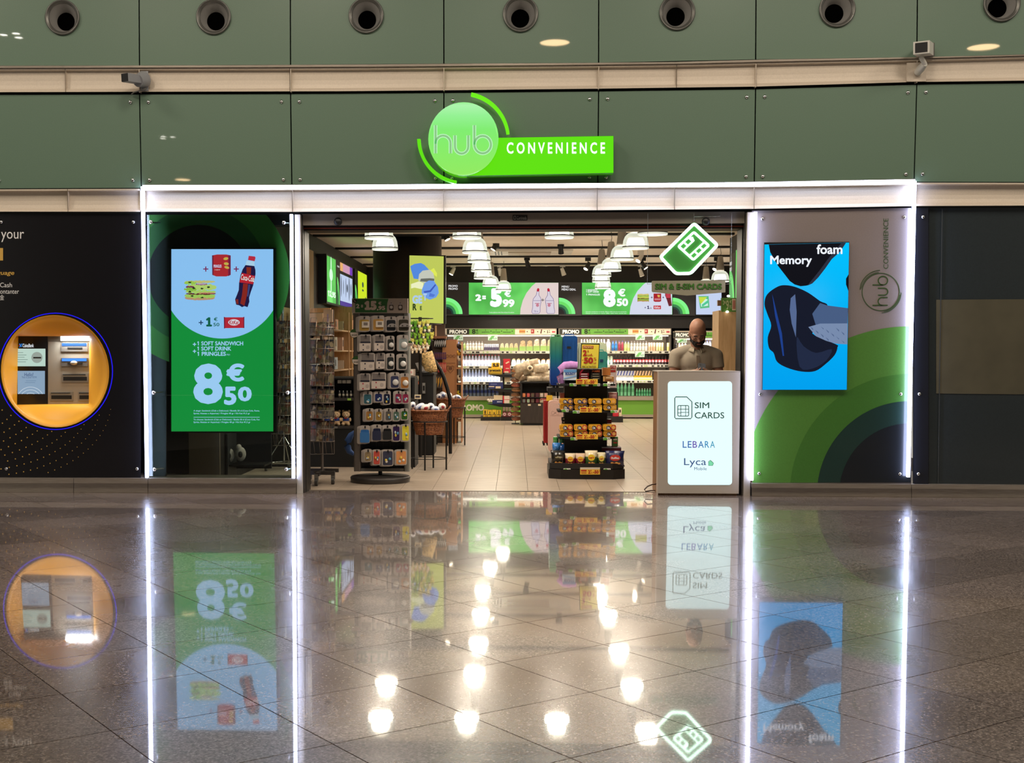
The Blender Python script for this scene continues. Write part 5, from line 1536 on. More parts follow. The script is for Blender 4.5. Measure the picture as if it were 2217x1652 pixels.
# ---- bottles and cans
def bottle_mesh(w_, h, body, labelm, capm, kind='pet', n=10):
    r = w_ / 2
    if kind == 'pet':
        prof = [(r * .9, 0), (r, h * .04), (r, h * .30), (r, h * .56), (r * .96, h * .66), (r * .5, h * .86), (r * .34, h * .9), (r * .4, h * .905), (r * .4, h)]
        ms = [body, body, labelm, body, body, body, capm, capm]
    elif kind == 'can':
        prof = [(r * .85, 0), (r, h * .04), (r, h * .5), (r, h * .94), (r * .8, h)]
        ms = [capm, body, labelm, capm]
    elif kind == 'cup':
        prof = [(r * .8, 0), (r, h * .6), (r, h * .62), (r, h * .8), (r * .6, h)]
        ms = [body, labelm, capm, capm]
    elif kind == 'milk':
        prof = [(r, 0), (r, h * .45), (r, h * .6), (r * .95, h * .72), (r * .45, h * .85), (r * .5, h * .86), (r * .5, h)]
        ms = [labelm, body, body, body, capm, capm]
    mb = MB().lathe(prof, (0, 0, 0), body, n, ms)
    return mb
def row(x0, x1, n, ytop, ybot, Y, name, label, cat, group, maker, deep=1, dz=.0):
    """n alike goods side by side between pixel columns on one shelf"""
    me = None
    sp_ = (x1 - x0) / n
    for dk_ in range(deep):
        for i in range(n):
            px = x0 + (i + .5) * sp_
            Yy = Y + dk_ * .11
            q = P(px, ybot, Y)
            if me is None:
                w_ = sp_ * SC(Y); h = P(px, ytop, Y).z - q.z
                mb = maker(w_, h); me = mb.mesh(name)
            o = bpy.data.objects.new(name, me); COL.objects.link(o)
            o.location = (q.x, Yy, q.z + .0005); WL[o.name] = o.location.copy()
            tag(o, label + (', %s from left' % ORD[i] if n > 1 else ''), cat, group)
YG = YC + .2
def bm(body, lab, cap, kind='pet', k=.86):
    return lambda w_, h: bottle_mesh(w_ * k, h, M(body, .3, name='drink'), M(lab, .5, name='wrap'), M(cap, .4, name='cap'), kind)
ROWS = [
 (965, 982, 3, 739, 759, 'plum bottles', (70, 30, 60), (90, 60, 90), (30, 30, 40), 'pet', 'drink_bottle', 'plum drink bottle at the left end of the left cooler top shelf', 'bottle'),
 (982, 996, 2, 739, 759, 'deep blue bottles', (24, 50, 96), (30, 70, 130), (30, 30, 40), 'pet', 'drink_bottle', 'deep blue drink bottle on the left cooler top shelf', 'bottle'),
 (996, 1009, 2, 741, 759, 'olive bottles', (110, 130, 70), (140, 150, 80), (40, 60, 40), 'pet', 'drink_bottle', 'olive green drink bottle on the left cooler top shelf', 'bottle'),
 (1009, 1047, 6, 739, 758, 'cream-labelled bottles', (150, 140, 130), (238, 230, 208), (70, 60, 54), 'milk', 'milk_bottle', 'cream-labelled dark-necked bottle, left cooler top shelf', 'bottle'),
 (1048, 1080, 8, 745, 759, 'slim cans', (60, 50, 80), (150, 150, 160), (190, 190, 190), 'can', 'drink_can', 'slim dark and silver can on the left cooler top shelf', 'can'),
 (999, 1083, 12, 768, 792.5, 'red-capped water', (190, 196, 220), (226, 190, 200), (200, 60, 70), 'pet', 'water_bottle', 'red-capped water bottle, second shelf of the left cooler', 'bottle'),
 (999, 1083, 12, 800, 826.5, 'pale water', (176, 190, 232), (206, 216, 244), (225, 230, 245), 'pet', 'water_bottle', 'pale blue water bottle, third shelf of the left cooler', 'bottle'),
 (998, 1080, 10, 834, 858, 'large water', (98, 110, 128), (26, 44, 104), (190, 200, 210), 'pet', 'water_bottle', 'large water bottle with navy label in the left cooler bottom', 'bottle'),
 (1256, 1311, 9, 735, 759.5, 'white milk', (236, 234, 222), (236, 234, 222), (245, 245, 235), 'milk', 'milk_bottle', 'white milk bottle on the middle cooler top shelf', 'bottle'),
 (1312, 1322, 1, 735, 759.5, 'yogurt', (236, 232, 214), (240, 228, 210), (245, 240, 230), 'milk', 'yogurt_bottle', 'cream yogurt bottle beside the blue ones in the middle cooler', 'bottle'),
 (1323.5, 1337, 2, 738, 759.5, 'blue bottles', (26, 74, 130), (40, 110, 170), (34, 44, 100), 'pet', 'drink_bottle', 'blue drink bottle on the middle cooler top shelf', 'bottle'),
 (1337.5, 1350.5, 2, 738, 759.5, 'dark red bottles', (112, 30, 44), (130, 40, 56), (40, 44, 100), 'pet', 'drink_bottle', 'dark red drink bottle on the middle cooler top shelf', 'bottle'),
 (1351, 1363.5, 2, 739, 759.5, 'lime bottles', (180, 186, 96), (206, 206, 120), (40, 44, 100), 'pet', 'drink_bottle', 'lime yellow drink bottle on the middle cooler top shelf', 'bottle'),
 (1364, 1402, 6, 739, 759, 'milky bottles', (150, 140, 130), (240, 230, 214), (70, 60, 54), 'milk', 'milk_bottle', 'white-labelled grey-necked bottle, middle cooler top shelf', 'bottle'),
 (1403, 1419, 3, 742, 759.5, 'salmon cartons', (206, 148, 116), (222, 176, 150), (210, 160, 130), 'can', 'drink_carton', 'salmon pink slim carton on the middle cooler top shelf', 'carton'),
 (1420, 1437, 3, 742, 759.5, 'cream cartons', (230, 212, 140), (238, 226, 170), (226, 206, 140), 'can', 'drink_carton', 'cream yellow slim carton on the middle cooler top shelf', 'carton'),
 (1443, 1451, 1, 742, 759.5, 'yellow carton', (230, 206, 120), (238, 226, 170), (226, 206, 140), 'can', 'drink_carton', 'single yellow carton at the right end of the middle cooler', 'carton'),
 (1313, 1327, 2, 771, 789.5, 'mint bottles', (170, 220, 180), (200, 235, 205), (220, 240, 220), 'cup', 'water_bottle', 'pale mint bottle left of the cola bottles', 'bottle'),
 (1327, 1452, 18, 769, 789.5, 'cola bottles', (26, 12, 12), (206, 72, 72), (30, 18, 18), 'pet', 'cola_bottle', 'dark cola bottle with red label in the middle cooler', 'bottle'),
 (1318, 1374, 7, 829, 857, 'green water tall', (128, 206, 160), (96, 172, 124), (220, 240, 220), 'pet', 'water_bottle', 'tall pale green water bottle in the bottom of the middle cooler', 'bottle'),
 (1376, 1410, 6, 841, 857, 'green water short', (110, 196, 146), (60, 150, 100), (200, 236, 210), 'pet', 'water_bottle', 'short green water bottle in the bottom of the middle cooler', 'bottle'),
 (1460, 1466, 1, 742, 758.5, 'black bottle', (20, 18, 20), (60, 50, 50), (20, 20, 20), 'pet', 'drink_bottle', 'black bottle at the left end of the right cooler', 'bottle'),
 (1467, 1487, 3, 742, 758.5, 'pale juices', (220, 196, 160), (236, 220, 180), (60, 60, 60), 'pet', 'juice_bottle', 'pale juice bottle in the right cooler beside the bearded man', 'bottle'),
 (1522, 1540, 3, 738, 757, 'blue-capped bottles', (190, 200, 230), (226, 226, 236), (50, 60, 150), 'pet', 'water_bottle', 'white bottle with blue cap right of the bearded man', 'bottle'),
 (1541, 1554, 2, 737, 765, 'orange bottles', (236, 150, 96), (244, 176, 120), (60, 40, 30), 'pet', 'juice_bottle', 'orange juice bottle between the bearded man and the wood panel', 'bottle'),
]
for (a, b, n, yt, yb_, g_n, c1, c2, c3, kd, nm, lb, ct) in ROWS:
    row(a, b, n, yt, yb_, YG, nm, lb, ct, (g_n + ' in the coolers') if n > 1 else None, bm(c1, c2, c3, kd))
# sandwiches and packs
def pack(cols, wedge=False):
    def f(w_, h):
        mb = MB(); w2 = w_ * .46
        m1, m2 = M(cols[0], .5, name='pack_body'), M(cols[1], .4, name='pack_top', noise_=.4, nscale=34)
        mb.box(-w2, w2, -.03, .05, 0, h * .42, m1)
        mb.prism([(-w2 * .92, h * .42), (w2 * .92, h * .42), (w2 * .7, h * .95), (w2 * .1, h), (-w2 * .6, h * .9)], -.02, .03, m2)
        return mb
    return f
ROW2 = [
 (1082, 1102, 2, 743, 759.5, ((150, 178, 100), (224, 208, 176)), 'first'), (1102, 1122, 2, 743, 759.5, ((150, 178, 100), (212, 188, 150)), 'second'),
 (1124, 1154, 2, 737, 759.5, ((150, 186, 104), (196, 166, 128)), 'third'), (1154, 1184, 2, 734, 759.5, ((150, 186, 104), (216, 190, 170)), 'fourth'), (1184, 1204, 2, 735, 759.5, ((150, 186, 104), (200, 184, 150)), 'fifth')]
for a, b, n, yt, yb_, c, od in ROW2:
    row(a, b, n, yt, yb_, YG - .06, 'sandwich_pack', 'sandwich in green tray, %s pair of the left cooler' % od, 'sandwich', 'sandwiches in green trays, %s pair' % od, pack(c))
row(1107, 1148, 4, 776, 792.5, YG, 'sandwich_pack', 'cream wrapped sandwich behind the bread snack bags', 'sandwich', 'cream wrapped sandwiches', pack(((230, 206, 150), (238, 222, 180))))
row(1148, 1204, 5, 777, 792.5, YG, 'sandwich_pack', 'peach sandwich pack, second shelf, left of the tall suitcases', 'sandwich', 'peach sandwich packs', pack(((244, 206, 140), (240, 190, 140))))
row(1152, 1204, 4, 797, 812, YG, 'salad_tub', 'dark and red salad tub left of the tall suitcases', 'tub', 'salad tubs', lambda w_, h: bottle_mesh(w_ * .92, h, M((200, 90, 70), .4, name='salad'), M((60, 34, 30), .4, name='salad_dark'), M((230, 220, 200), .4, name='lid'), 'can'))
row(1152, 1204, 4, 813, 827, YG, 'salad_tub', 'white dotted tub under the red salad tubs, left of the blue suitcase', 'tub', 'white tubs', lambda w_, h: bottle_mesh(w_ * .92, h, M((226, 216, 196), .4, name='tub'), M((140, 110, 80), .4, name='tub_print'), M((240, 234, 214), .4, name='lid2'), 'cup'))
def strip_pack(c1, c2, g_):
    def f(w_, h):
        mb = MB(); mb.box(-w_ * .46, w_ * .46, -.05, .05, 0, h, M(c1, .5, name='pack_light'))
        mb.prism([(-w_ * .4, 0), (-w_ * .05, 0), (w_ * .35, h), (0, h)], -.053, -.05, M(c2, .5, name='pack_stripe'))
        return mb
    return f
row(1335, 1373, 6, 803, 812.5, YG, 'striped_carton', 'white carton with blue diagonal stripe in the middle cooler', 'carton', 'blue striped cartons', strip_pack((226, 228, 240), (50, 60, 150), 0))
row(1373, 1411, 6, 803, 812.5, YG, 'striped_carton', 'white carton with black and orange stripe, middle cooler', 'carton', 'orange striped cartons', strip_pack((240, 206, 170), (50, 30, 30), 0))
row(1332, 1371, 5, 813, 823.5, YG, 'grey_tray', 'plain grey packet under the blue striped cartons', 'packet', 'grey packets', lambda w_, h: MB().box(-w_ * .49, w_ * .49, -.05, .05, 0, h, M((190, 186, 180), .5, name='grey_pack')))
row(1372, 1411, 6, 813, 823.5, YG, 'yellow_packet', 'golden yellow packet under the orange striped cartons', 'packet', 'yellow packets', lambda w_, h: MB().box(-w_ * .49, w_ * .49, -.05, .05, 0, h, M((206, 166, 30), .5, name='yellow_pack')))
# ================================================================== SNACK SHELVES BY THE LEFT COOLER
Y1 = YF_(911)
X_ = lambda px: PX_(px, Y1)
Z1 = lambda py: PZ_(py, Y1)
o = thing('snack_shelf', (X_(1076), Y1, 0), 'low black tiered snack shelf before the left cooler', 'shelf')
ob('base', MB().box(X_(1041), X_(1083), Y1, Y1 + .5, 0, Z1(903), DARK).box(X_(1084), X_(1111), Y1, Y1 + .5, 0, Z1(903), DARK), o)
ob('back_panel', MB().box(X_(1088), X_(1092), Y1 + .2, Y1 + .25, Z1(903), Z1(780), BLACK), o)
for py in (810.5, 842.5, 875):
    mb = MB(); mb.prism([(X_(1055), Z1(py)), (X_(1112), Z1(py)), (X_(1112), Z1(py + 7)), (X_(1082), Z1(py + 6))], Y1 + .02, Y1 + .35, BLACK); ob('shelf_board', mb, o)
def pbox(x0, y0, x1, y1, Y, dep, m, name, lab, cat, group=None, extra=None, tilt=0):
    a, b = P(x0, y1, Y), P(x1, y0, Y)
    mb = MB().box(a.x, b.x, Y, Y + dep, a.z, b.z, m)
    if extra:
        for it in extra:
            if it[0] == 'r': prect(mb, it[1], it[2], it[3], it[4], Y - .002 - .001 * (it[6] if len(it) > 6 else 0), it[5], .0015)
            elif it[0] == 't': ptext(mb, it[1], it[2], it[3], it[4], it[5], Y - .004, it[6], bold=it[7] if len(it) > 7 else .02)
            elif it[0] == 'p': ppoly(mb, it[1], Y - .003, it[2])
    return ob(name, mb, label=lab, cat=cat, group=group)
YEL = M((232, 190, 50), .45, name='yellow_card'); INK = M((40, 30, 24), .5, name='ink'); REDC = M((204, 40, 56), .45, name='red_card'); NAVY = M((40, 50, 110), .45, name='navy_card'); CRM = M((232, 214, 180), .5, name='cream_card')
pbox(1064, 785, 1082, 797, Y1 + .12, .1, YEL, 'yellow_box', 'upper small yellow box with black curls on the black snack shelf', 'box', None, [('t', 'S,S', 1067, 787, 1080, 795, INK, .06)])
pbox(1057.5, 797, 1086.5, 810, Y1 + .06, .16, YEL, 'yellow_box', 'wide yellow box on the top of the black snack shelf', 'box', None, [('t', 'pretzels', 1060, 799, 1084, 806, INK, .04), ('r', 1058, 807.5, 1086, 808.5, INK)])
pbox(1089.5, 777, 1104.5, 807, Y1 + .14, .06, REDC, 'red_pack', 'upright crimson box at the left of the bread bags', 'box', None, [('p', [(1094, 786), (1101, 782), (1103, 784), (1096, 788)], CRM), ('r', 1095, 797, 1102, 798.5, CRM), ('r', 1092, 804, 1101, 807, CRM)])
pbox(1058, 828, 1089, 841.5, Y1 + .05, .2, NAVY, 'blue_pack', 'wide navy packet on the middle board of the snack shelf', 'packet', None, [('r', 1062, 831, 1076, 832.5, M((120, 130, 190), .5, name='lt')), ('r', 1073, 836.5, 1084, 841, CRM), ('r', 1058.5, 836, 1070, 838, CRM)])
pbox(1092, 813, 1104, 827, Y1 + .1, .06, CRM, 'cream_pack', 'small cream packet between the crimson box and green tub', 'packet')
pbox(1091, 842, 1108, 849, Y1 + .06, .1, M((60, 150, 100), .5, name='green_tub'), 'green_tub', 'small green tub on the black snack shelf', 'tub')
mb = MB()
for i in range(5): mb.ell(P(1057 + i * 2.6, 866 + (i % 2) * 3, Y1 + .08), (.028, .03, .024), M((236, 228, 212), .6, name='dough'), 8, 6)
ob('cracker_bag', mb, label='white lumpy cracker bag on the lower board of the snack shelf', cat='bag', kind='thing')
pbox(1069, 856, 1088, 866, Y1 + .06, .15, CRM, 'cream_box', 'cream box above a navy one on the lower snack board', 'box')
pbox(1066, 866.5, 1088, 874.5, Y1 + .05, .16, NAVY, 'navy_box', 'navy box under the cream box on the lower snack board', 'box', None, [('r', 1076, 869, 1087, 871, M((200, 205, 225), .5, name='lt2'))])
pbox(1089, 857, 1103, 873, Y1 + .05, .15, M((236, 220, 206), .5, name='wht_card'), 'biscuit_box', 'white box with red left edge on the lower snack board', 'box', None, [('r', 1089, 857, 1091.5, 873, REDC), ('r', 1089.5, 864.5, 1103, 865.5, REDC, 1)])
for i in range(4):
    x = 1046 + i * 9.8
    pbox(x, 887 + (i % 2) * .6, x + 9, 902.6, Y1 + .03, .2, YEL, 'yellow_pack', 'yellow and black pack, %s in the floor row of the snack shelf' % ORD[i], 'pack', None, [('r', x + 3 + (i % 2), 889 + 2 * (i % 3), x + 5.6, 896, INK), ('r', x + 1, 897, x + 8, 898.2, INK), ('r', x + 5, 899, x + 8, 902, M((200, 140, 30), .5, name='amber'), 1)])
for i in range(2): pbox(1088 + i * 10.4, 892, 1097.6 + i * 10.4, 902.6, Y1 + .03, .2, M((110, 30, 44), .45, name='maroon_card'), 'maroon_box', 'maroon box with pink ring, %s beside the yellow packs' % ('left one' if i == 0 else 'right one'), 'box', None, [('p', circ_px(1092.5 + i * 10.4, 897, 3.6, 14), M((226, 190, 190), .5, name='pinkp')), ('p', circ_px(1092.5 + i * 10.4, 897, 2, 12), M((150, 70, 70), .5, name='rosep')) if 0 else ('r', 1091 + i * 10.4, 896, 1094 + i * 10.4, 898, M((150, 70, 70), .5, name='rosep'), 2)])
row(1088, 1107, 3, 879, 891, Y1 + .08, 'snack_pot', 'pot with pale lid on the maroon boxes', 'pot', 'lidded pots on the maroon boxes', lambda w_, h: bottle_mesh(w_ * .9, h, M((226, 206, 196), .5, name='pot'), M((120, 50, 50), .5, name='potband'), M((236, 226, 220), .5, name='potlid'), 'cup'))
# clip strip of bread rolls packets
YB2 = YF_(918)
o = thing('clip_strip_stand', (PX_(1116, YB2), YB2 + .06, 0), 'thin dark wire stand carrying the column of bread roll packets', 'display stand')
q = P(1116, 905, YB2)
ob('pole', MB().tube([(q.x, YB2 + .06, 0), (q.x, YB2 + .06, PZ_(795, YB2))], .006, BLACK), o)
ob('foot', MB().box(q.x - .07, q.x + .07, YB2 - .03, YB2 + .15, 0, .012, BLACK), o)
for i in range(11):
    py = 803 + i * 10.4
    q = P(1117 + .8 * sin(i * 2.1), py, YB2)
    mb = MB(); mb.ell((q.x, YB2, q.z), (.085, .045, .034), M((204 - i % 3 * 10, 140 - (i % 4) * 8, 92), .55, name='bread', noise_=.3, nscale=30), 12, 8)
    mb.ell((q.x, YB2 - .006, q.z + .018), (.092, .045, .030), BLISTER, 12, 6)
    ob('bread_packet', mb, label='clear packet of bread rolls, %s from the top of the hanging column' % ORD[i], cat='bread', group='bread roll packets of the hanging column')
# dark cabinet with bread bags
Y2 = YF_(921)
X2 = lambda px: PX_(px, Y2); Z2 = lambda py: PZ_(py, Y2)
o = thing('dark_cabinet', (X2(1160), Y2, 0), 'dark wooden promotion cabinet with two rows of packets, left of the suitcases', 'cabinet')
xa_, xb_ = X2(1127), X2(1192)
ob('body', MB().box(xa_, xb_, Y2, Y2 + .8, .04, Z2(873), DARKWOOD), o)
ob('side_panel', MB().box(xa_, xa_ + .03, Y2, Y2 + .8, Z2(873), Z2(828), BLACK).box(xb_ - .03, xb_, Y2, Y2 + .8, Z2(873), Z2(828), BLACK).box(xa_, xb_, Y2 + .5, Y2 + .53, Z2(873), Z2(828), BLACK), o)
ob('top', MB().box(xa_ - .01, xb_, Y2 - .02, Y2 + .8, Z2(829), Z2(826.5), BLACK), o)
ob('shelf', MB().box(xa_ + .03, xb_ - .03, Y2, Y2 + .5, Z2(861.5), Z2(860), BLACK), o)
ob('plinth', MB().box(xa_ + .05, xb_ - .05, Y2 + .05, Y2 + .75, 0, .04, BLACK), o)
for (a, b) in ((1146, 875), (1168, 875)):
    mb = MB(); prect(mb, a - 3, b, a + 3, b + 3.5, Y2 - .003, CRM); ob('price_tag', mb, o)
cl = [(226, 140, 84), (210, 90, 84), (96, 90, 70), (80, 40, 50), (214, 200, 190), (226, 170, 160), (120, 130, 126), (166, 190, 160), (100, 90, 74), (120, 40, 56), (200, 186, 160), (236, 180, 40)]
for r_ in range(2):
    for i in range(6):
        c = cl[r_ * 6 + i]; x = 1130.5 + i * 9.3 + (1 if i > 2 else 0)
        pbox(x, 851 + r_ * 12.2, x + 8, 860 + r_ * 12.2, Y2 + .04, .08, M((90, 30, 34) if i < 4 else (180, 150, 120), .4, name='sachet_edge'), 'tea_packet', 'small coloured packet, %s in the %s row of the dark cabinet' % (ORD[i], 'upper' if r_ == 0 else 'lower'), 'packet', 'packets in the dark cabinet', [('p', rr_px(x + 1.3, 851.6 + r_ * 12.2, x + 6.8, 859.5 + r_ * 12.2, 1.6, 2), M(c, .4, name='sachet_face'))])
rnd = random.Random(12)
def bag(mb, c, sx, sy, sz, m, rz=0, seed=1, n=14, k=9):
    """pillow bag: seamed ends, bulging middle, dented"""
    rn = random.Random(seed); vs = []
    for j in range(k + 1):
        v = j / k
        for i in range(n):
            t = 2 * pi * i / n
            prof = (sin(pi * min(max(v, .0), 1))) ** .55
            x = cos(t) * sx * (.93 + .07 * prof) * (1 if abs(cos(t)) < .99 else 1)
            y = sin(t) * sy * (prof * .95 + .05)
            z = -sz + 2 * sz * v
            d = 1 + rn.uniform(-.07, .07)
            vs.append(Vector((x * (1 + rn.uniform(-.02, .02)), y * d, z + rn.uniform(-.02, .02) * sz)))
    if rz: R = rz; vs = [R @ v for v in vs]
    vs = [v + Vector(c) for v in vs]
    fs = [(j * n + i, j * n + (i + 1) % n, (j + 1) * n + (i + 1) % n, (j + 1) * n + i) for j in range(k) for i in range(n)]
    fs += [tuple(range(n - 1, -1, -1)), tuple(range(k * n, k * n + n))]
    return mb.add(vs, fs, m, True)
def ry(a): return Matrix.Rotation(a, 3, 'Y')
def rx_(a): return Matrix.Rotation(a, 3, 'X')
CLR = [(196, 178, 152), (184, 164, 138), (206, 192, 168), (176, 150, 122)]
bags = [(1131, 795, 20, 10, 1.2), (1150, 787, 18, 9, 1.35), (1150, 801, 20, 9, 1.3), (1126, 808, 16, 9, .6), (1171, 797, 18, 10, 1.5), (1166, 812, 19, 9, 1.4), (1186, 811, 15, 9, 1.5), (1139, 817, 18, 8, 1.4), (1157, 820, 18, 7, 1.5), (1176, 820, 17, 7, 1.55), (1190, 821, 10, 7, 1.5)]
for i, (px, py, a, b, an) in enumerate(bags):
    s_ = SC(Y2); q = P(px, py, Y2 + .15)
    mb = MB(); bag(mb, (q.x, Y2 + .12 + (i % 4) * .07, q.z), b * s_ * .95, .045, a * s_ * .9, M(CLR[i % 4], .3, coat=.4, name='crisp_film', noise_=.35, nscale=22), ry(an), i)
    nm = ['leaning at the top left', 'at the very top', 'under the top one', 'slumped at the left edge', 'upright right of the top one', 'in the middle', 'nearest the blue suitcase, upper', 'lowest at the left', 'lowest, second from the left', 'lowest, third from the left', 'lowest, nearest the blue suitcase'][i]
    ob('bread_bag', mb, label='clear bag of pale bread snacks, ' + nm, cat='bag', group='bread snack bags on the dark cabinet')
mb = MB(); q = P(1147.5, 797, Y2 + .05); mb.ell(q, (.055, .01, .045), M((236, 220, 190), .4, name='bag_label'), 16, 8); mb.ell((q.x, q.y - .006, q.z), (.03, .008, .028), M((90, 74, 60), .4, name='bag_logo'), 12, 6)
ob('round_sticker', mb, label='round cream sticker with dark centre on the bread bags', cat='sticker')
# ================================================================== SNACK GONDOLA IN THE DOORWAY
YA = YF_(1037)
XG = lambda px, Y=YA: P(px, 900, Y).x
ZG = lambda py, Y=YA: P(1270, py, Y).z
gx = XG(1272); gy = YA + .36
def octo(hw, hd, ch, z0, z1, m, mb=None, yoff=0):
    pts = [(-hw + ch, -hd), (hw - ch, -hd), (hw, -hd + ch * .7), (hw, hd), (-hw, hd), (-hw, -hd + ch * .7)]
    mb = mb or MB()
    vs = [(gx + a, gy + b + yoff, z0) for a, b in pts] + [(gx + a, gy + b + yoff, z1) for a, b in pts]; k = 6
    return mb.add(vs, [tuple(range(k - 1, -1, -1)), tuple(range(k, 2 * k))] + [(i, (i + 1) % k, (i + 1) % k + k, i + k) for i in range(k)], m)
hw0 = 83 * SC(YA)
o = thing('snack_gondola', (gx, gy, 0), 'black tiered gondola full of biscuits and crisps in the doorway', 'gondola')
ob('base', octo(hw0, .36, .12, 0, ZG(1017), M((24, 20, 18), .4, name='gondola_base')), o)
ob('tray', octo(hw0 * .975, .35, .12, ZG(1016), ZG(1004), DARK), o)
ob('core', MB().box(gx - .22, gx + .22, gy - .08, gy + .3, ZG(1004), ZG(800), BLACKM), o)
TIER = []
for py, f, hd in ((951, .75, .27), (893.5, .755, .25), (835.5, .76, .25)):
    yy = gy - hd
    z1 = P(1270, py - 4, yy).z
    ob('shelf', octo(hw0 * f, hd, .1, P(1270, py, yy).z, z1, M((34, 32, 32), .4, name='gondola_shelf')), o)
    mb = MB()
    for s_ in (-1, 1): mb.tube([(gx + s_ * (hw0 * f - .02), yy + .08, z1), (gx + s_ * (hw0 * f - .02), yy + .08, z1 + .05), (gx + s_ * (hw0 * f - .02), gy + hd, z1 + .05)], .004, CHROME, 5)
    ob('side_rail', mb, o)
    TIER.append((yy, z1))
mb = MB(); mb.tube([(gx - hw0 + .03, gy - .2, ZG(1004)), (gx - hw0 + .03, gy - .2, ZG(990)), (gx - hw0 + .14, gy - .34, ZG(990)), (gx - hw0 + .14, gy - .34, ZG(1003))], .004, CHROME, 5)
ob('side_rail', mb, o)
GT = M((230, 230, 222), .5, name='shelf_label'); GTG = M((96, 160, 60), .5, name='shelf_label_green')
for i, (a, b, yy) in enumerate(((1233, 830, 0), (1259, 830, 0), (1284, 830, 0), (1306, 830, 0), (1216, 886, 1), (1240, 889, 1), (1322, 888, 1), (1235, 947, 2), (1306, 947, 2), (1220, 1014, 3), (1307, 1014, 3))):
    Yt = (TIER[2][0], TIER[1][0], TIER[0][0], gy - .35)[yy] - .006
    mb = MB(); prect(mb, a, b, a + 15, b + 6, Yt, GT, .003); ppoly(mb, [(a, b + 6), (a + 9, b + 6), (a + 9, b + 2.5), (a + 6, b + .5), (a + 2, b + .8), (a, b + 3)], Yt - .002, GTG)
    prect(mb, a + 10.5, b + 1.5, a + 14, b + 4.5, Yt - .002, M((150, 150, 142), .5, name='label_ink')); ob('price_tag', mb, o)
PYL = M((236, 190, 66), .45, emit=.05, ecol=(236, 190, 66), name='promo_yellow'); PRD = M((176, 40, 30), .5, name='promo_red')
for (a, b, c, d, k) in ((1247, 821, 1294, 832, 2), (1255.5, 881.5, 1303, 893, 1), (1247, 940, 1294.5, 951, 0), (1256, 1012, 1299, 1027.5, 3)):
    Yt = (TIER[0][0], TIER[1][0], TIER[2][0], gy - .36)[k] - .012
    mb = MB(); prect(mb, a, b, c, d, Yt, PYL, .003)
    if k == 3: prect(mb, a, b, c, b + 4, Yt - .001, M((214, 206, 190), .5, name='promo_cream')); b += 4
    prect(mb, a + 2, b + 1.5, a + 14, b + 4.5, Yt - .002, PRD); prect(mb, a + 2, b + 6.5, a + 14, b + 7.3, Yt - .002, PRD); prect(mb, a + 2, b + 8.5, a + 14, b + 9.2, Yt - .002, PRD)
    ptext(mb, '2', a + 17, b + 2, a + 22, b + 9.5, Yt - .003, PRD, bold=.04); ptext(mb, '\u00aa', a + 22.5, b + 1.5, a + 24.5, b + 4.5, Yt - .003, PRD, bold=.03); ptext(mb, 'ud.', a + 22.5, b + 6, a + 27, b + 9, Yt - .003, PRD, bold=.02)
    ptext(mb, '-50', a + 28, b + 2, a + 40, b + 9.5, Yt - .003, PRD, bold=.05); ptext(mb, '%', a + 41, b + 2, a + 44, b + 5, Yt - .003, PRD, bold=.02)
    ob('promo_strip', mb, o, label='yellow strip reading 2 -50%')
# upright promo poster
YQ = TIER[2][0] + .05
o = thing('promo_poster', (P(1278, 800, YQ).x, YQ, P(1278, 800, YQ).z), 'yellow framed poster reading 2 Ud 50% on top of the snack gondola', 'poster')
K_ = lambda x, y: (1180 + x / 11.011, 730 + y / 11.011)
mb = MB(); ppoly(mb, [K_(840, 745), K_(1275, 755), K_(1308, 152), K_(862, 148)], YQ, BLACK, .012); ob('frame', mb, o)
mb = MB(); ppoly(mb, [K_(858, 735), K_(1262, 742), K_(1290, 180), K_(882, 172)], YQ - .002, M((226, 206, 70), .45, emit=.08, ecol=(230, 206, 70), name='poster_yellow_paper'), .001)
ppoly(mb, [K_(900, 270), K_(1150, 275), K_(1155, 205), K_(903, 200)], YQ - .004, PRD); ptext(mb, 'PROMO', *K_(918, 215), *K_(1138, 262), YQ - .006, M((236, 200, 130), .5, name='poster_pale'), bold=.04)
ptext(mb, '2', *K_(900, 305), *K_(998, 450), YQ - .005, PRD, bold=.06); ptext(mb, '\u00aa', *K_(1015, 310), *K_(1040, 360), YQ - .005, PRD, bold=.02); ptext(mb, 'ud.', *K_(1012, 392), *K_(1142, 450), YQ - .005, PRD, bold=.02)
ptext(mb, '-', *K_(888, 535), *K_(912, 550), YQ - .005, PRD, bold=.03); ptext(mb, '50', *K_(922, 480), *K_(1148, 630), YQ - .005, PRD, bold=.06); ptext(mb, '%', *K_(1165, 482), *K_(1222, 560), YQ - .005, PRD, bold=.01); ptext(mb, 'off', *K_(1152, 600), *K_(1222, 636), YQ - .005, PRD, bold=.01)
ptext(mb, 'combina como quieras', *K_(884, 662), *K_(1220, 682), YQ - .005, INK); ptext(mb, 'MIX & MATCH', *K_(884, 690), *K_(1215, 718), YQ - .005, INK, bold=.04)
ob('poster_face', mb, o)
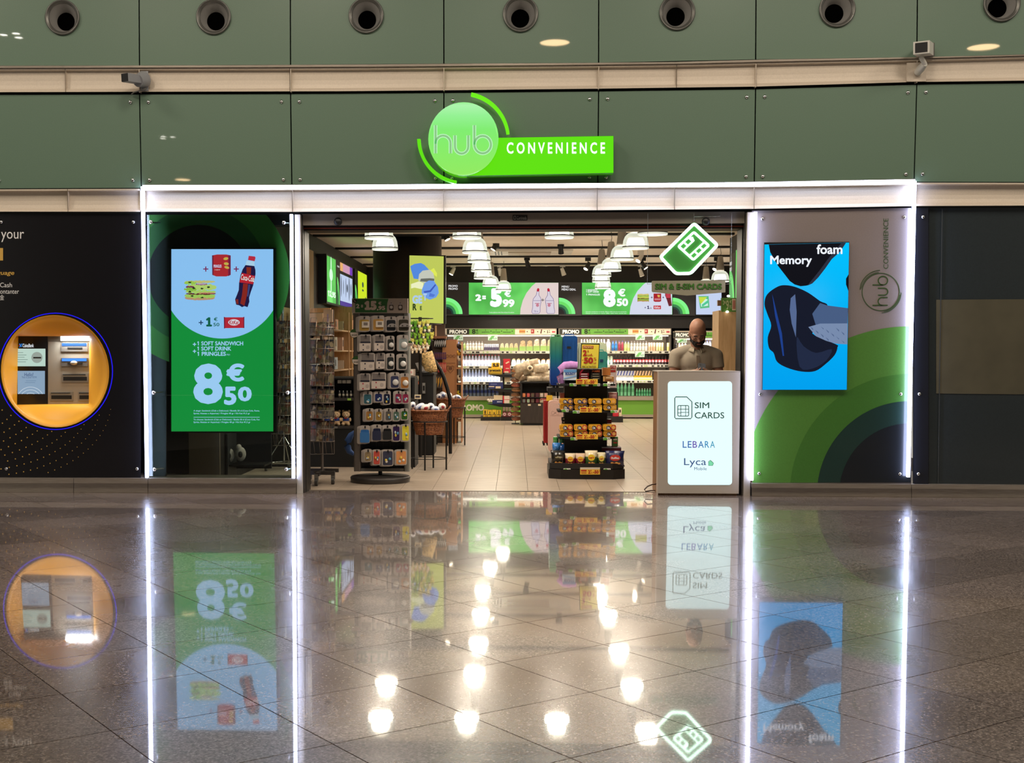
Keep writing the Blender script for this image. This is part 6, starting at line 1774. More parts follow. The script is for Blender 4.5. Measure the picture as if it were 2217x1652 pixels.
# biscuits
GOLD = M((222, 164, 44), .35, coat=.3, name='gold_wrapper', noise_=.08, nscale=40)
def biscuit(x0, y0, x1, y1, Y, patch, lab, grp):
    a, b = P(x0, y1, Y), P(x1, y0, Y); mb = MB(); r = (b.z - a.z) * .3
    mb.rbox(a.x, b.x, Y, Y + .16, a.z, b.z, r, GOLD, 3)
    w_ = x1 - x0; h = y1 - y0
    ppoly(mb, [(x0 + w_ * .55, y1 - 1.4), (x1 - .8, y1 - 1.4), (x1 - .8, y0 + 1.2), (x0 + w_ * .68, y0 + 1.2)], Y - .002, patch)
    ppoly(mb, circ_px(x0 + w_ * .80, y0 + h * .5, h * .30, 12), Y - .004, M((226, 170, 90), .5, name='biscuit_disc'))
    ppoly(mb, circ_px(x0 + w_ * .42, y0 + h * .55, w_ * .17, 14, h * .34), Y - .004, M((24, 26, 60), .5, name='biscuit_logo_ground'))
    ptext(mb, 'Ok', x0 + w_ * .31, y0 + h * .36, x0 + w_ * .53, y0 + h * .76, Y - .006, M((240, 240, 240), .5, name='logo_white'), bold=.05)
    for k in range(2): prect(mb, x0 + w_ * (.06 + .05 * k), y0 + h * .3, x0 + w_ * (.08 + .05 * k), y0 + h * .7, Y - .002, M((170, 90, 30), .5, name='fold_ink'))
    ob('biscuit_pack', mb, label=lab, cat='biscuits', group=grp)
BPT, RPT = M((36, 44, 110), .4, name='blue_patch'), M((170, 36, 44), .4, name='red_patch')
for ti, (yb_, yt, pt, nm) in enumerate(((891.5, 864.5, BPT, 'second'), (949, 921, RPT, 'third'))):
    Yt = TIER[1 - ti][0] + .012
    for r_ in range(2):
        for i in range(4):
            x0_ = 1211.5 + i * 31.3 + (r_ == 1) * 1.0; x1_ = x0_ + 28.5
            h = (yb_ - yt) / 2
            y1_ = yb_ - 4 - (1 - r_) * (h - .6) + .6; y0_ = y1_ - h + 1.2
            biscuit(x0_, y0_, x1_, y1_, Yt - (.0 if r_ else .012), pt if not (ti == 0 and i > 1) else GOLD, 'gold biscuit packet, %s column, %s layer on the %s tier of the gondola' % (ORD[i], 'upper' if r_ == 0 else 'lower', nm), 'biscuits on the %s tier' % nm)
# crisps at the bottom tray
def crisps(x0, y0, x1, y1, Y, top, low, lab, logo=None, rot=0):
    a, b = P(x0, y1, Y), P(x1, y0, Y); cx_ = (a.x + b.x) / 2; hw = (b.x - a.x) / 2 * 1.14; h = b.z - a.z
    mb = MB(); n = 12; k = 8; vs = []; rn = random.Random(int(x0))
    for j in range(k + 1):
        v = j / k; pf = sin(pi * v) ** .5
        for i in range(n):
            t = 2 * pi * i / n
            vs.append((cx_ + hw * (1 - .10 * pf) * cos(t) * (1 + rn.uniform(-.03, .03)) + rot * (v - .5) * .05, Y + .05 - (.055 * pf + .004) * -sin(t), a.z + h * v))
    mt, ml = M(top, .3, coat=.5, name='foil_top', noise_=.12, nscale=30), M(low, .3, coat=.5, name='foil_low', noise_=.15, nscale=35)
    for j in range(k): mb.add(vs[j * n:(j + 2) * n], [(i, (i + 1) % n, n + (i + 1) % n, n + i) for i in range(n)], mt if j > k * .5 else ml, True)
    if logo:
        w_ = x1 - x0; hh = y1 - y0; Yl = Y - .012
        ppoly(mb, circ_px(x0 + w_ * .5, y0 + hh * .42, w_ * .30, 16, hh * .20), Yl, M(logo[0], .4, name='logo_disc'), .004)
        if logo[1]: ptext(mb, logo[1], x0 + w_ * .28, y0 + hh * .36, x0 + w_ * .72, y0 + hh * .50, Yl - .002, M(logo[2], .4, name='logo_word'), bold=.05)
        for q_ in range(4): ppoly(mb, circ_px(x0 + w_ * (.32 + q_ * .13), y0 + hh * (.74 + .04 * (q_ % 2)), w_ * .09, 8, hh * .055), Yl + .004, M(((214, 150, 70), (190, 110, 50), (220, 170, 90))[q_ % 3], .5, name='crisp'), .003)
    ob('crisp_bag', mb, label=lab, cat='crisps', group='crisp bags in the gondola tray')
YT = gy - .32
crisps(1194, 976, 1224, 1010, YT + .05, (26, 24, 22), (20, 18, 16), 'black crisp bag at the left end of the gondola tray', ((60, 50, 30), 'chip', (200, 190, 150)))
crisps(1224.5, 982, 1245.5, 1011, YT, (226, 208, 178), (130, 30, 46), 'maroon and cream crisp bag beside the black one', ((236, 190, 50), "Lay's", (206, 40, 50)))
crisps(1246, 982, 1267.5, 1011, YT + .01, (214, 186, 160), (136, 30, 56), 'pink-topped maroon crisp bag in the middle of the tray', ((236, 190, 50), "Lay's", (206, 40, 50)))
crisps(1268, 976, 1293, 1011, YT - .01, (228, 214, 180), (52, 96, 42), 'tall cream and green crisp bag in the middle of the tray', ((240, 206, 50), "Lay's", (206, 40, 50)))
crisps(1293, 980, 1312, 1011, YT + .02, (226, 216, 180), (60, 90, 50), 'narrow cream and green crisp bag half behind the tall one', ((240, 214, 90), "Lay's", (190, 40, 50)))
crisps(1313, 977, 1351, 1011, YT + .0, (26, 34, 84), (34, 36, 80), 'large navy blue crisp bag at the right end of the tray', ((206, 60, 50), 'Ruffles', (240, 230, 230)))
# items further back on the sides
for i, (px, py, w_, h_, c, lb) in enumerate(((1206, 968, 13, 12, (70, 140, 220), 'outermost at the left'), (1218, 970, 12, 11, (60, 120, 210), 'second from the left'), (1229, 964, 9, 10, (30, 50, 110), 'half in the dark'))):
    q = P(px, py, gy + .05); s_ = SC(gy + .05); mb = MB(); bag(mb, q, w_ * s_ * .8, .05, h_ * s_ * .8, M(c, .2, coat=.6, name='blue_foil', noise_=.4, nscale=60), None, 50 + i)
    ob('foil_bag', mb, label='crinkled blue foil bag behind the black crisp bag, ' + lb, cat='bag', group='blue foil bags on the gondola')
for i in range(2):
    px = 1203.5 + i * 13; q = P(px, 959, gy + .12); s_ = SC(gy + .12)
    mb = bottle_mesh(12 * s_, 14 * s_, M((110, 170, 90), .4, name='tin_green'), M((60, 140, 60), .4, name='tin_band'), M((226, 226, 210), .4, name='tin_lid'), 'can', 14)
    for v in mb.v: v += Vector((q.x, gy + .12, q.z))
    ob('green_tin', mb, label='green round tin with pale lid above the blue foil bags, %s one' % ('left' if i == 0 else 'right'), cat='tin')
def gbox(x0, y0, x1, y1, Y, dep, c, name, lab, cat, extra=None): return pbox(x0, y0, x1, y1, Y, dep, M(c, .4, name=name + '_card'), name, lab, cat, None, extra)
gbox(1326, 946, 1338, 966, gy - .02, .12, (70, 120, 60), 'green_pack', 'upright green pack at the right side of the gondola', 'pack', [('r', 1328, 950, 1336, 953, M((220, 200, 190), .5, name='pale_ink')), ('r', 1328, 957, 1336, 960, M((190, 60, 50), .5, name='red_ink'))])
gbox(1303, 968, 1345, 976.5, gy - .1, .2, (96, 26, 40), 'wine_box', 'flat wine red box at the right over the navy crisp bag', 'box', [('r', 1303, 968, 1345, 970, M((190, 190, 196), .4, name='silver_edge'))])
gbox(1312, 908, 1324, 917, gy + .0, .1, (120, 20, 40), 'red_tub', 'dark red tub right of the gondola core', 'tub'); gbox(1298, 905, 1309, 917, gy + .05, .1, (90, 18, 34), 'red_tub', 'darker red tub next to the gondola core', 'tub')
gbox(1216, 904, 1230, 911, gy - .02, .1, (56, 44, 40), 'dark_packet', 'upper dark packet with pale band left of the gondola core', 'packet', [('r', 1218, 906.5, 1229, 908, CRM)]); gbox(1217, 911.5, 1231, 918, gy - .04, .1, (46, 40, 40), 'dark_packet', 'lower dark packet with pale band left of the gondola core', 'packet', [('r', 1219, 913.5, 1230, 915, CRM)])
for i in range(7):
    a = P(1222 + i * 6.4, 863, gy - .02); mb = MB().box(a.x, a.x + .007, gy - .04, gy + .06, a.z, a.z + .055 + .01 * (i % 2), M(((170, 60, 60), (214, 190, 130), (190, 170, 120), (120, 120, 84), (150, 130, 90), (90, 80, 60), (140, 130, 100))[i], .4, name='bar_wrapper'))
    ob('chocolate_bar', mb, label='upright thin chocolate bar, %s from the left under the top tier' % ORD[i], cat='chocolate', group='chocolate bars under the top tier')
gbox(1318, 850, 1336, 864, gy - .1, .14, (186, 130, 136), 'rose_box', 'small rose box at the right under the top tier', 'box', [('r', 1321, 854, 1334, 858, M((220, 180, 180), .5, name='rose_ink'))])
gbox(1213, 851, 1222, 862, gy - .1, .14, (120, 60, 50), 'brown_box', 'small brown box at the left under the top tier', 'box')
# top tier goods
Y5 = TIER[2][0] + .02
gbox(1220.5, 800, 1248.5, 823, Y5 + .04, .1, (214, 226, 240), 'white_blue_box', 'white and sky blue chocolate box at the left of the top tier', 'box', [('r', 1220.5, 800, 1248.5, 806, M((96, 150, 206), .4, name='sky')), ('t', 'BOUNTY', 1224, 806, 1246, 812, M((40, 80, 160), .4, name='deepblue'), .05), ('p', [(1221, 818), (1248, 812), (1248, 815), (1221, 821)], M((140, 180, 226), .4, name='sky2'))])
for i, (a, b) in enumerate(((1251.5, 1276.5), (1278.5, 1300.5))):
    gbox(a, 799, b, 812, Y5 + .1, .06, (40, 20, 20), 'display_lid', 'dark display box lid with %s' % ('a red slash' if i == 0 else 'an orange word'), 'box', [('p', [(a + 3, 807), (a + 9, 799.5), (a + 13, 799.5), (a + 7, 807)], M((170, 40, 60), .4, name='crimson')) if i == 0 else ('t', 'MARS', a + 4, 801.5, b - 2, 806, M((206, 100, 50), .4, name='orange_ink'), .06)])
for i, (a, b, c, e) in enumerate(((1254, 1275, (150, 26, 44), (236, 232, 232)), (1279, 1300, (36, 30, 26), (150, 140, 120)))):
    for k in range(3):
        y_ = 808 + k * 4.9; gbox(a + (2 - k) * .5, y_, b, y_ + 4.2, Y5 + .05 - k * .02, .09, c if k != 1 else (70, 20, 26) if i == 0 else (50, 46, 36), 'chocolate_bar', 'stacked %s chocolate bar, %s from the top' % ('red and white' if i == 0 else 'black', ORD[k]), 'chocolate', [('r', a + 4, y_ + 1.3, b - 3, y_ + 2.7, M(e, .4, name='bar_ink'))])
gbox(1303, 796, 1322, 813, Y5 + .12, .04, (190, 120, 60), 'brown_box', 'upright caramel brown box right of the poster', 'box', [('r', 1303, 796, 1305, 813, M((226, 190, 150), .5, name='kraft'))])
gbox(1306, 815, 1329, 826, Y5 + .03, .12, (166, 116, 60), 'tan_box', 'open tan box of bars at the right of the top tier', 'box', [('r', 1312, 817.5, 1325, 819, CRM), ('r', 1310, 822, 1324, 824, M((110, 60, 40), .5, name='brn')), ('r', 1306, 815, 1309, 826, M((206, 160, 96), .5, name='tn'))])
# ================================================================== SUITCASES
YU = YF_(985)
def suitcase(x0, y0, x1, y1, Y, dep, m, lab, split=None, handle=None, ribs=6, wheels=True):
    a, b = P(x0, y1, Y), P(x1, y0, Y)
    o = thing('suitcase', ((a.x + b.x) / 2, Y + dep / 2, a.z), lab, 'suitcase')
    r = min(b.x - a.x, b.z - a.z) * .16
    z0 = a.z + (.035 if wheels else 0)
    sh_ = ob('shell', MB().rbox(a.x, b.x, Y, Y + dep, z0, b.z, r, m, 5).rbox(a.x + .02, b.x - .02, Y - .012, Y, z0 + .025, b.z - .025, r * .9, m, 5), o)
    w_ = b.x - a.x
    for i in range(ribs):
        x = a.x + w_ * (.14 + .72 * i / max(1, ribs - 1)); ob('rib', MB().rbox(x - .005, x + .005, Y - .018, Y - .011, z0 + .06, b.z - .06, .004, m, 2), sh_)
    if wheels:
        for xx in (a.x + .05, b.x - .05):
            for yy in (Y + .03, Y + dep - .05): ob('wheel', MB().box(xx - .012, xx + .012, yy, yy + .035, a.z, a.z + .036, BLACK), o)
    ob('handle', MB().tube([((a.x + b.x) / 2 - .06, Y + dep / 2, b.z - .004), ((a.x + b.x) / 2 - .055, Y + dep / 2, b.z + .018), ((a.x + b.x) / 2 + .055, Y + dep / 2, b.z + .018), ((a.x + b.x) / 2 + .06, Y + dep / 2, b.z - .004)], .008, m), o)
    return o, a, b
o = thing('luggage_plinth', (P(1250, 985, YU).x, YU + .3, 0), 'black display plinth carrying the upper suitcases', 'display stand')
zp_ = PZ_(840, YU)
ob('top_board', MB().box(P(1186, 840, YU).x, P(1336, 840, YU).x, YU, YU + .6, zp_ - .05, zp_, BLACK), o)
ob('body', MB().box(P(1222, 840, YU).x, P(1316, 840, YU).x, YU + .1, YU + .55, 0, zp_ - .05, BLACK), o)
def _grad(nt, b):
    tc = nd(nt, 'ShaderNodeTexCoord'); sp = nd(nt, 'ShaderNodeSeparateXYZ'); nt.links.new(tc.outputs['Object'], sp.inputs[0])
    mr = nd(nt, 'ShaderNodeMapRange'); mr.inputs[1].default_value = 0; mr.inputs[2].default_value = .62
    nt.links.new(sp.outputs['Z'], mr.inputs[0])
    nt.links.new(ramp(nt, mr.outputs[0], [(0, (16, 40, 130)), (.35, (24, 80, 160)), (.65, (30, 130, 140)), (1, (86, 160, 112))]), b.inputs['Base Color']); b.inputs['Roughness'].default_value = .3
GRAD = texmat('green_to_blue_shell', _grad)
s_, a_, b_ = suitcase(1218, 727, 1250, 840, YU + .02, .42, M((20, 84, 160), .3, coat=.3, name='blue_shell'), 'tall blue cabin suitcase standing on the black plinth', ribs=4)
ob('name_plate', MB().box(a_.x + .05, a_.x + .10, YU - .012, YU - .006, P(1230, 755, YU).z, P(1230, 750, YU).z, CHROME), s_)
suitcase(1191.5, 728, 1217.5, 840, YU + .02, .42, GRAD, 'tall suitcase shading from green to blue beside the plain blue one', ribs=3)
suitcase(1249, 741, 1314, 838, YU + .30, .26, M((206, 216, 186), .4, name='mint_shell'), 'pale mint suitcase behind the yellow promo poster', ribs=5)
s_, a_, b_ = suitcase(1279, 761, 1315.5, 835, YU + .02, .24, M((60, 150, 140), .35, name='teal_shell'), 'teal suitcase half hidden by the yellow promo poster', ribs=0)
ob('name_plate', MB().box(P(1299, 783, YU).x, P(1306, 783, YU).x, YU - .0, YU + .006, P(1300, 784, YU).z, P(1300, 778, YU).z, M((24, 60, 100), .4, name='plate_navy')), s_)
s_, a_, b_ = suitcase(1187, 868, 1232, 985, YU - .3, .26, M((226, 188, 176), .4, name='pink_shell'), 'pale pink suitcase on the floor left of the snack gondola', ribs=0)
mb = MB(); ribbon(mb, [(1202 + 8 * cos(t), 894 - 4.2 * sin(2 * t) * .9) for t in [i * 2 * pi / 36 for i in range(36)]], 1.4, YU - .3 - .014, M((206, 168, 158), .4, name='pink_relief'), .004, closed=True); ribbon(mb, [(1191, 900), (1228, 900)], .8, YU - .3 - .014, M((206, 168, 158), .4, name='pink_relief'), .003); ob('emblem', mb, s_)
suitcase(1177, 868, 1186.5, 965, YU + .12, .4, M((180, 40, 44), .4, name='red_shell'), 'narrow red suitcase edge left of the pale pink one', ribs=1)
pbox(1183, 856, 1196, 868, YU - .02, .05, YEL, 'yellow_card', 'folded yellow card above the pale pink suitcase', 'card')
# purple neck pillow
q = P(1230, 808, gy + .1); s5 = SC(gy + .1)
mb = MB(); pts = [P(x, y, gy + .1) for x, y in ((1216, 832), (1214, 815), (1216, 800), (1224, 793), (1236, 792), (1250, 793))]
mb.tube(pts, [.03, .045, .05, .05, .05, .045], M((196, 140, 206), .9, name='lilac_plush', noise_=.15, nscale=40), 12)
ob('travel_pillow', mb, label='lilac plush travel pillow behind the chocolate boxes', cat='pillow')
pbox(1320, 790, 1335, 840, YU + .2, .01, M((226, 200, 196), .5, name='sale_card'), 'sale_card', 'small card with red print right of the teal suitcase', 'card', None, [('t', 'SALE', 1321.5, 792, 1333.5, 799, PRD, .06), ('r', 1322, 801, 1333, 806, PRD)])
Y6 = YF_(914)
o = thing('snack_shelf', (PX_(1340, Y6), Y6, 0), 'low black snack shelf whose end shows right of the gondola', 'shelf')
ob('base', MB().box(PX_(1310, Y6), PX_(1350, Y6), Y6, Y6 + .4, 0, PZ_(902, Y6), DARK), o); ob('back_panel', MB().box(PX_(1310, Y6), PX_(1342, Y6), Y6 + .3, Y6 + .35, PZ_(902, Y6), PZ_(850, Y6), BLACK), o)
pbox(1328, 889, 1339, 901.5, Y6 + .05, .2, REDC, 'red_pack', 'small red and white pack at the right side shelf', 'pack', None, [('r', 1328, 889, 1339, 893, CRM)]); pbox(1340, 884, 1346, 901.5, Y6 + .05, .2, CRM, 'black_white_pack', 'upright black and cream pack at the right side shelf', 'pack', None, [('r', 1341, 887, 1344, 893, INK)])
# ================================================================== SIM COUNTER
YO = YF_(1071)
a, b = P(1423, 1070, YO), P(1603, 805, YO)
o = thing('service_counter', ((a.x + b.x) / 2, YO, 0), 'grey counter with a large lit white front reading SIM CARDS, LEBARA, Lyca', 'counter')
CG = M((172, 162, 150), .45, name='counter_grey')
ob('front_panel', MB().box(a.x, b.x, YO + .0, YO + .04, .02, b.z, CG), o)
ob('body', MB().box(a.x + .012, b.x - .01, YO + .04, YO + .5, .0, b.z - .002, OAKD), o)
ob('corner_trim', MB().box(a.x - .004, a.x + .006, YO - .002, YO + .05, .0, b.z, M((190, 176, 160), .4, name='counter_edge')), o)
ob('top', MB().box(a.x, b.x, YO, YO + .5, b.z - .002, b.z + .006, CG), o)
LBX = M((20, 20, 20), .25, emit=1.12, ecol=(222, 248, 248), name='counter_lit_face')
mb = MB(); ppoly(mb, rr_px(1446, 825.5, 1585, 1050, 7, 5), YO - .004, LBX, .004); ob('lit_panel', mb, o)
mb = MB(); SK = M((40, 80, 70), .5, emit=.25, ecol=(50, 96, 84), name='sign_ink'); YOF = YO - .007
ribbon(mb, [(1461, 862), (1463, 859.5), (1487, 859.5), (1498, 870), (1498, 903), (1495.5, 906.5), (1463, 906.5), (1461, 904)], 1.9, YOF, SK, .002, closed=True)
ribbon(mb, rr_px(1467.5, 878, 1491, 901, 2.5, 3), 1.6, YOF, SK, .002, closed=True)
for pts in (((1467.5, 886), (1491, 886)), ((1474, 878), (1474, 886)), ((1484.5, 878), (1484.5, 886)), ((1467.5, 894), (1474, 894)), ((1474, 886), (1474, 901)), ((1474, 893), (1484.5, 893), (1484.5, 901)), ((1484.5, 886), (1484.5, 893), (1491, 893))): ribbon(mb, list(pts), 1.3, YOF, SK, .002)
ob('card_drawing', mb, o)
mb = MB(); ptext(mb, 'SIM', 1504, 871, 1535.5, 884, YOF, SK, bold=.012); ptext(mb, 'CARDS', 1504, 892.5, 1568, 906, YOF, SK, bold=.012); ob('lettering', mb, o)
mb = MB()
for i, (ch, c) in enumerate(zip('LEBARA', ((60, 110, 190), (60, 110, 190), (110, 90, 190), (60, 120, 190), (50, 140, 200), (70, 160, 200)))):
    xs = (1478, 1489, 1499.5, 1511.5, 1526, 1537.5, 1550); ptext(mb, ch, xs[i], 955, xs[i + 1] - 2.2, 969.5, YOF, M(c, .5, emit=.4, ecol=c, name='blue_ink'), bold=.01)
ob('lettering', mb, o)
mb = MB(); NB = M((50, 80, 140), .5, emit=.35, ecol=(60, 90, 150), name='navy_ink')
ptext(mb, 'Lyca', 1481, 992, 1529, 1012, YOF, NB, bold=.0); ptext(mb, 'Mobile', 1503, 1011.5, 1530, 1018, YOF, NB, bold=.0)
ppoly(mb, [(1534, 1008), (1534, 1000), (1538, 997), (1541, 999), (1545, 1003), (1543, 1008)], YOF, M((120, 214, 170), .5, emit=.5, ecol=(120, 220, 176), name='leaf_green')); ribbon(mb, [(1534, 1008), (1534, 999), (1538, 996.5), (1541, 999), (1545, 1003), (1543, 1008)], .9, YOF - .001, M((50, 130, 100), .5, name='leaf_line'), .002, closed=True)
ob('lettering', mb, o)
mb = MB(); pts = [P(1421, 1048, YO + .12), P(1412, 1049, YO + .1), P(1402, 1053, YO), P(1395, 1060, YO), P(1398, 1064, YO), P(1410, 1062, YO + .02), P(1418, 1062, YO + .05)]
mb.tube([Vector((v.x, v.y, max(v.z, .008))) for v in pts], .006, M((60, 34, 26), .5, name='cable_brown'), 6)
ob('power_cable', mb, label='thin brown power cable looping on the floor at the counter corner', cat='cable')
# ================================================================== HANGING CARD SIGN
YN = YF + .02
o = thing('neon_card_sign', (P(1490, 640, YN).x, YN, P(1490, 640, YN).z), 'glowing white and green card outline hanging above a SIM & E-SIM CARDS board', 'sign')
N_ = lambda x, y: (1280 + x / 6.158, 460 + y / 6.158)
NEON = M((10, 10, 10), .4, emit=5.0, ecol=(214, 255, 232), name='neon_tube')
def roundpoly(pts, r, n=4):
    out = []
    for i in range(len(pts)):
        p, c, q = Vector(pts[i - 1]), Vector(pts[i]), Vector(pts[(i + 1) % len(pts)])
        d1 = (p - c).normalized() * r; d2 = (q - c).normalized() * r
        for k in range(n + 1):
            t = k / n; out.append(tuple((c + d1) * (1 - t) ** 2 + c * 2 * t * (1 - t) + (c + d2) * t * t))
    return out
outer = roundpoly([N_(*p) for p in ((1374, 118), (1702, 432), (1338, 832), (1122, 838), (896, 592))], 6.5)
mb = MB(); ppoly(mb, outer, YN, M((58, 120, 50), .35, emit=.22, ecol=(60, 150, 70), name='sign_green_acrylic'), .02); ob('plate', mb, o)
mid = roundpoly([N_(*p) for p in ((1374, 146), (1684, 434), (1328, 812), (1132, 816), (924, 594))], 6)
mb = MB(); ribbon(mb, mid, 6.2, YN - .014, NEON, .012, closed=True); ob('tube', mb, o)
T0, T1, T2 = Vector(N_(1370, 262)), Vector(N_(1568, 440)), Vector(N_(1166, 452))
U_ = lambda u, v: tuple(T0 + (T1 - T0) * u + (T2 - T0) * v)
mb = MB(); ribbon(mb, roundpoly([U_(0, 0), U_(1, 0), U_(1, 1), U_(0, 1)], 3), 4.6, YN - .014, NEON, .012, closed=True)
for pts in ([U_(.30, 1), U_(.30, .30), U_(.12, .24)], [U_(.02, .68), U_(.30, .68)], [U_(.02, .36), U_(.30, .36)], [U_(.72, 0), U_(.72, 1)], [U_(.72, .34), U_(1, .34)], [U_(.72, .66), U_(1, .66)], [U_(.0, .30), U_(.30, .30)]): ribbon(mb, pts, 3.2, YN - .014, NEON, .012)
ob('tube', mb, o, label='white glowing chip drawing')
mb = MB(); bd = [(1413, 608), (1568.5, 607), (1570.5, 609), (1570.5, 633), (1487, 640), (1413, 632.5), (1411, 630), (1411, 610)]
ppoly(mb, bd[::-1], YN, M((150, 146, 124), .3, coat=.4, name='board_grey'), .012); ob('board', mb, o)
mb = MB(); ptext(mb, 'SIM & E-SIM CARDS', 1418, 614, 1563, 627, YN - .003, M((30, 60, 20), .5, name='green_edge'), bold=.06); ptext(mb, 'SIM & E-SIM CARDS', 1418.4, 613.6, 1562.6, 626.4, YN - .005, M((62, 116, 36), .5, name='green_letter'), bold=.03); ob('lettering', mb, o)
zt_ = P(1500, 462, YN).z
def wire(a, b): ob('wire', MB().tube([(a.x, YN + .006, a.z), (b.x, YN + .006, b.z)], .0018, CHROME, 5), o)
for px, pe in ((1401.5, 1413), (1582.5, 1569)):
    q = P(px, 615, YN); wire(Vector((q.x, 0, zt_)), q); wire(q, P(pe, 615, YN))
q = P(1502.8, 482, YN); wire(q, Vector((q.x, 0, zt_)))
q0, q1 = P(1504, 468.5, YN), P(1560, 467.5, YN); ob('hanger_bar', MB().tube([(q0.x, YN + .02, q0.z), (q1.x, YN + .02, q1.z)], .004, CHROME, 6).tube([(q1.x, YN + .02, q1.z), (q1.x, YN + .04, q1.z + .03)], .002, CHROME, 5), o)
# ================================================================== WOOD DISPLAY AT THE RIGHT
YW = YF_(985)
a, b = P(1552.5, 985, YW), P(1606, 672, YW)
o = thing('wood_display_cabinet', ((a.x + b.x) / 2, YW, 0), 'tall light wood display cabinet end behind the bearded man', 'cabinet')
ob('end_panel', MB().box(a.x, b.x + .35, YW, YW + .5, 0, b.z, OAK), o)
ob('edge_strip', MB().box(P(1597, 700, YW).x, P(1599, 700, YW).x, YW - .01, YW, .3, b.z, GREYD), o)
mb = MB(); prect(mb, 1562, 645, 1607, 675, YW - .01, M((70, 112, 40), .5, emit=.1, ecol=(90, 140, 50), name='topper_green'), .06); prect(mb, 1554, 650, 1562, 662, YW, OAKD, .05)
prect(mb, 1585, 647, 1593, 672, YW - .013, M((226, 206, 176), .5, name='topper_cream')); prect(mb, 1587, 650, 1588.4, 669, YW - .015, PRD); prect(mb, 1590, 650, 1591.4, 669, YW - .015, PRD)
CT = M((196, 200, 150), .5, name='topper_ink'); ptext(mb, '2=', 1565, 650, 1571, 660, YW - .014, CT, bold=.05); ptext(mb, '9', 1572, 650, 1578, 671, YW - .014, CT, bold=.02); ptext(mb, '\u20ac', 1579.5, 650, 1584, 657, YW - .014, CT, bold=.03); ptext(mb, '95', 1579, 660, 1584, 668, YW - .014, CT, bold=.03)
ob('topper_sign', mb, o)
for (x, y) in ((1577, 641), (1574.5, 675)): ob('lamp', MB().ell(P(x, y, YW - .03), (.02, .02, .014), E((255, 246, 224), 4), 10, 6), o)
# ================================================================== ROTATING BLISTER RACK
YE = YF_(1051) + .30
ec = P(823, 900, YE).x
FY = YE - .12           # plane of the hanging packs
o = thing('accessory_rack', (ec, YE, 0), 'grey rotating rack hung with earphone and cable packs, headed 2 = 15,95', 'rack')
def zE(py, Y=None): return P(823, py, Y if Y is not None else FY).z
zd = zE(1030, YE)
ob('base_disc', MB().lathe([(.27, zd - .075), (.295, zd - .06), (.30, zd - .012), (.29, zd), (.05, zd + .012)], (ec, YE, 0), GREYD, 40), o)
for k in range(5):
    an = -2.6 + k * .52 if k < 4 else .8
    x, y = ec + .24 * cos(an), YE + .24 * sin(an)
    w_ = ob('caster', MB().tube([(x - .015, y, .028), (x + .015, y, .028)], .027, BLACK, 14).box(x - .02, x + .02, y - .02, y + .02, .05, zd - .07, BLACK), o)
ob('pole', MB().lathe([(.02, zd), (.02, zE(1022))], (ec, YE, 0), BLACK, 12), o)
xl, xr = P(765, 850, FY).x, P(886, 850, FY).x
zb, zt2 = zE(1021), zE(678)
POSTM = M((112, 104, 98), .35, .5, name='rack_post')
ob('post', MB().rbox(xl, xl + .07, FY + .0, FY + .20, zb, zt2, .02, POSTM, 4, 'z'), o)
ob('post', MB().rbox(xr - .055, xr, FY + .0, FY + .20, zb, zt2, .02, M((130, 130, 124), .4, .3, name='rack_post_light'), 4, 'z'), o)
mb = MB().box(xl + .07, xr - .055, FY + .08, FY + .1, zb + .03, zt2 - .02, M((20, 20, 22), .6, name='rack_back'))
mb.box(xl + .05, xr - .04, FY + .02, FY + .14, zb, zb + .03, GREY); mb.box(xl + .05, xr - .04, FY + .02, FY + .14, zt2 - .03, zt2, GREY)
ob('back_panel', mb, o)
mb = MB()
for k in range(7): x = lerp(xl + .08, xr - .06, k / 6); mb.tube([(x, FY + .07, zb + .03), (x, FY + .07, zt2 - .03)], .002, GREYD, 4)
for k in range(24): z = lerp(zb + .04, zt2 - .04, k / 23); mb.tube([(xl + .07, FY + .07, z), (xr - .055, FY + .07, z)], .002, GREYD, 4)
ob('mesh_grid', mb, o, kind='stuff')
YH = FY - .01
mb = MB(); a, b = P(762, 678, YH), P(883, 646, YH); mb.box(a.x, b.x, YH, YH + .05, a.z, b.z, M((196, 176, 158), .5, name='header_board'))
HG = M((40, 92, 40), .5, name='header_deep_green'); ppoly(mb, [(769, 676.5), (838, 676.5), (837.5, 668), (838.5, 656), (841, 647), (769, 647)], YH - .002, HG)
prect(mb, 762, 646.2, 883, 677.5, YH - .0005, M((170, 154, 140), .5, name='header_grey'), .0008)
HW = M((196, 176, 158), .5, name='header_ink'); ptext(mb, '2', 770.5, 658, 778.5, 667.5, YH - .004, HW, bold=.06); ptext(mb, '=', 781.5, 660, 786, 665.5, YH - .004, HW, bold=.05)
ptext(mb, '15', 789, 651.5, 815.5, 671.5, YH - .004, HW, bold=.09); ptext(mb, '\u20ac', 819, 653, 826, 660, YH - .004, HW, bold=.05); ptext(mb, ',95', 816, 662, 834, 672.5, YH - .004, HW, bold=.06)
ppoly(mb, circ_px(768, 651.5, 4.6, 16), YH - .004, BLACK); ptext(mb, '%', 765.5, 649.5, 770.5, 654, YH - .006, HW)
for x in (842, 861.5):
    ppoly(mb, rr_px(x + .5, 660, x + 10, 672, 2, 2), YH - .004, M((70, 56, 50), .5, name='pack_drawing')); ppoly(mb, circ_px(x + 5.2, 665, 3.4, 14), YH - .006, M((200, 190, 180), .5, name='pack_drawing2')); ppoly(mb, [(x + 2, 660), (x + 8.5, 660), (x + 5, 654)], YH - .004, M((170, 160, 160), .5, name='pack_drawing3')); ppoly(mb, circ_px(x + 5, 656, 1, 8), YH - .006, BLACK)
ob('header_sign', mb, o)
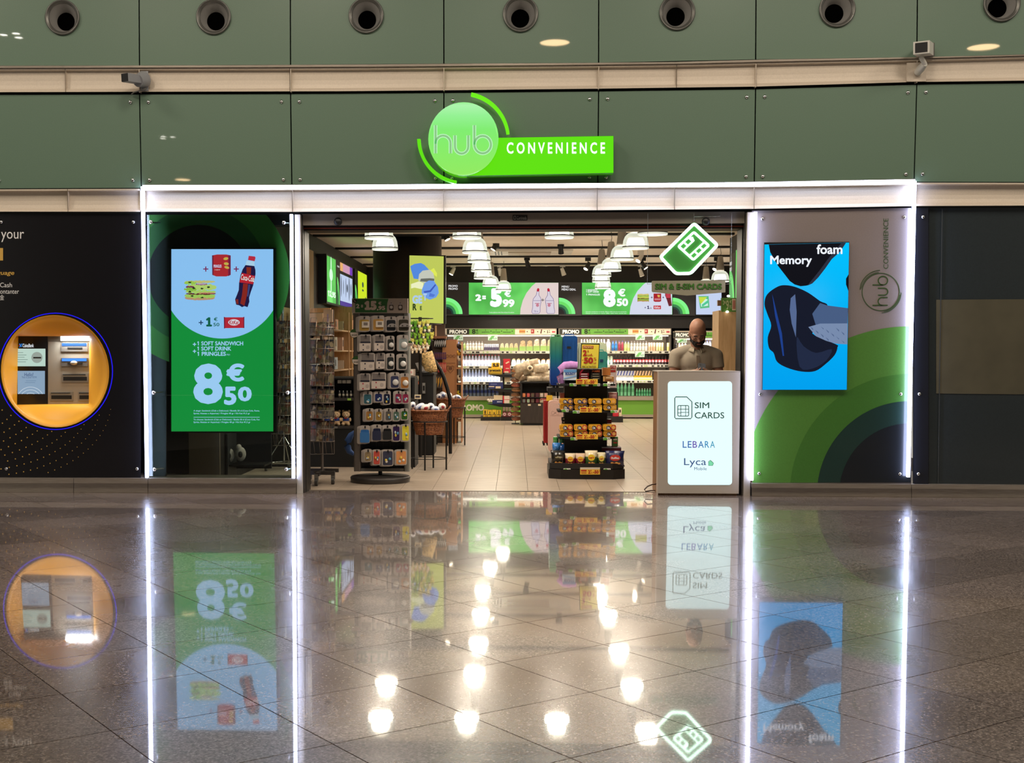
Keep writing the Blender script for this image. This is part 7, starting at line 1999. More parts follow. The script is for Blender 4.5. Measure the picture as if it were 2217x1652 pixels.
for (x, y, Yx) in ((767, 722, FY - .01), (771.5, 780.5, FY - .01), (887.5, 744, FY - .012)):
    r = 9.6 if x < 800 else 6
    mb = MB(); ppoly(mb, circ_px(x, y, r, 22), Yx, M((44, 84, 34), .5, name='sticker_green'), .004); ppoly(mb, [p for p in circ_px(x, y, r * .92, 24) if p[1] > y - 2.4], Yx - .002, M((206, 190, 176), .5, name='sticker_cream')); ptext(mb, '2=15,95', x - r * .6, y + r * .22, x + r * .6, y + r * .52, Yx - .004, INK, bold=.03); ob('round_sticker', mb, o)
# packs
EDGE = M((184, 174, 166), .25, coat=.5, name='clear_edge'); HOOK = BLACK
PACKN = [0]
def blister(x0, y0, x1, y1, col_, prod, lab, grp, dk=0, tilt=0.0):
    Yk = FY - .035 - dk * .0 
    sx = -3.0 * dk
    Yp = FY - .06 + dk * .022
    q = P((x0 + x1) / 2, y1, Yp)
    o = thing('blister_pack', (q.x, Yp, q.z), lab, 'blister pack', grp)
    mb = MB(); ppoly(mb, rr_px(x0 + sx, y0 + dk * .8, x1 + sx, y1 + dk * .8, 4, 3), Yp, EDGE, .006); ob('card', mb, o)
    C1 = M(col_, .4, name='pack_print')
    if dk == 0:
        w_, h = x1 - x0, y1 - y0
        mb = MB()
        if prod == 'box':
            ppoly(mb, [(x0 + 1.5, y0 + 3), (x1 - 3, y0 + 3), (x1 - 3, y0 + h * .42), (x0 + 1.5, y0 + h * .42)], Yp - .003, M((120, 112, 108), .4, name='pack_grey')); prect(mb, x0 + 1.2, y0 + h * .42, x1 - 2, y0 + h * .5, Yp - .004, M((30, 32, 50), .4, name='pack_dark'))
            ob('print', mb, o)
            a, b = P(x0, y1 - 1, Yp), P(x1 - 1, y0 + h * .52, Yp)
            mb = MB().box(a.x, b.x, Yp - .035, Yp - .002, a.z, b.z, M((206, 192, 180), .4, name='white_box_pack'))
            for (u, v, r) in ((.3, .2, .07), (.3, .8, .07)): ppoly(mb, circ_px(lerp(x0, x1, u), lerp(y0 + h * .52, y1, v), 1.6, 8), Yp - .037, M(col_, .4, name='box_dot'))
            ppoly(mb, circ_px(lerp(x0, x1, .7), lerp(y0 + h * .5, y1, .5), 4, 12), Yp - .037, M((176, 164, 156), .4, name='box_ring'))
            ob('product_box', mb, o)
        else:
            ppoly(mb, rr_px(x0 + 2, y0 + h * .24 if prod != 'full' else y0 + 4, x1 - 2, y1 - 2, 3, 3), Yp - .003, C1); ob('print', mb, o)
            if prod == 'puck':
                c = P((x0 + x1) / 2 + 2, y0 + h * .62, Yp); r = w_ * .32 * SC(Yp)
                ob('product', MB().ell((c.x, Yp - .01, c.z), (r, .018, r), M((216, 214, 208), .35, name='product_white'), 16, 8), o)
            elif prod == 'dome':
                c = P((x0 + x1) / 2 + 3, y0 + h * .70, Yp); r = w_ * .46 * SC(Yp)
                n = 14; pts = [(c.x + r * cos(t), c.z + r * .72 * sin(t)) for t in [i * pi / n for i in range(n + 1)]]
                ob('product', MB().prism(pts, Yp - .03, Yp - .004, M((150, 144, 140), .4, name='product_grey')), o)
                mb = MB()
                for dx in (-.4, .4): ppoly(mb, circ_px((x0 + x1) / 2 + 3 + dx * w_ * .5, y0 + h * .62, 1.6, 8), Yp - .032, M((50, 46, 46), .4, name='dark_dot'))
                ob('product_mark', mb, o)
            elif prod == 'tag':
                c = P(x1 - w_ * .42, y0 + h * .42, Yp); 
                mb = MB(); prect(mb, x0 + w_ * .3, y0 + h * .35, x1 - 2, y0 + h * .74, Yp - .02, M((226, 216, 200), .4, name='product_tag'), .016); prect(mb, x0 + w_ * .45, y0 + h * .42, x0 + w_ * .8, y0 + h * .6, Yp - .022, M((130, 120, 112), .4, name='tag_print2')); ob('product', mb, o)
            elif prod in ('figure', 'full'):
                mb = MB()
                rn = random.Random(int(x0 * y0))
                for k in range(3):
                    xx = x0 + w_ * rn.uniform(.35, .7); yy = y0 + h * rn.uniform(.45, .8); c = P(xx, yy, Yp - .006)
                    mb.ell((c.x, Yp - .008, c.z), (w_ * .12 * SC(Yp), .008, h * .09 * SC(Yp)), M(((232, 226, 214), (224, 196, 80), (190, 200, 206), (90, 160, 200))[(k + int(x0)) % 4], .4, name='product_small'), 8, 6)
                ob('product', mb, o)
            elif prod == 'sleeve':
                a, b = P(x0 + 1, y1 - 2, Yp), P(x1 - 1, y0 + h * .38, Yp)
                ob('product', MB().rbox(a.x, b.x, Yp - .022, Yp - .003, a.z, b.z, .012, M(col_, .7, name='fabric_sleeve'), 3), o)
    hx = (x0 + x1) / 2 + sx + 1
    c = P(hx, y0 + 3.5, Yp)
    if dk == 0: ob('hook', MB().tube([(c.x, FY + .06, c.z), (c.x, Yp - .02, c.z), (c.x, Yp - .024, c.z + .008)], .004, HOOK, 6).box(c.x - .007, c.x + .007, Yp - .022, Yp - .016, c.z - .012, c.z + .012, HOOK), o)
ROWSP = [
 ('top', 'white and yellow', [(776, 684, 801, 718, (186, 150, 70), 'tag'), (806, 683, 832, 717, (196, 150, 80), 'tag'), (835, 685, 858, 718, (34, 38, 44), 'dome'), (861, 684, 886, 718, (60, 56, 44), 'dome')]),
 ('second', 'white', [(779, 724, 804, 761, (40, 40, 60), 'box'), (811, 724, 833, 760, (40, 40, 60), 'box'), (837, 727, 854, 759, (44, 46, 44), 'puck'), (862, 725, 884, 760, (150, 160, 158), 'puck')]),
 ('third', 'boxed', [(781, 764, 812, 802, (40, 40, 60), 'box'), (815, 764, 834, 799, (50, 46, 50), 'box'), (836, 765, 854, 801, (36, 42, 44), 'puck'), (861, 766, 881, 801, (44, 50, 48), 'puck')]),
 ('fourth', 'red-marked', [(779, 808, 802, 845, (180, 40, 60), 'box'), (805, 806, 836, 842, (170, 40, 60), 'box'), (844, 806, 865, 841, (56, 60, 90), 'puck'), (866, 808, 886, 842, (180, 120, 60), 'puck')]),
 ('fifth', 'rounded', [(786, 847, 806, 876, (52, 96, 108), 'figure'), (810, 847, 829, 871, (30, 44, 96), 'figure'), (829, 846, 846, 876, (22, 28, 60), 'figure'), (854, 846, 871, 874, (140, 40, 76), 'figure'), (870, 847, 886, 874, (150, 44, 80), 'figure')]),
 ('sixth', 'narrow', [(791, 884, 809, 912, (166, 120, 66), 'figure'), (812, 885, 828, 912, (160, 126, 60), 'figure'), (833, 884, 849, 912, (96, 92, 88), 'figure'), (850, 885, 866, 912, (86, 112, 96), 'figure'), (867, 884, 884, 910, (52, 100, 36), 'figure')]),
 ('seventh', 'tall', [(779, 921, 801, 960, (50, 112, 176), 'sleeve'), (806, 919, 826, 955, (30, 36, 66), 'sleeve'), (828, 920, 849, 954, (18, 18, 20), 'sleeve'), (849, 919, 867, 956, (52, 28, 80), 'full'), (869, 918, 887, 956, (226, 214, 60), 'full')]),
 ('bottom', 'wide', [(788, 972, 805, 1000, (150, 130, 96), 'figure'), (807, 973, 824, 1007, (206, 84, 70), 'full'), (827, 973, 852, 1009, (60, 62, 84), 'full'), (856, 973, 881, 1007, (222, 150, 90), 'full')]),
]
CN = {(186, 150, 70): 'yellow', (196, 150, 80): 'amber', (34, 38, 44): 'charcoal', (60, 56, 44): 'dark'}
def cname(c):
    r, g, b = c
    if max(c) < 60: return 'black'
    if max(c) - min(c) < 26: return 'grey'
    if r > 200 and g > 190: return 'yellow'
    if r > g and r > b: return 'red' if g < 70 and b < 80 else ('magenta' if b > g + 20 else ('tan' if r < 190 else 'orange'))
    if g >= r and g >= b: return 'green'
    return 'purple' if r > g + 10 else 'blue'
for rn_, ad, its in ROWSP:
    for i, (x0, y0, x1, y1, c, pr_) in enumerate(its):
        lb = '%s %s accessory pack, %s from left in the %s row of the rack' % (ad, cname(c), ORD[i], rn_)
        if pr_ == 'box': lb = 'clear pack with a white charger box, %s from left in the %s row' % (ORD[i], rn_)
        if pr_ == 'puck': lb = 'clear pack with a white round case, %s from left in the %s row' % (ORD[i], rn_)
        blister(x0, y0, x1, y1, c, pr_, lb, 'accessory packs on the rotating rack, %s row' % rn_)
        for dk in ((1, 2) if i < 3 else (1,)):
            blister(x0, y0, x1, y1, c, pr_, 'pack behind the %s front one of the %s row, %s' % (ORD[i], rn_, 'middle of the hook' if dk == 1 else 'deepest on the hook'), 'accessory packs on the rotating rack, %s row' % rn_, dk)
# ================================================================== MAGAZINE RACKS
WIRE = M((128, 118, 110), .35, .7, name='rack_wire')
def magrack(x0, x1, Y, pockets, lab, cart, seed, top):
    xa_, xb_ = P(x0, 850, Y).x, P(x1, 850, Y).x
    o = thing('magazine_rack', ((xa_ + xb_) / 2, Y + .1, 0), lab, 'rack')
    rnd = random.Random(seed)
    mags = []
    for i, (ya, yb_) in enumerate(pockets):
        z0, z1 = P(x0, yb_, Y).z, P(x0, ya, Y).z
        mb = MB(); yo = Y - .02
        mb.tube([(xa_, yo + .1, z0), (xa_, yo, z0), (xb_, yo - .02, z0 + .003), (xb_, yo + .1, z0)], .0045, WIRE, 6)
        zm = lerp(z0, z1, .62); mb.tube([(xa_, yo + .1, zm), (xa_, yo - .01, zm), (xb_, yo - .03, zm), (xb_, yo + .1, zm)], .004, WIRE, 6)
        for k in range(5): xx = lerp(xa_, xb_, (k + .0) / 4); mb.tube([(xx, yo - .022, z0), (xx, yo - .03, zm)], .0025, WIRE, 5)
        for (u, v) in ((.12, .34), (.60, .82)):   # upstanding wire loops
            xa2, xb2 = lerp(xa_, xb_, u), lerp(xa_, xb_, v); mb.tube([(xa2, yo + .0, z0), (xa2 + .01, yo + .05, z1 + .045), (xb2 + .01, yo + .05, z1 + .045), (xb2, yo, z0)], .003, WIRE, 5)
        ob('wire_pocket', mb, o)
        n = 3
        for k in range(n):
            u0 = (k + .06) / n; u1 = (k + .98) / n
            m_ = MB(); a, b = lerp(xa_, xb_, u0), lerp(xa_, xb_, u1)
            tl = .03
            m_.add([(a, yo + .012, z0 + .005), (b, yo + .012, z0 + .005), (b + .012, yo + .06, z1), (a + .012, yo + .06, z1), (a, yo + .02, z0 + .005), (b, yo + .02, z0 + .005), (b + .012, yo + .068, z1), (a + .012, yo + .068, z1)],
                   [(0, 1, 2, 3), (7, 6, 5, 4), (0, 4, 5, 1), (1, 5, 6, 2), (2, 6, 7, 3), (3, 7, 4, 0)], COVER)
            c = rnd.choice(((70, 26, 26), (52, 46, 50), (90, 84, 70), (34, 44, 66), (84, 80, 40)))
            hh = z1 - z0
            m_.add([(a + .004, yo + .058 * .84 + .006, lerp(z0, z1, .82)), (b - .0, yo + .058 * .84 + .006, lerp(z0, z1, .82)), (b + .008, yo + .058, lerp(z0, z1, .98)), (a + .012, yo + .058, lerp(z0, z1, .98))], [(0, 1, 2, 3)], M(c, .4, name='masthead'))
            ob('magazine', m_, label='dark printed magazine, %s in the %s pocket of the %s' % (('left', 'middle', 'right')[k], ORD[i], 'rack by the door post' if seed == 1 else 'rack behind the window'), cat='magazine', group='magazines in the %s' % ('rack by the door post' if seed == 1 else 'rack behind the window'))
    zlow = P(x0, pockets[-1][1], Y).z; ztop = P(x0, top, Y).z
    mb = MB()
    for (x, y) in ((xa_ + .01, Y + .12), (xb_ - .01, Y + .12)): mb.tube([(x, y, zlow - .13), (x, y, ztop)], .006, WIRE, 6)
    for k in range(5): x = lerp(xa_ + .01, xb_ - .02, k / 4); mb.tube([(x, Y - .02, zlow), (x + .01, Y - .01, zlow - .12), (x + .01, Y + .1, zlow - .13)], .003, WIRE, 5)
    mb.tube([(xa_, Y - .02, zlow - .125), (xb_, Y - .02, zlow - .12)], .004, WIRE, 6)
    ob('wire_frame', mb, o)
    mx = (xa_ + xb_) / 2
    if cart:
        zc_ = .115
        ob('cart_frame', MB().box(xa_ - .02, xb_ + .02, Y - .06, Y - .02, zc_ - .02, zc_ + .015, GREYD).box(mx - .02, mx + .02, Y - .2, Y + .3, zc_ - .02, zc_ + .012, GREYD).box(xa_ - .02, xb_ + .02, Y + .2, Y + .24, zc_ - .02, zc_ + .015, GREYD), o)
        for (x, y) in ((xa_ + .03, Y - .04), (mx - .01, Y - .19), (xb_ - .0, Y - .04)):
            ob('caster', MB().tube([(x - .014, y, .038), (x + .014, y, .038)], .037, M((60, 58, 56), .5, name='caster_tyre'), 16).tube([(x - .016, y, .038), (x + .016, y, .038)], .014, CHROME, 10).box(x - .018, x + .018, y - .012, y + .03, .05, zc_, GREY), o)
        ob('pole', MB().tube([(mx, Y + .12, zc_), (mx, Y + .12, ztop - .05)], .014, WIRE, 8), o)
    else:
        for (dx, dy) in ((-.17, -.14), (.19, -.1), (.02, .2)):
            ob('leg', MB().tube([(mx, Y + .12, zlow - .02), (mx + dx, Y + .12 + dy, .08)], .007, CHROME, 6), o)
            ob('caster', MB().tube([(mx + dx - .012, Y + .12 + dy, .033), (mx + dx + .012, Y + .12 + dy, .033)], .032, M((90, 88, 84), .5, name='caster_grey'), 14).box(mx + dx - .014, mx + dx + .014, Y + .11 + dy, Y + .13 + dy, .04, .085, CHROME), o)
        ob('cart_frame', MB().tube([(mx - .17, Y - .02, .085), (mx + .19, Y + .02, .085)], .01, CHROME, 6).tube([(mx - .17, Y - .02, .085), (mx + .02, Y + .32, .085), (mx + .19, Y + .02, .085)], .01, CHROME, 6), o)
        ob('pole', MB().tube([(mx, Y + .12, .085), (mx, Y + .12, ztop)], .014, CHROME, 8), o)
    return o
YM = YF_(1056) + .26
magrack(664, 721, YM, [(698, 727), (735, 787), (790, 836), (842, 873), (878, 906), (911, 956)], 'wire magazine rack on a wheeled cart just inside the left door post', True, 1, 670)
YM2 = YF_(1024) + .1
magrack(590, 628, YM2, [(694, 734), (742, 790), (798, 850), (858, 900), (905, 940)], 'wire magazine rack on casters seen through the left window', False, 2, 640)
for i, (a, b, c, d, cl_) in enumerate(((667, 678, 699, 697, (228, 190, 150)), (700, 670, 720, 697, (214, 186, 160)), (668, 667, 716, 677, (222, 180, 130)))):
    pbox(a, b, c, d, YM + .05 + .03 * i, .02, M(cl_, .6, name='cream_book'), 'book', ('blank cream book cover leaning left in the rack by the post', 'cream book with lilac edge leaning right in the rack', 'wide sand coloured book behind the two cream ones')[i], 'book', None, [('r', 708, 680, 711, 697, M((180, 160, 190), .5, name='lilac'))] if i == 1 else None)
# ================================================================== BLACK DISPLAY UNIT WITH TEDDY BEARS
YD2 = YF_(1013)
XD = lambda px: P(px, 900, YD2).x
ZD = lambda py: P(760, py, YD2).z
o = thing('black_display_unit', (XD(780), YD2, 0), 'black low display unit with teddy bears and small bottles behind the racks', 'display unit')
xa_, xb_ = XL + .02, XD(898)
ob('base', MB().box(xa_, xb_, YD2, YD2 + .5, 0, ZD(928), BLACKM), o)
ob('shelf', MB().box(xa_, xb_, YD2 - .01, YD2 + .5, ZD(928), ZD(923), GREYD), o)
ob('back_panel', MB().box(xa_, xb_, YD2 + .4, YD2 + .43, ZD(923), ZD(816), BLACKM), o)
ob('shelf', MB().box(xa_, xb_, YD2 - .01, YD2 + .42, ZD(867.5), ZD(862), GREYD), o)
ob('top', MB().box(xa_, xb_, YD2, YD2 + .42, ZD(821), ZD(817), BLACKM), o)
ob('side_panel', MB().box(xb_ - .03, xb_, YD2, YD2 + .5, ZD(928), ZD(821), BLACKM), o)
mb = MB(); prect(mb, 752, 862.5, 760, 867, YD2 - .014, M((140, 180, 70), .5, name='tag_lime'), .003); prect(mb, 722, 923.5, 731, 927.5, YD2 - .014, M((120, 116, 112), .5, name='tag_grey'), .003); ob('price_tag', mb, o)
for i in range(5):
    q = P(735 + i * 8.2, 850, YD2 + .1); s_ = SC(YD2 + .1)
    mb = bottle_mesh(6 * s_, 15 * s_, M((60, 56, 56), .3, name='spray_glass'), M((190, 180, 160), .4, name='spray_label'), WHITE, 'pet', 10)
    for v in mb.v: v += Vector((q.x, YD2 + .1, ZD(862) + .001))
    ob('spray_bottle', mb, label='small dark bottle with white cap, %s left on the black unit shelf' % ORD[i], cat='bottle', group='small bottles on the black unit')
for i in range(3): pbox(731 + i * 10, 823, 739 + i * 10, 830, YD2 + .12, .05, WHITE, 'white_carton', 'small white carton, %s from left under the black unit top' % ORD[i], 'carton', 'white cartons on the black unit')
FUR = M((226, 192, 150), .9, name='cream_fur', noise_=.18, nscale=60); SHIRT = M((34, 60, 130), .8, name='blue_shirt')
def teddy(px, lab, lean=0):
    s_ = SC(YD2 + .12); c = P(px, 923, YD2 + .12); z0 = ZD(923); x = c.x; y = YD2 + .14
    u = 36 * s_ / 2
    o = thing('teddy_bear', (x, y, z0), lab, 'teddy bear')
    ob('body', MB().ell((x, y, z0 + u * .55), (u * .48, u * .4, u * .5), FUR, 16, 10).ell((x - u * .32, y - u * .45, z0 + u * .22), (u * .22, u * .3, u * .22), FUR).ell((x + u * .32, y - u * .45, z0 + u * .22), (u * .22, u * .3, u * .22), FUR)
       .ell((x - u * .5, y - u * .12, z0 + u * .72), (u * .15, u * .2, u * .26), FUR).ell((x + u * .5, y - u * .12, z0 + u * .72), (u * .15, u * .2, u * .26), FUR), o)
    ob('shirt', MB().ell((x, y, z0 + u * .68), (u * .50, u * .43, u * .32), SHIRT, 16, 8), o)
    hd_ = ob('head', MB().ell((x + lean * .01, y - u * .05, z0 + u * 1.38), (u * .5, u * .44, u * .46), FUR, 18, 12).ell((x - u * .36, y, z0 + u * 1.76), (u * .16, u * .1, u * .16), FUR).ell((x + u * .36, y, z0 + u * 1.76), (u * .16, u * .1, u * .16), FUR).ell((x, y - u * .42, z0 + u * 1.26), (u * .2, u * .14, u * .15), M((238, 212, 176), .9, name='muzzle_fur')), o)
    for dx in (-.17, .17): ob('eye', MB().ell((x + dx * u, y - u * .45, z0 + u * 1.46), (u * .05,) * 3, BLACK, 8, 6), hd_)
    ob('nose', MB().ell((x, y - u * .56, z0 + u * 1.31), (u * .07, u * .04, u * .05), BLACK, 8, 6), hd_)
    ob('bow', MB().box(x - u * .14, x + u * .14, y - u * .46, y - u * .40, z0 + u * .86, z0 + u * .96, M((190, 40, 60), .6, name='bow_red')), o)
teddy(728, 'cream teddy bear in a blue shirt, left one of the pair'); teddy(749, 'cream teddy bear in a blue shirt beside the rotating rack'); teddy(709, 'cream teddy bear half hidden behind the magazine rack')
# blue travel pillow at the rack
mb = MB(); Yb = FY + .3
mb.tube([P(x, y, Yb) for x, y in ((768, 935), (760, 942), (753, 955), (752, 966), (756, 977), (766, 984))], [.018, .03, .036, .036, .03, .018], M((52, 84, 140), .7, name='blue_cloth'), 12)
ob('neck_pillow', mb, label='blue curved neck pillow showing left of the rotating rack', cat='pillow')
# ================================================================== WALL SHELVING (wood) ON THE LEFT
o = thing('wood_wall_shelf', (XL + .2, 8, 0), 'light wood wall shelving along the left wall under the lightboxes', 'shelf')
for k, px in enumerate((731, 738, 757)):
    yy = lwx(px) - 1.2
    ob('upright', MB().box(XL + .01, XL + .34, yy, yy + .04, 0, 2.0 if px == 738 else 1.9, OAK), o)
ob('back_panel', MB().box(XL + .012, XL + .03, 3.6, 10.5, .9, 1.85, M((196, 170, 130), .6, name='shelf_back_cream')), o)
for z in (1.02, 1.3, 1.6): ob('shelf_board', MB().box(XL + .03, XL + .33, 3.6, 10.5, z, z + .02, OAK), o)
rnd = random.Random(3)
for k in range(18):
    z = (1.04, 1.32, 1.62)[k % 3]; y = 4.0 + (k // 3) * .85 + rnd.uniform(-.1, .1); c = ((236, 232, 220), (220, 190, 170), (200, 200, 170), (190, 206, 214), (226, 220, 200), (210, 150, 110))[k % 6]; h = rnd.uniform(.12, .2)
    mb = MB().box(XL + .1, XL + .26, y, y + rnd.uniform(.16, .3), z + .001, z + h, M(c, .5, name='shelf_goods'))
    mb.box(XL + .255, XL + .262, y + .03, y + .12, z + h * .3, z + h * .8, M((c[0] // 2, c[1] // 2, c[2] // 2), .5, name='goods_print'))
    ob('gift_box', mb, label='pale boxed gift, %s along the %s board of the wood wall shelf' % (ORD[k // 3], ('lower', 'middle', 'upper')[k % 3]), cat='box', group='boxed gifts on the wood wall shelf')
# ================================================================== WICKER BASKETS
def basket(cx_px, rim_py, bot_py, wr, wb, Yc, legs, ring_py, foot, lab, od, items):
    s_ = SC(Yc); x = P(cx_px, rim_py, Yc).x; zr = P(cx_px, rim_py, Yc).z; zb_ = P(cx_px, bot_py, Yc).z
    R1, R0 = wr / 2 * s_, wb / 2 * s_
    o = thing('wicker_basket', (x, Yc, zb_), lab, 'basket', 'wicker baskets on stands')
    n = 36; prof = []
    for j in range(15):
        v = j / 14; prof.append((lerp(R0, R1, v) * (1.0 + (.012 if j % 2 else -.0)), (zr - zb_) * v))
    mb = MB().lathe(prof, (x, Yc, zb_), WICKER, n, sy=.8); ob('body', mb, o)
    ob('rim', MB().tube([(x + (R1 + .003) * cos(t), Yc + (R1 + .003) * .8 * sin(t), zr + .002 * sin(9 * t)) for t in [i * 2 * pi / 36 for i in range(36)]], .012, WICKER, 7, closed=True), o)
    for s2 in (-1, 1): ob('handle', MB().tube([(x + s2 * (R1 - .01), Yc - .06, zr - .005), (x + s2 * (R1 + .022), Yc - .05, zr + .035), (x + s2 * (R1 + .03), Yc, zr + .05), (x + s2 * (R1 + .022), Yc + .05, zr + .035), (x + s2 * (R1 - .01), Yc + .06, zr - .005)], .009, WICKER, 7), o)
    st = thing('basket_stand', (x, Yc, 0), 'black iron stand with a low ring, carrying the %s wicker basket' % od, 'stand', 'iron basket stands')
    zh = lerp(zb_, zr, .55); rh = lerp(R0, R1, .55) + .02
    ob('hoop', MB().tube([(x + rh * cos(t), Yc + rh * .8 * sin(t), zh) for t in [i * 2 * pi / 32 for i in range(32)]], .007, BLACK, 6, closed=True), st)
    zg = P(cx_px, ring_py, Yc).z
    ob('ring', MB().tube([(x + rh * cos(t), Yc + rh * .8 * sin(t), zg) for t in [i * 2 * pi / 32 for i in range(32)]], .005, BLACK, 6, closed=True), st)
    for an in (-1.75, -.28, 1.39, 2.86): ob('leg', MB().tube([(x + rh * cos(an), Yc + rh * .8 * sin(an), zh), (x + rh * cos(an), Yc + rh * .8 * sin(an), 0.0)], .009, BLACK, 8), st)
    ob('filling', MB().lathe([(0, (zr - zb_) * .9), (R1 * .93, (zr - zb_) * .88)], (x, Yc, zb_), M((150, 146, 150), .7, name='basket_filling'), 24, sy=.8), o)
    for i, (px, py, a, b, an) in enumerate(items):
        q = P(px, py, Yc); mb = MB(); R = Matrix.Rotation(an, 3, 'Y')
        c = ((232, 232, 240), (216, 222, 238), (238, 236, 230))[i % 3]
        mb.ell((q.x, Yc - .02 + .05 * (i % 2), q.z), (a * s_, .07, b * s_), M(c, .45, name='wrapped_white', noise_=.16, nscale=34), 14, 10, R)
        mb.ell((q.x + .012, Yc - .085 + .05 * (i % 2), q.z), (a * s_ * .45, .012, b * s_ * .4), M(((60, 60, 90), (90, 110, 160), (170, 60, 70))[i % 3], .5, name='wrap_print'), 10, 6, R)
        ob('wrapped_bundle', mb, label='white wrapped bundle, %s from left in the %s basket' % (ORD[i], od), cat='bundle', group='white bundles in the %s basket' % od)
YB1 = YF_(1020) + .17
basket(929, 889, 941, 82, 58, YB1, None, 992, 1020, 'brown wicker basket of white bundles on a black stand, nearest the doorway', 'front', [(893, 878, 7, 9, .4), (908, 882, 13, 7.5, -.6), (921, 883, 11, 8, -.3), (932, 881, 9, 8.5, .5), (943, 886, 10, 7, .2), (957, 881, 9, 8, .6)])
YB3 = YF_(966) + .2
basket(976, 864, 904, 66, 48, YB3, None, 946, 966, 'brown wicker basket of white bundles, farther one behind the front basket', 'rear', [(950, 859, 6, 7, .3), (958, 856, 8, 8, .5), (971, 857, 8.5, 8, -.4), (985, 862, 7, 6, .3), (992, 860, 8, 5, .5)])
# ================================================================== PLUSH SPINNER, DESK, CARDBOARD STAND
YZ = 3.6
o = thing('plush_spinner', (P(908, 900, YZ).x, YZ + .1, 0), 'black hook stand crowded with small plush toys beside the rotating rack', 'display stand')
q = P(908, 690, YZ)
ob('pole', MB().tube([(q.x, YZ + .12, 0), (q.x, YZ + .12, P(908, 686, YZ).z)], .02, BLACK, 10), o)
mb = MB()
for py in (689, 712, 737): 
    z = P(908, py, YZ).z; mb.tube([(q.x + .16 * cos(t), YZ + .12 + .12 * sin(t), z) for t in [i * 2 * pi / 20 for i in range(20)]], .005, BLACK, 5, closed=True)
ob('hoop', mb, o, kind='stuff')
rnd = random.Random(9)
PLC = {0: ((126, 176, 50), (90, 150, 40), (206, 200, 90), (60, 110, 40)), 1: ((232, 214, 186), (226, 200, 160), (206, 170, 130), (180, 60, 60))}
k = 0
for r_, (py, n) in enumerate(((700, 5), (712, 5), (725, 6), (738, 5), (749, 5), (758, 4))):
    for i in range(n):
        px = 890 + i * 9.0 + (r_ % 2) * 3; pal = PLC[0] if r_ < 4 else PLC[1]; c = pal[rnd.randrange(3)]
        q = P(px, py + rnd.uniform(-2, 2), YZ - .02); s_ = SC(YZ); u = rnd.uniform(3.6, 5) * s_
        mb = MB().ell(q, (u, u * .8, u * 1.05), M(c, .85, name='plush'), 10, 7)
        m2 = M(pal[3] if rnd.random() < .4 else (236, 226, 160) if r_ < 4 else (90, 70, 60), .85, name='plush_trim')
        mb.ell((q.x, q.y - u * .5, q.z - u * 1.3), (u * .7, u * .6, u * .8), M(c if rnd.random() < .6 else (236, 230, 210), .85, name='plush'), 8, 6)
        for s2 in (-1, 1): mb.ell((q.x + s2 * u * .7, q.y, q.z + u * .85), (u * .3, u * .2, u * .55), M(c, .85, name='plush'), 7, 5)
        mb.ell((q.x - u * .35, q.y - u * .8, q.z + u * .1), (u * .13,) * 3, m2, 6, 4); mb.ell((q.x + u * .35, q.y - u * .8, q.z + u * .1), (u * .13,) * 3, m2, 6, 4)
        mb.tube([(q.x, q.y, q.z + u), (q.x, q.y + .02, q.z + u * 2)], .002, GREY, 4)
        ob('plush_keyring', mb, label='small %s plush keyring, %s in hanging row %s of the spinner' % ('green' if r_ < 4 else 'cream', ORD[i], ('one', 'two', 'three', 'four', 'five', 'six')[r_]), cat='plush toy', group='%s plush keyrings on the spinner' % ('green' if r_ < 4 else 'cream'))
q = P(928, 785, 4.12); s_ = SC(4.1)
mb = MB(); bag(mb, (q.x, 4.12, q.z), 15 * s_, .06, 23 * s_, M((226, 190, 130), .6, name='popcorn_print', noise_=.7, nscale=50), ry(-.25), 4)
ob('popcorn_bag', mb, label='speckled cream bag leaning beside the plush spinner', cat='bag')
YY = 4.0
o = thing('sales_desk', (P(925, 900, YY).x, YY, 0), 'black sales desk behind the front wicker basket', 'desk')
ob('body', MB().box(P(894, 850, YY).x, P(938, 850, YY).x, YY, YY + .6, 0, P(900, 812, YY).z, BLACKM), o)
ob('top', MB().box(P(892, 850, YY).x, P(940, 850, YY).x, YY - .02, YY + .62, P(900, 812, YY).z, P(900, 808, YY).z, BLACK), o)
o = thing('desk_screen', (P(912, 805, YY + .1).x, YY + .1, P(912, 805, YY).z), 'small tilted tablet on a black foot on the sales desk', 'tablet')
mb = MB(); c = [P(899, 786, YY + .1), P(909, 784, YY + .1), P(921, 803, YY), P(908, 806, YY)]; mb.add([tuple(v) for v in c] + [(v.x, v.y + .02, v.z - .01) for v in c], [(0, 1, 2, 3), (7, 6, 5, 4), (0, 4, 5, 1), (1, 5, 6, 2), (2, 6, 7, 3), (3, 7, 4, 0)], M((150, 146, 144), .3, .3, name='tablet_back')); ob('slab', mb, o)
ob('foot', MB().lathe([(.09, 0), (.085, .015), (.02, .03), (.015, .08)], (P(914, 806, YY).x, YY + .06, P(914, 808, YY).z), BLACK, 18), o)
o = thing('card_holder', (P(892, 862, YY - .5).x, YY - .5, P(892, 864, YY - .5).z - .0), 'white upright holder with a column of small cards at the right of the rotating rack', 'card holder')
YX = YY - .5
ob('panel', MB().box(P(885, 800, YX).x, P(899, 800, YX).x, YX, YX + .02, 0.0, P(885, 799, YX).z, M((180, 160, 146), .5, name='holder_panel')), o)
for i in range(4):
    mb = MB(); prect(mb, 886, 800 + i * 16, 895, 812.5 + i * 16, YX - .008, M((226, 216, 204), .5, name='small_card'), .004); ppoly(mb, circ_px(890, 806 + i * 16, 2.4, 10), YX - .011, M(((220, 150, 150), (200, 110, 110), (160, 190, 150), (150, 200, 170))[i], .5, name='card_dot')); ob('card', mb, o)
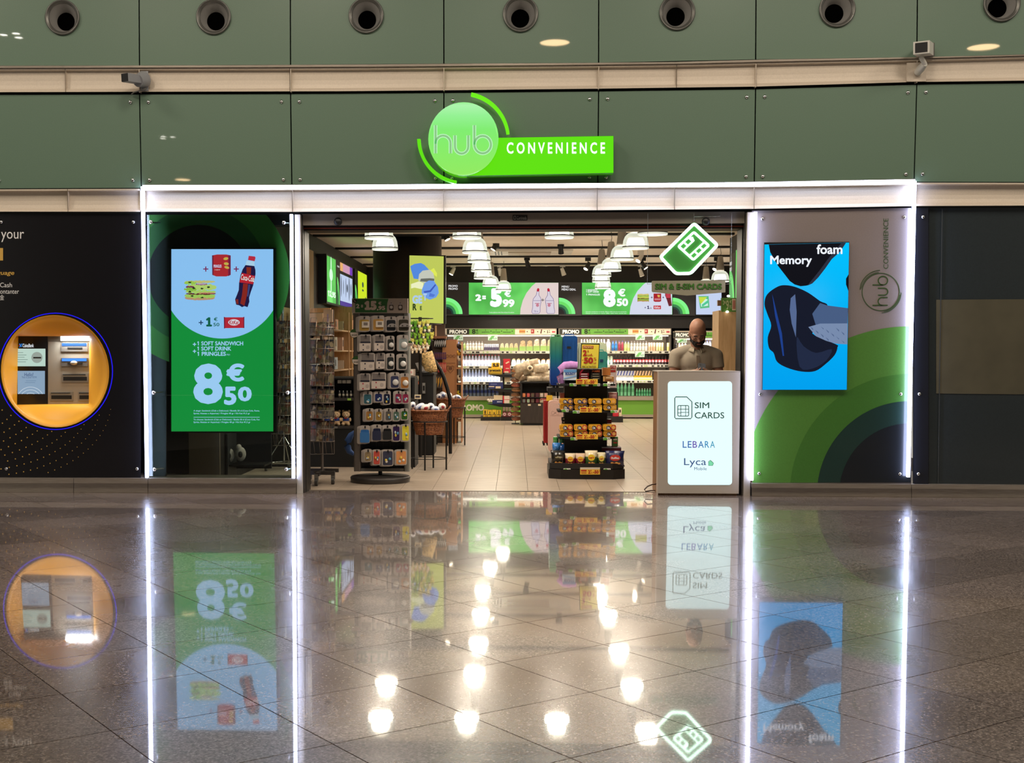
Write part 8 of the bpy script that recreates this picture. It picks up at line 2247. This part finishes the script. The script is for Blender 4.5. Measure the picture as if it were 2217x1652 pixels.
pbox(899, 814, 911, 824, YY - .06, .06, CRM, 'cream_box', 'small cream box on the front of the sales desk', 'box'); pbox(899, 826, 912, 832, YY - .06, .05, M((226, 110, 70), .5, name='orange_pack'), 'orange_pack', 'orange packet under the small cream box', 'packet')
pbox(914.5, 829, 920.5, 852, YY - .04, .02, M((150, 150, 148), .3, name='clear_holder'), 'hanging_tag', 'slim clear tag hanging on the black sales desk', 'tag', None, [('r', 915.5, 835, 919.5, 846, BLACK)])
pbox(897.5, 855, 911, 864, YB1 - .25, .05, CRM, 'barcode_box', 'small white box with dark print on the front basket edge', 'box', None, [('r', 899.5, 857, 909, 861, M((70, 66, 80), .5, name='bar_print'))])
# black curved arm
YV3 = 4.3
mb = MB(); mb.tube([P(x, y, YV3) for x, y in ((921, 760), (932, 771), (944, 785), (954, 801), (962, 820), (968, 840), (974, 862))], [.013, .017, .020, .022, .023, .024, .024], BLACK, 12)
mb.tube([P(974, 862, YV3), P(975, 930, YV3) * 1.0], .022, BLACK, 10); g_ = P(975, 930, YV3); mb.tube([g_, (g_.x, g_.y, 0)], .022, BLACK, 10)
ob('curved_arm', mb, label='thick black curved display arm rising over the rear basket', cat='display stand')
YH3 = YF_(960)
o = thing('cardboard_stand', (P(970, 900, YH3).x, YH3, 0), 'brown cardboard floor stand printed with a heart, right of the rear basket', 'display stand')
KB = M((176, 122, 78), .8, name='cardboard'); KL = M((110, 66, 38), .7, name='cardboard_print')
ob('front', MB().box(P(958, 900, YH3).x, P(988.5, 900, YH3).x, YH3, YH3 + .5, 0, P(970, 736, YH3).z, KB), o)
zz = [P(970, y, YH3).z for y in (796, 830, 870, 910)]
ob('side_panel', MB().box(P(999, 900, YH3).x - .008, P(999, 900, YH3).x, YH3 + .03, YH3 + .5, 0, P(970, 740, YH3).z, KB), o)
for z in zz: ob('shelf_board', MB().box(P(988.5, 900, YH3).x, P(999, 900, YH3).x - .01, YH3 + .03, YH3 + .5, z - .02, z, KB), o)
mb = MB()
for i in range(3): ribbon(mb, circ_px(968.5 + i * 7.4, 771, 3, 14), .8, YH3 - .003, KL, .002, closed=True)
ribbon(mb, [(962, 786), (986, 786)], .7, YH3 - .003, KL, .002)
ribbon(mb, [(975, 808), (968, 800), (967, 794), (970, 792), (975, 794), (980, 792), (983, 794), (982, 800)], 1.3, YH3 - .003, KL, .002, closed=True); ppoly(mb, rr_px(971, 795, 979, 801, 1, 2), YH3 - .004, KL)
ribbon(mb, [(961, 858), (961, 812), (966, 808)], .8, YH3 - .003, KL, .002); ribbon(mb, [(986, 790), (986, 860)], .8, YH3 - .003, KL, .002)
ob('print', mb, o)
for i, (x, y, c) in enumerate(((994, 750, (40, 30, 30)), (993, 764, (226, 176, 70)), (994, 776, (238, 230, 216)), (994, 818, (240, 226, 196)), (994, 852, (222, 200, 60)), (993, 860, (230, 210, 90)))):
    q = P(x, y, YH3 + .1); s_ = SC(YH3); mb = MB().ell(q, (5 * s_, .05, 7 * s_), M(c, .85, name='toy_plush'), 10, 8, ry(-.5)).ell((q.x + .01, q.y - .04, q.z + .02), (2 * s_, .02, 2.5 * s_), M((60, 50, 46), .85, name='toy_dark'), 8, 6)
    ob('soft_toy', mb, label='soft toy on the cardboard stand side, %s from the top' % ORD[i], cat='soft toy', group='soft toys on the cardboard stand')
def hangrow(x0, x1, n, y0, y1, Y, c1, c2, lab, grp):
    w_ = (x1 - x0) / n
    for i in range(n):
        xa3 = x0 + i * w_; mb = MB(); prect(mb, xa3 + .4, y0, xa3 + w_ - .3, y1, Y + .012 * (n - i), M(c1, .4, name='hang_pack'), .006); ppoly(mb, [(xa3 + .6, y1 - 1), (xa3 + w_ * .8, y1 - (y1 - y0) * .5), (xa3 + w_ * .8, y0 + 1), (xa3 + .6, y0 + 1 + (y1 - y0) * .2)], Y + .012 * (n - i) - .002, M(c2, .4, name='hang_print'))
        ob('hanging_pack', mb, label=lab + ', %s from left' % ORD[i], cat='packet', group=grp)
hangrow(940, 966, 6, 735, 752, YH3 - .1, (24, 22, 26), (214, 214, 214), 'thin black and white packet hanging above the purple ones', 'black and white hanging packets')
hangrow(940, 966, 7, 763, 778, YH3 - .1, (74, 36, 96), (120, 60, 60), 'thin purple packet hanging left of the cardboard stand', 'purple hanging packets')
hangrow(948, 966, 5, 785, 806, YH3 - .1, (190, 50, 50), (226, 140, 120), 'thin red packet hanging below the purple ones', 'red hanging packets')
hangrow(936, 958, 4, 815, 840, YH3 - .1, (70, 64, 60), (206, 150, 50), 'dark and amber packet hanging behind the curved arm', 'amber hanging packets')
o = thing('hook_wall', (P(950, 900, YH3).x, YH3 + .05, 0), 'dark brown back wall with a pale wood slat and packet hooks', 'display stand')
ob('panel', MB().box(P(936, 900, YH3).x, P(963, 900, YH3).x, YH3 + .06, YH3 + .1, 0, P(950, 702, YH3).z, M((74, 56, 44), .6, name='brown_board')), o)
ob('slat', MB().box(P(941.5, 900, YH3).x, P(945, 900, YH3).x, YH3 + .04, YH3 + .06, P(950, 735, YH3).z, P(950, 705, YH3).z, OAK), o)
mb = MB(); a, b = P(938, 733, YH3), P(967, 728, YH3); mb.box(a.x, b.x, YH3 - .12, YH3 + .06, a.z, b.z, M((150, 100, 70), .5, name='topper_brown')); ob('shelf_board', mb, o)
pbox(971, 735, 990, 746, YH3 + .3, .05, M((130, 50, 74), .5, name='plum_card'), 'plum_card', 'plum coloured card above the cardboard stand', 'card', None, [('r', 979, 739, 988, 743, M((220, 100, 130), .5, name='pink_print'))])
# plush behind the left window
o = thing('window_shelf', (P(510, 1000, .6).x, .7, 0), 'dark shelf behind the lower left window', 'shelf')
ob('board', MB().box(P(486, 1000, .6).x, P(566, 1000, .6).x, .75, 1.1, P(510, 1006, .75).z - .02, P(510, 1006, .75).z, BLACK), o)
ob('side_panel', MB().box(P(484, 1000, .6).x, P(488, 1000, .6).x, .7, 1.1, 0, P(510, 940, .7).z, M((50, 52, 52), .4, name='shelf_side')), o)
ob('back_panel', MB().box(P(486, 1000, .6).x, P(566, 1000, .6).x, 1.1, 1.13, .1, P(510, 905, .7).z, BLACKM), o)
for i, (x, y) in enumerate(((496, 986), (521, 983))):
    q = P(x, y, .85); s_ = SC(.85)
    mb = MB().ell(q, (12 * s_, .06, 16 * s_), M((176, 168, 158), .9, name='grey_plush', noise_=.2, nscale=40), 14, 10).ell((q.x - 4 * s_, q.y, q.z + 15 * s_), (6 * s_, .05, 7 * s_), M((176, 168, 158), .9, name='grey_plush', noise_=.2, nscale=40), 10, 8).ell((q.x + .01, q.y - .055, q.z), (5 * s_, .02, 7 * s_), M((40, 38, 38), .8, name='plush_dark'), 10, 8)
    ob('plush_toy', mb, label='grey and black plush toy behind the lower left window, %s one' % ('left' if i == 0 else 'right'), cat='soft toy')
# ================================================================== CAMERAS ON THE FACADE
q = P(303, 176, YF - .03)
o = thing('security_camera', (q.x, YF - .04, q.z - .09), 'small grey security camera on the upper channel at the left', 'camera')
CGR = M((140, 142, 146), .4, .2, name='camera_grey')
a, b = P(305, 197, YF - .03), P(321, 154, YF - .03); ob('mount_plate', MB().box(a.x, b.x, YF - .035, YF - .028, a.z, b.z, CGR), o)
c0, c1 = Vector((P(314, 174, YF).x, YF - .04, P(314, 174, YF).z)), Vector((P(300, 178, YF).x, YF - .2, P(300, 178, YF - .2).z))
ob('collar', MB().tube([c0, c0.lerp(c1, .5)], [.075, .055], CGR, 20), o)
d = (Vector((-.13, -.24, -.02))).normalized(); s0 = c0.lerp(c1, .2); 
def obox(p, d, l, hw, hh, m, mb=None):
    mb = mb or MB(); u = Vector((0, 0, 1)).cross(d).normalized(); v = d.cross(u).normalized()
    vs = [p + d * t * l + u * a_ * hw + v * b_ * hh for t in (0, 1) for a_ in (-1, 1) for b_ in (-1, 1)]
    return mb.add(vs, [(0, 1, 3, 2), (4, 6, 7, 5), (0, 4, 5, 1), (2, 3, 7, 6), (0, 2, 6, 4), (1, 5, 7, 3)], m)
ob('body', obox(s0, d, .20, .040, .036, CGR), o); ob('lens', obox(s0 + d * .2, d, .006, .038, .034, BLACK), o)
ob('cable', MB().tube([P(317, 192, YF - .06), P(303, 196, YF - .07), P(290, 200, YF - .06), P(285, 204, YF - .03)], .006, GREY, 6), o)
q = P(1990, 150, YF - .03)
o = thing('security_camera', (q.x, YF - .04, P(1990, 176, YF).z), 'white boxy security camera on a jointed arm at the right', 'camera')
CWH = M((206, 204, 196), .4, name='camera_white')
a, b = P(1962, 177, YF - .03), P(2005, 136, YF - .03); ob('mount_plate', MB().box(a.x, b.x, YF - .04, YF - .03, a.z, b.z, BEIGE), o)
p0 = P(1986, 158, YF - .05); p1 = P(2002, 138, YF - .16); p2 = P(1994, 124, YF - .2)
ob('arm', MB().tube([p0, p0.lerp(p1, .5), p1], [.03, .036, .026], CWH, 12).tube([p1, p2], .02, CWH, 10), o)
d = Vector((-.42, -.86, -.1)).normalized(); s0 = P(2004, 109, YF - .06)
ob('body', obox(s0, d, .24, .066, .052, CWH), o); ob('lens', obox(s0 + d * .24, d, .006, .05, .04, BLACK), o)
ob('rear_cap', obox(s0 - d * .015, d, .015, .072, .057, M((90, 90, 86), .5, name='camera_cap')), o)
# hall information sign behind the photographer (seen mirrored in the right screen)
zs = 3.35; ys = -17.6
def mirx(px, y):
    r = ray(px, 635); t = ((2 * YF - y) - CAM.y) / r.y; return (CAM + r * t)
a, b = mirx(1650, ys), mirx(1785, ys)
o = thing('information_sign', ((a.x + b.x) / 2, ys, a.z - .5), 'dark hanging sign mirrored on the blue screen reading Informacio, Information, Informacion', 'sign')
def misf(px, py, dy=0):
    r = ray(px, py); t = ((2 * YF - ys) - CAM.y) / r.y; w_ = CAM + r * t; return Vector((w_.x, ys + dy, w_.z))
c = [misf(1640, 668), misf(1790, 668), misf(1790, 600), misf(1640, 600)]
ob('board', MB().box(c[0].x, c[1].x, ys - .1, ys, c[0].z, c[2].z, M((30, 30, 32), .5, name='sign_board')), o)
IY = M((20, 20, 20), .5, emit=5, ecol=(200, 190, 150), name='info_lit')
mb = MB()
for t, y0, y1, x1 in (('Informaci\u00f3', 608, 622, 1664), ('Information', 628, 642, 1674), ('Informaci\u00f3n', 645, 659, 1656)):
    textmb(mb, t, IY, lambda u, v: misf(u, v, .006), (1738, y1, x1, y0), .01)
ob('lettering', mb, o)
mb = MB(); mb.add([misf(1749, 661, .004), misf(1749, 628, .004), misf(1778, 628, .004), misf(1778, 661, .004)], [(0, 1, 2, 3)], M((20, 20, 20), .5, emit=4, ecol=(220, 190, 110), name='info_square')); textmb(mb, 'i', M((40, 60, 90), .5, name='info_i'), lambda u, v: misf(u, v, .01), (1766, 657, 1760, 632), .08); ob('symbol', mb, o)
ob('hanger', MB().tube([(c[0].x - .3, ys - .05, c[2].z), (c[0].x - .3, ys - .05, HALL_Z)], .015, GREY, 6).tube([(c[1].x + .3, ys - .05, c[2].z), (c[1].x + .3, ys - .05, HALL_Z)], .015, GREY, 6), o)
# ================================================================== PERSON BEHIND THE COUNTER
YPn = .84
px0 = P(1507.5, 760, YPn).x
def pz(py, Y=YPn): return P(1508, py, Y).z
man = thing('person', (px0, YPn, 0), 'bald bearded person with glasses, taupe polo shirt, looking down behind the counter', 'person')
SKIN = M((160, 114, 90), .5, name='skin', noise_=.06, nscale=30)
POLO = M((152, 140, 122), .85, name='taupe_polo', noise_=.07, nscale=14)
def remeshed(name, mb, par, vox=.008, sm=4, label=None):
    o = ob(name, mb, par, label=label)
    m = o.modifiers.new('r', 'REMESH'); m.mode = 'VOXEL'; m.voxel_size = vox; m.use_smooth_shade = True
    if sm:
        s = o.modifiers.new('s', 'SMOOTH'); s.iterations = sm; s.factor = .5
    dg = bpy.context.evaluated_depsgraph_get(); me = bpy.data.meshes.new_from_object(o.evaluated_get(dg))
    o.modifiers.clear(); old = o.data; o.data = me; bpy.data.meshes.remove(old)
    me.materials.clear(); me.materials.append(mb.mats[0])
    for p in me.polygons: p.use_smooth = True; p.material_index = 0
    return o
X0 = px0
zs_ = pz(762)            # shoulder joint height
HC = Vector((P(1510.5, 719, YPn - .07).x, YPn - .07, pz(720, YPn - .07)))
TH = Matrix.Rotation(math.radians(27), 3, 'X')
HR = TH @ Matrix.Rotation(math.radians(-3), 3, 'Y')
def hl(x, y, z): return HC + HR @ Vector((x, y, z))
HS = 1.06
def hell(mb, c, r, m, n=16, k=12): return mb.ell(hl(*[v * HS for v in c]), [v * HS for v in r], m, n, k, HR)
S_ = {s: Vector((X0 + s * .195, YPn + .01, zs_ - .035)) for s in (-1, 1)}
El = {s: Vector((X0 + s * .235, YPn - .02, zs_ - .32)) for s in (-1, 1)}
PHO = P(1519, 799, .46)
Wr = {-1: P(1500, 806, .50) + Vector((-.02, .03, -.005)), 1: P(1531, 806, .50) + Vector((.03, .03, -.012))}
def limb(mb, a, b, r0, r1, m, n=14):
    pts = [a.lerp(b, t) for t in (0, .25, .5, .75, 1)]; rs = [lerp(r0, r1, t) * (1 + .06 * sin(pi * t)) for t in (0, .25, .5, .75, 1)]
    mb.tube(pts, rs, m, n); mb.ell(a, (r0,) * 3, m, 12, 8); mb.ell(b, (r1,) * 3, m, 12, 8)
body = MB()
hell(body, (0, .012, .035), (.074, .094, .094), SKIN, 24, 16)
hell(body, (0, -.018, -.02), (.066, .074, .08), SKIN, 20, 14)
hell(body, (0, -.034, -.066), (.05, .052, .05), SKIN)
hell(body, (0, -.092, -.028), (.012, .014, .024), SKIN); hell(body, (0, -.104, -.04), (.016, .013, .012), SKIN)
hell(body, (0, -.072, .006), (.052, .016, .014), SKIN)
for s in (-1, 1):
    hell(body, (s * .074, .012, -.018), (.009, .022, .032), SKIN); hell(body, (s * .04, -.066, -.03), (.018, .018, .02), SKIN)
body.tube([Vector((X0, YPn + .03, zs_ - .05)), Vector((X0, YPn + .0, zs_ + .03)), hl(0, .03, -.06)], [.085, .062, .06], SKIN, 16)
def torso(mb, f, m):
    mb.ell((X0, YPn + .02, zs_ - .10), (.175 + f, .112 + f, .15 + f), m, 24, 16)
    mb.ell((X0, YPn + .02, zs_ - .27), (.165 + f, .115 + f, .22 + f), m, 24, 16)
    mb.ell((X0, YPn + .03, zs_ - .42), (.16 + f, .115 + f, .13 + f), m, 20, 12)
    mb.tube([S_[-1], Vector((X0 - .1, YPn + .015, zs_ + .002)), Vector((X0, YPn + .02, zs_ + .018)), Vector((X0 + .1, YPn + .015, zs_ + .002)), S_[1]], [.058 + f, .058 + f, .056 + f, .058 + f, .058 + f], m, 16)
torso(body, 0, SKIN)
HIP = {s: Vector((X0 + s * .09, YPn + .04, zs_ - .46)) for s in (-1, 1)}; KN = {s: Vector((X0 + s * .1, YPn + .01, .46)) for s in (-1, 1)}; AN = {s: Vector((X0 + s * .1, YPn + .05, .085)) for s in (-1, 1)}
for s in (-1, 1):
    limb(body, S_[s], El[s], .052, .04, SKIN); limb(body, El[s], Wr[s], .041, .026, SKIN)
    limb(body, HIP[s], KN[s], .078, .054, SKIN); limb(body, KN[s], AN[s], .052, .036, SKIN)
    body.ell((AN[s].x, AN[s].y - .06, .045), (.042, .12, .04), SKIN)
remeshed('body', body, man, .0075, 3)
# hands with separate fingers
for s in (-1, 1):
    hb = MB(); w_ = Wr[s]; c = PHO + Vector((s * .034, .012, -.03)); d = (c - w_).normalized()
    hb.tube([w_, w_.lerp(c, .5), c], [.024, .028, .03], SKIN, 10); hb.ell(c, (.032, .022, .036), SKIN, 12, 8)
    for k in range(4):
        b0 = c + Vector((s * .006, .006, .024 - k * .017)); L = (.068, .076, .07, .056)[k]
        p1 = b0 + Vector((-s * .008, .022, .008)); p2 = p1 + Vector((-s * L * .45, .004, .012)); p3 = p2 + Vector((-s * L * .35, -.010, .006))
        hb.tube([b0, p1, p2, p3], [.0095, .009, .0082, .0066], SKIN, 8); hb.ell(p3, (.0068,) * 3, SKIN, 8, 6)
    t0 = c + Vector((s * .006, -.012, -.01)); t1 = t0 + Vector((s * -.002, -.022, .022)); t2 = t1 + Vector((-s * .022, -.002, .024))
    hb.tube([t0, t1, t2], [.012, .0105, .0085], SKIN, 8); hb.ell(t2, (.0088,) * 3, SKIN, 8, 6)
    remeshed('hand', hb, man, .0028, 1)
# clothing
sh = MB(); torso(sh, .011, POLO)
for s in (-1, 1):
    e = S_[s].lerp(El[s], .44); sh.tube([S_[s], S_[s].lerp(El[s], .25), e], [.069, .066, .064], POLO, 18); sh.ell(S_[s], (.069,) * 3, POLO, 16, 10)
remeshed('polo_shirt', sh, man, .009, 3)
CO = M((162, 148, 126), .85, name='polo_collar')
nb = Vector((X0, YPn + .008, zs_ + .058))
cb = MB()
for s in (-1, 1):
    pts = []
    for i in range(13):
        a = math.radians(90 - s * i * 13.2)
        pts.append((nb.x + .074 * cos(a), nb.y + .078 * sin(a), nb.z - .03 * (i / 12) ** 1.4 + .008))
    inn = [Vector(p) for p in pts]; n = len(inn)
    vs = []
    for i, p in enumerate(inn):
        rad_ = (p - Vector((nb.x, nb.y, p.z))).normalized(); wv = .03 + .02 * (i / 12) ** 2
        vs += [p + Vector((0, 0, .006)), p + rad_ * wv * .75 + Vector((0, 0, -wv * .75)), p + rad_ * (wv * .75 - .006) + Vector((0, 0, -wv * .75 - .006)), p - rad_ * .004 + Vector((0, 0, -.01))]
    fs = [(i * 4 + j, i * 4 + (j + 1) % 4, (i + 1) * 4 + (j + 1) % 4, (i + 1) * 4 + j) for i in range(n - 1) for j in range(4)] + [(0, 1, 2, 3), tuple(range((n - 1) * 4, n * 4))[::-1]]
    cb.add(vs, fs, CO, True)
ob('collar', cb, man)
q = Vector((X0, YPn - .115, zs_ - .09)); ob('placket', MB().box(q.x - .014, q.x + .014, q.y - .004, q.y + .02, q.z - .06, q.z + .055, M((122, 106, 88), .85, name='placket_cloth')), man)
JE = M((36, 40, 52), .8, name='dark_trousers')
tr = MB(); tr.ell((X0, YPn + .035, zs_ - .45), (.172, .127, .125), JE, 20, 12)
for s in (-1, 1): limb(tr, HIP[s], KN[s], .092, .068, JE); limb(tr, KN[s], AN[s] + Vector((0, 0, .01)), .068, .058, JE)
remeshed('trousers', tr, man, .011, 2)
for s in (-1, 1): remeshed('shoe', MB().ell((AN[s].x, AN[s].y - .05, .05), (.05, .14, .05), BLACK).box(AN[s].x - .046, AN[s].x + .046, AN[s].y - .17, AN[s].y + .07, .0, .03, BLACK), man, .008, 2)
# beard, brows, glasses
BE = M((26, 19, 16), .85, name='beard_hair', noise_=.3, nscale=90)
bd_ = MB()
hell(bd_, (0, -.033, -.082), (.053, .056, .05), BE, 18, 12)
for s in (-1, 1): hell(bd_, (s * .058, -.006, -.05), (.014, .024, .045), BE); hell(bd_, (s * .042, -.05, -.066), (.02, .03, .028), BE)
hell(bd_, (0, -.088, -.058), (.032, .012, .008), BE)
for s in (-1, 1): hell(bd_, (s * .03, -.078, -.072), (.011, .016, .018), BE)
remeshed('beard', bd_, man, .004, 2)
lp = MB(); hell(lp, (0, -.093, -.073), (.019, .006, .005), M((150, 84, 78), .5, name='lips')); ob('mouth', lp, man)
for s in (-1, 1):
    eb = MB(); hell(eb, (s * .029, -.088, .010), (.019, .005, .0045), BE, 10, 6); ob('eyebrow', eb, man)
    ey = MB(); hell(ey, (s * .029, -.078, -.012), (.013, .008, .007), M((150, 104, 84), .5, name='eyelid'), 10, 8); hell(ey, (s * .029, -.084, -.016), (.009, .003, .0025), M((30, 22, 20), .5, name='lash'), 8, 6); ob('eye', ey, man)
gl_ = MB()
for s in (-1, 1):
    pts = [hl(*(v * HS for v in (s * .03 + .022 * cos(t), -.099 + .010 * abs(cos(t)), -.012 + .016 * sin(t)))) for t in [i * 2 * pi / 18 for i in range(18)]]
    gl_.tube(pts, .0016, BLACK, 5, closed=True)
    gl_.tube([hl(s * .053 * HS, -.088 * HS, -.008 * HS), hl(s * .078 * HS, .0, -.002 * HS)], .0016, BLACK, 5)
gl_.tube([hl(-.008 * HS, -.1 * HS, -.008 * HS), hl(.008 * HS, -.1 * HS, -.008 * HS)], .0016, BLACK, 5)
ob('glasses', gl_, man)
# phone
a = PHO; R = Matrix.Rotation(math.radians(-28), 3, 'X')
mb = MB(); mb.rbox(-.036, .036, -.004, .004, -.045, .06, .012, M((34, 38, 48), .3, name='phone_back'), 4)
mb.rbox(-.024, -.006, -.006, -.004, .035, .052, .004, BLACK, 2)
for i, v in enumerate(mb.v): mb.v[i] = a + Matrix.Rotation(math.radians(6), 3, 'Y') @ (R @ v)
ob('phone', mb, label='dark blue-grey phone held in both hands above the counter', cat='phone')
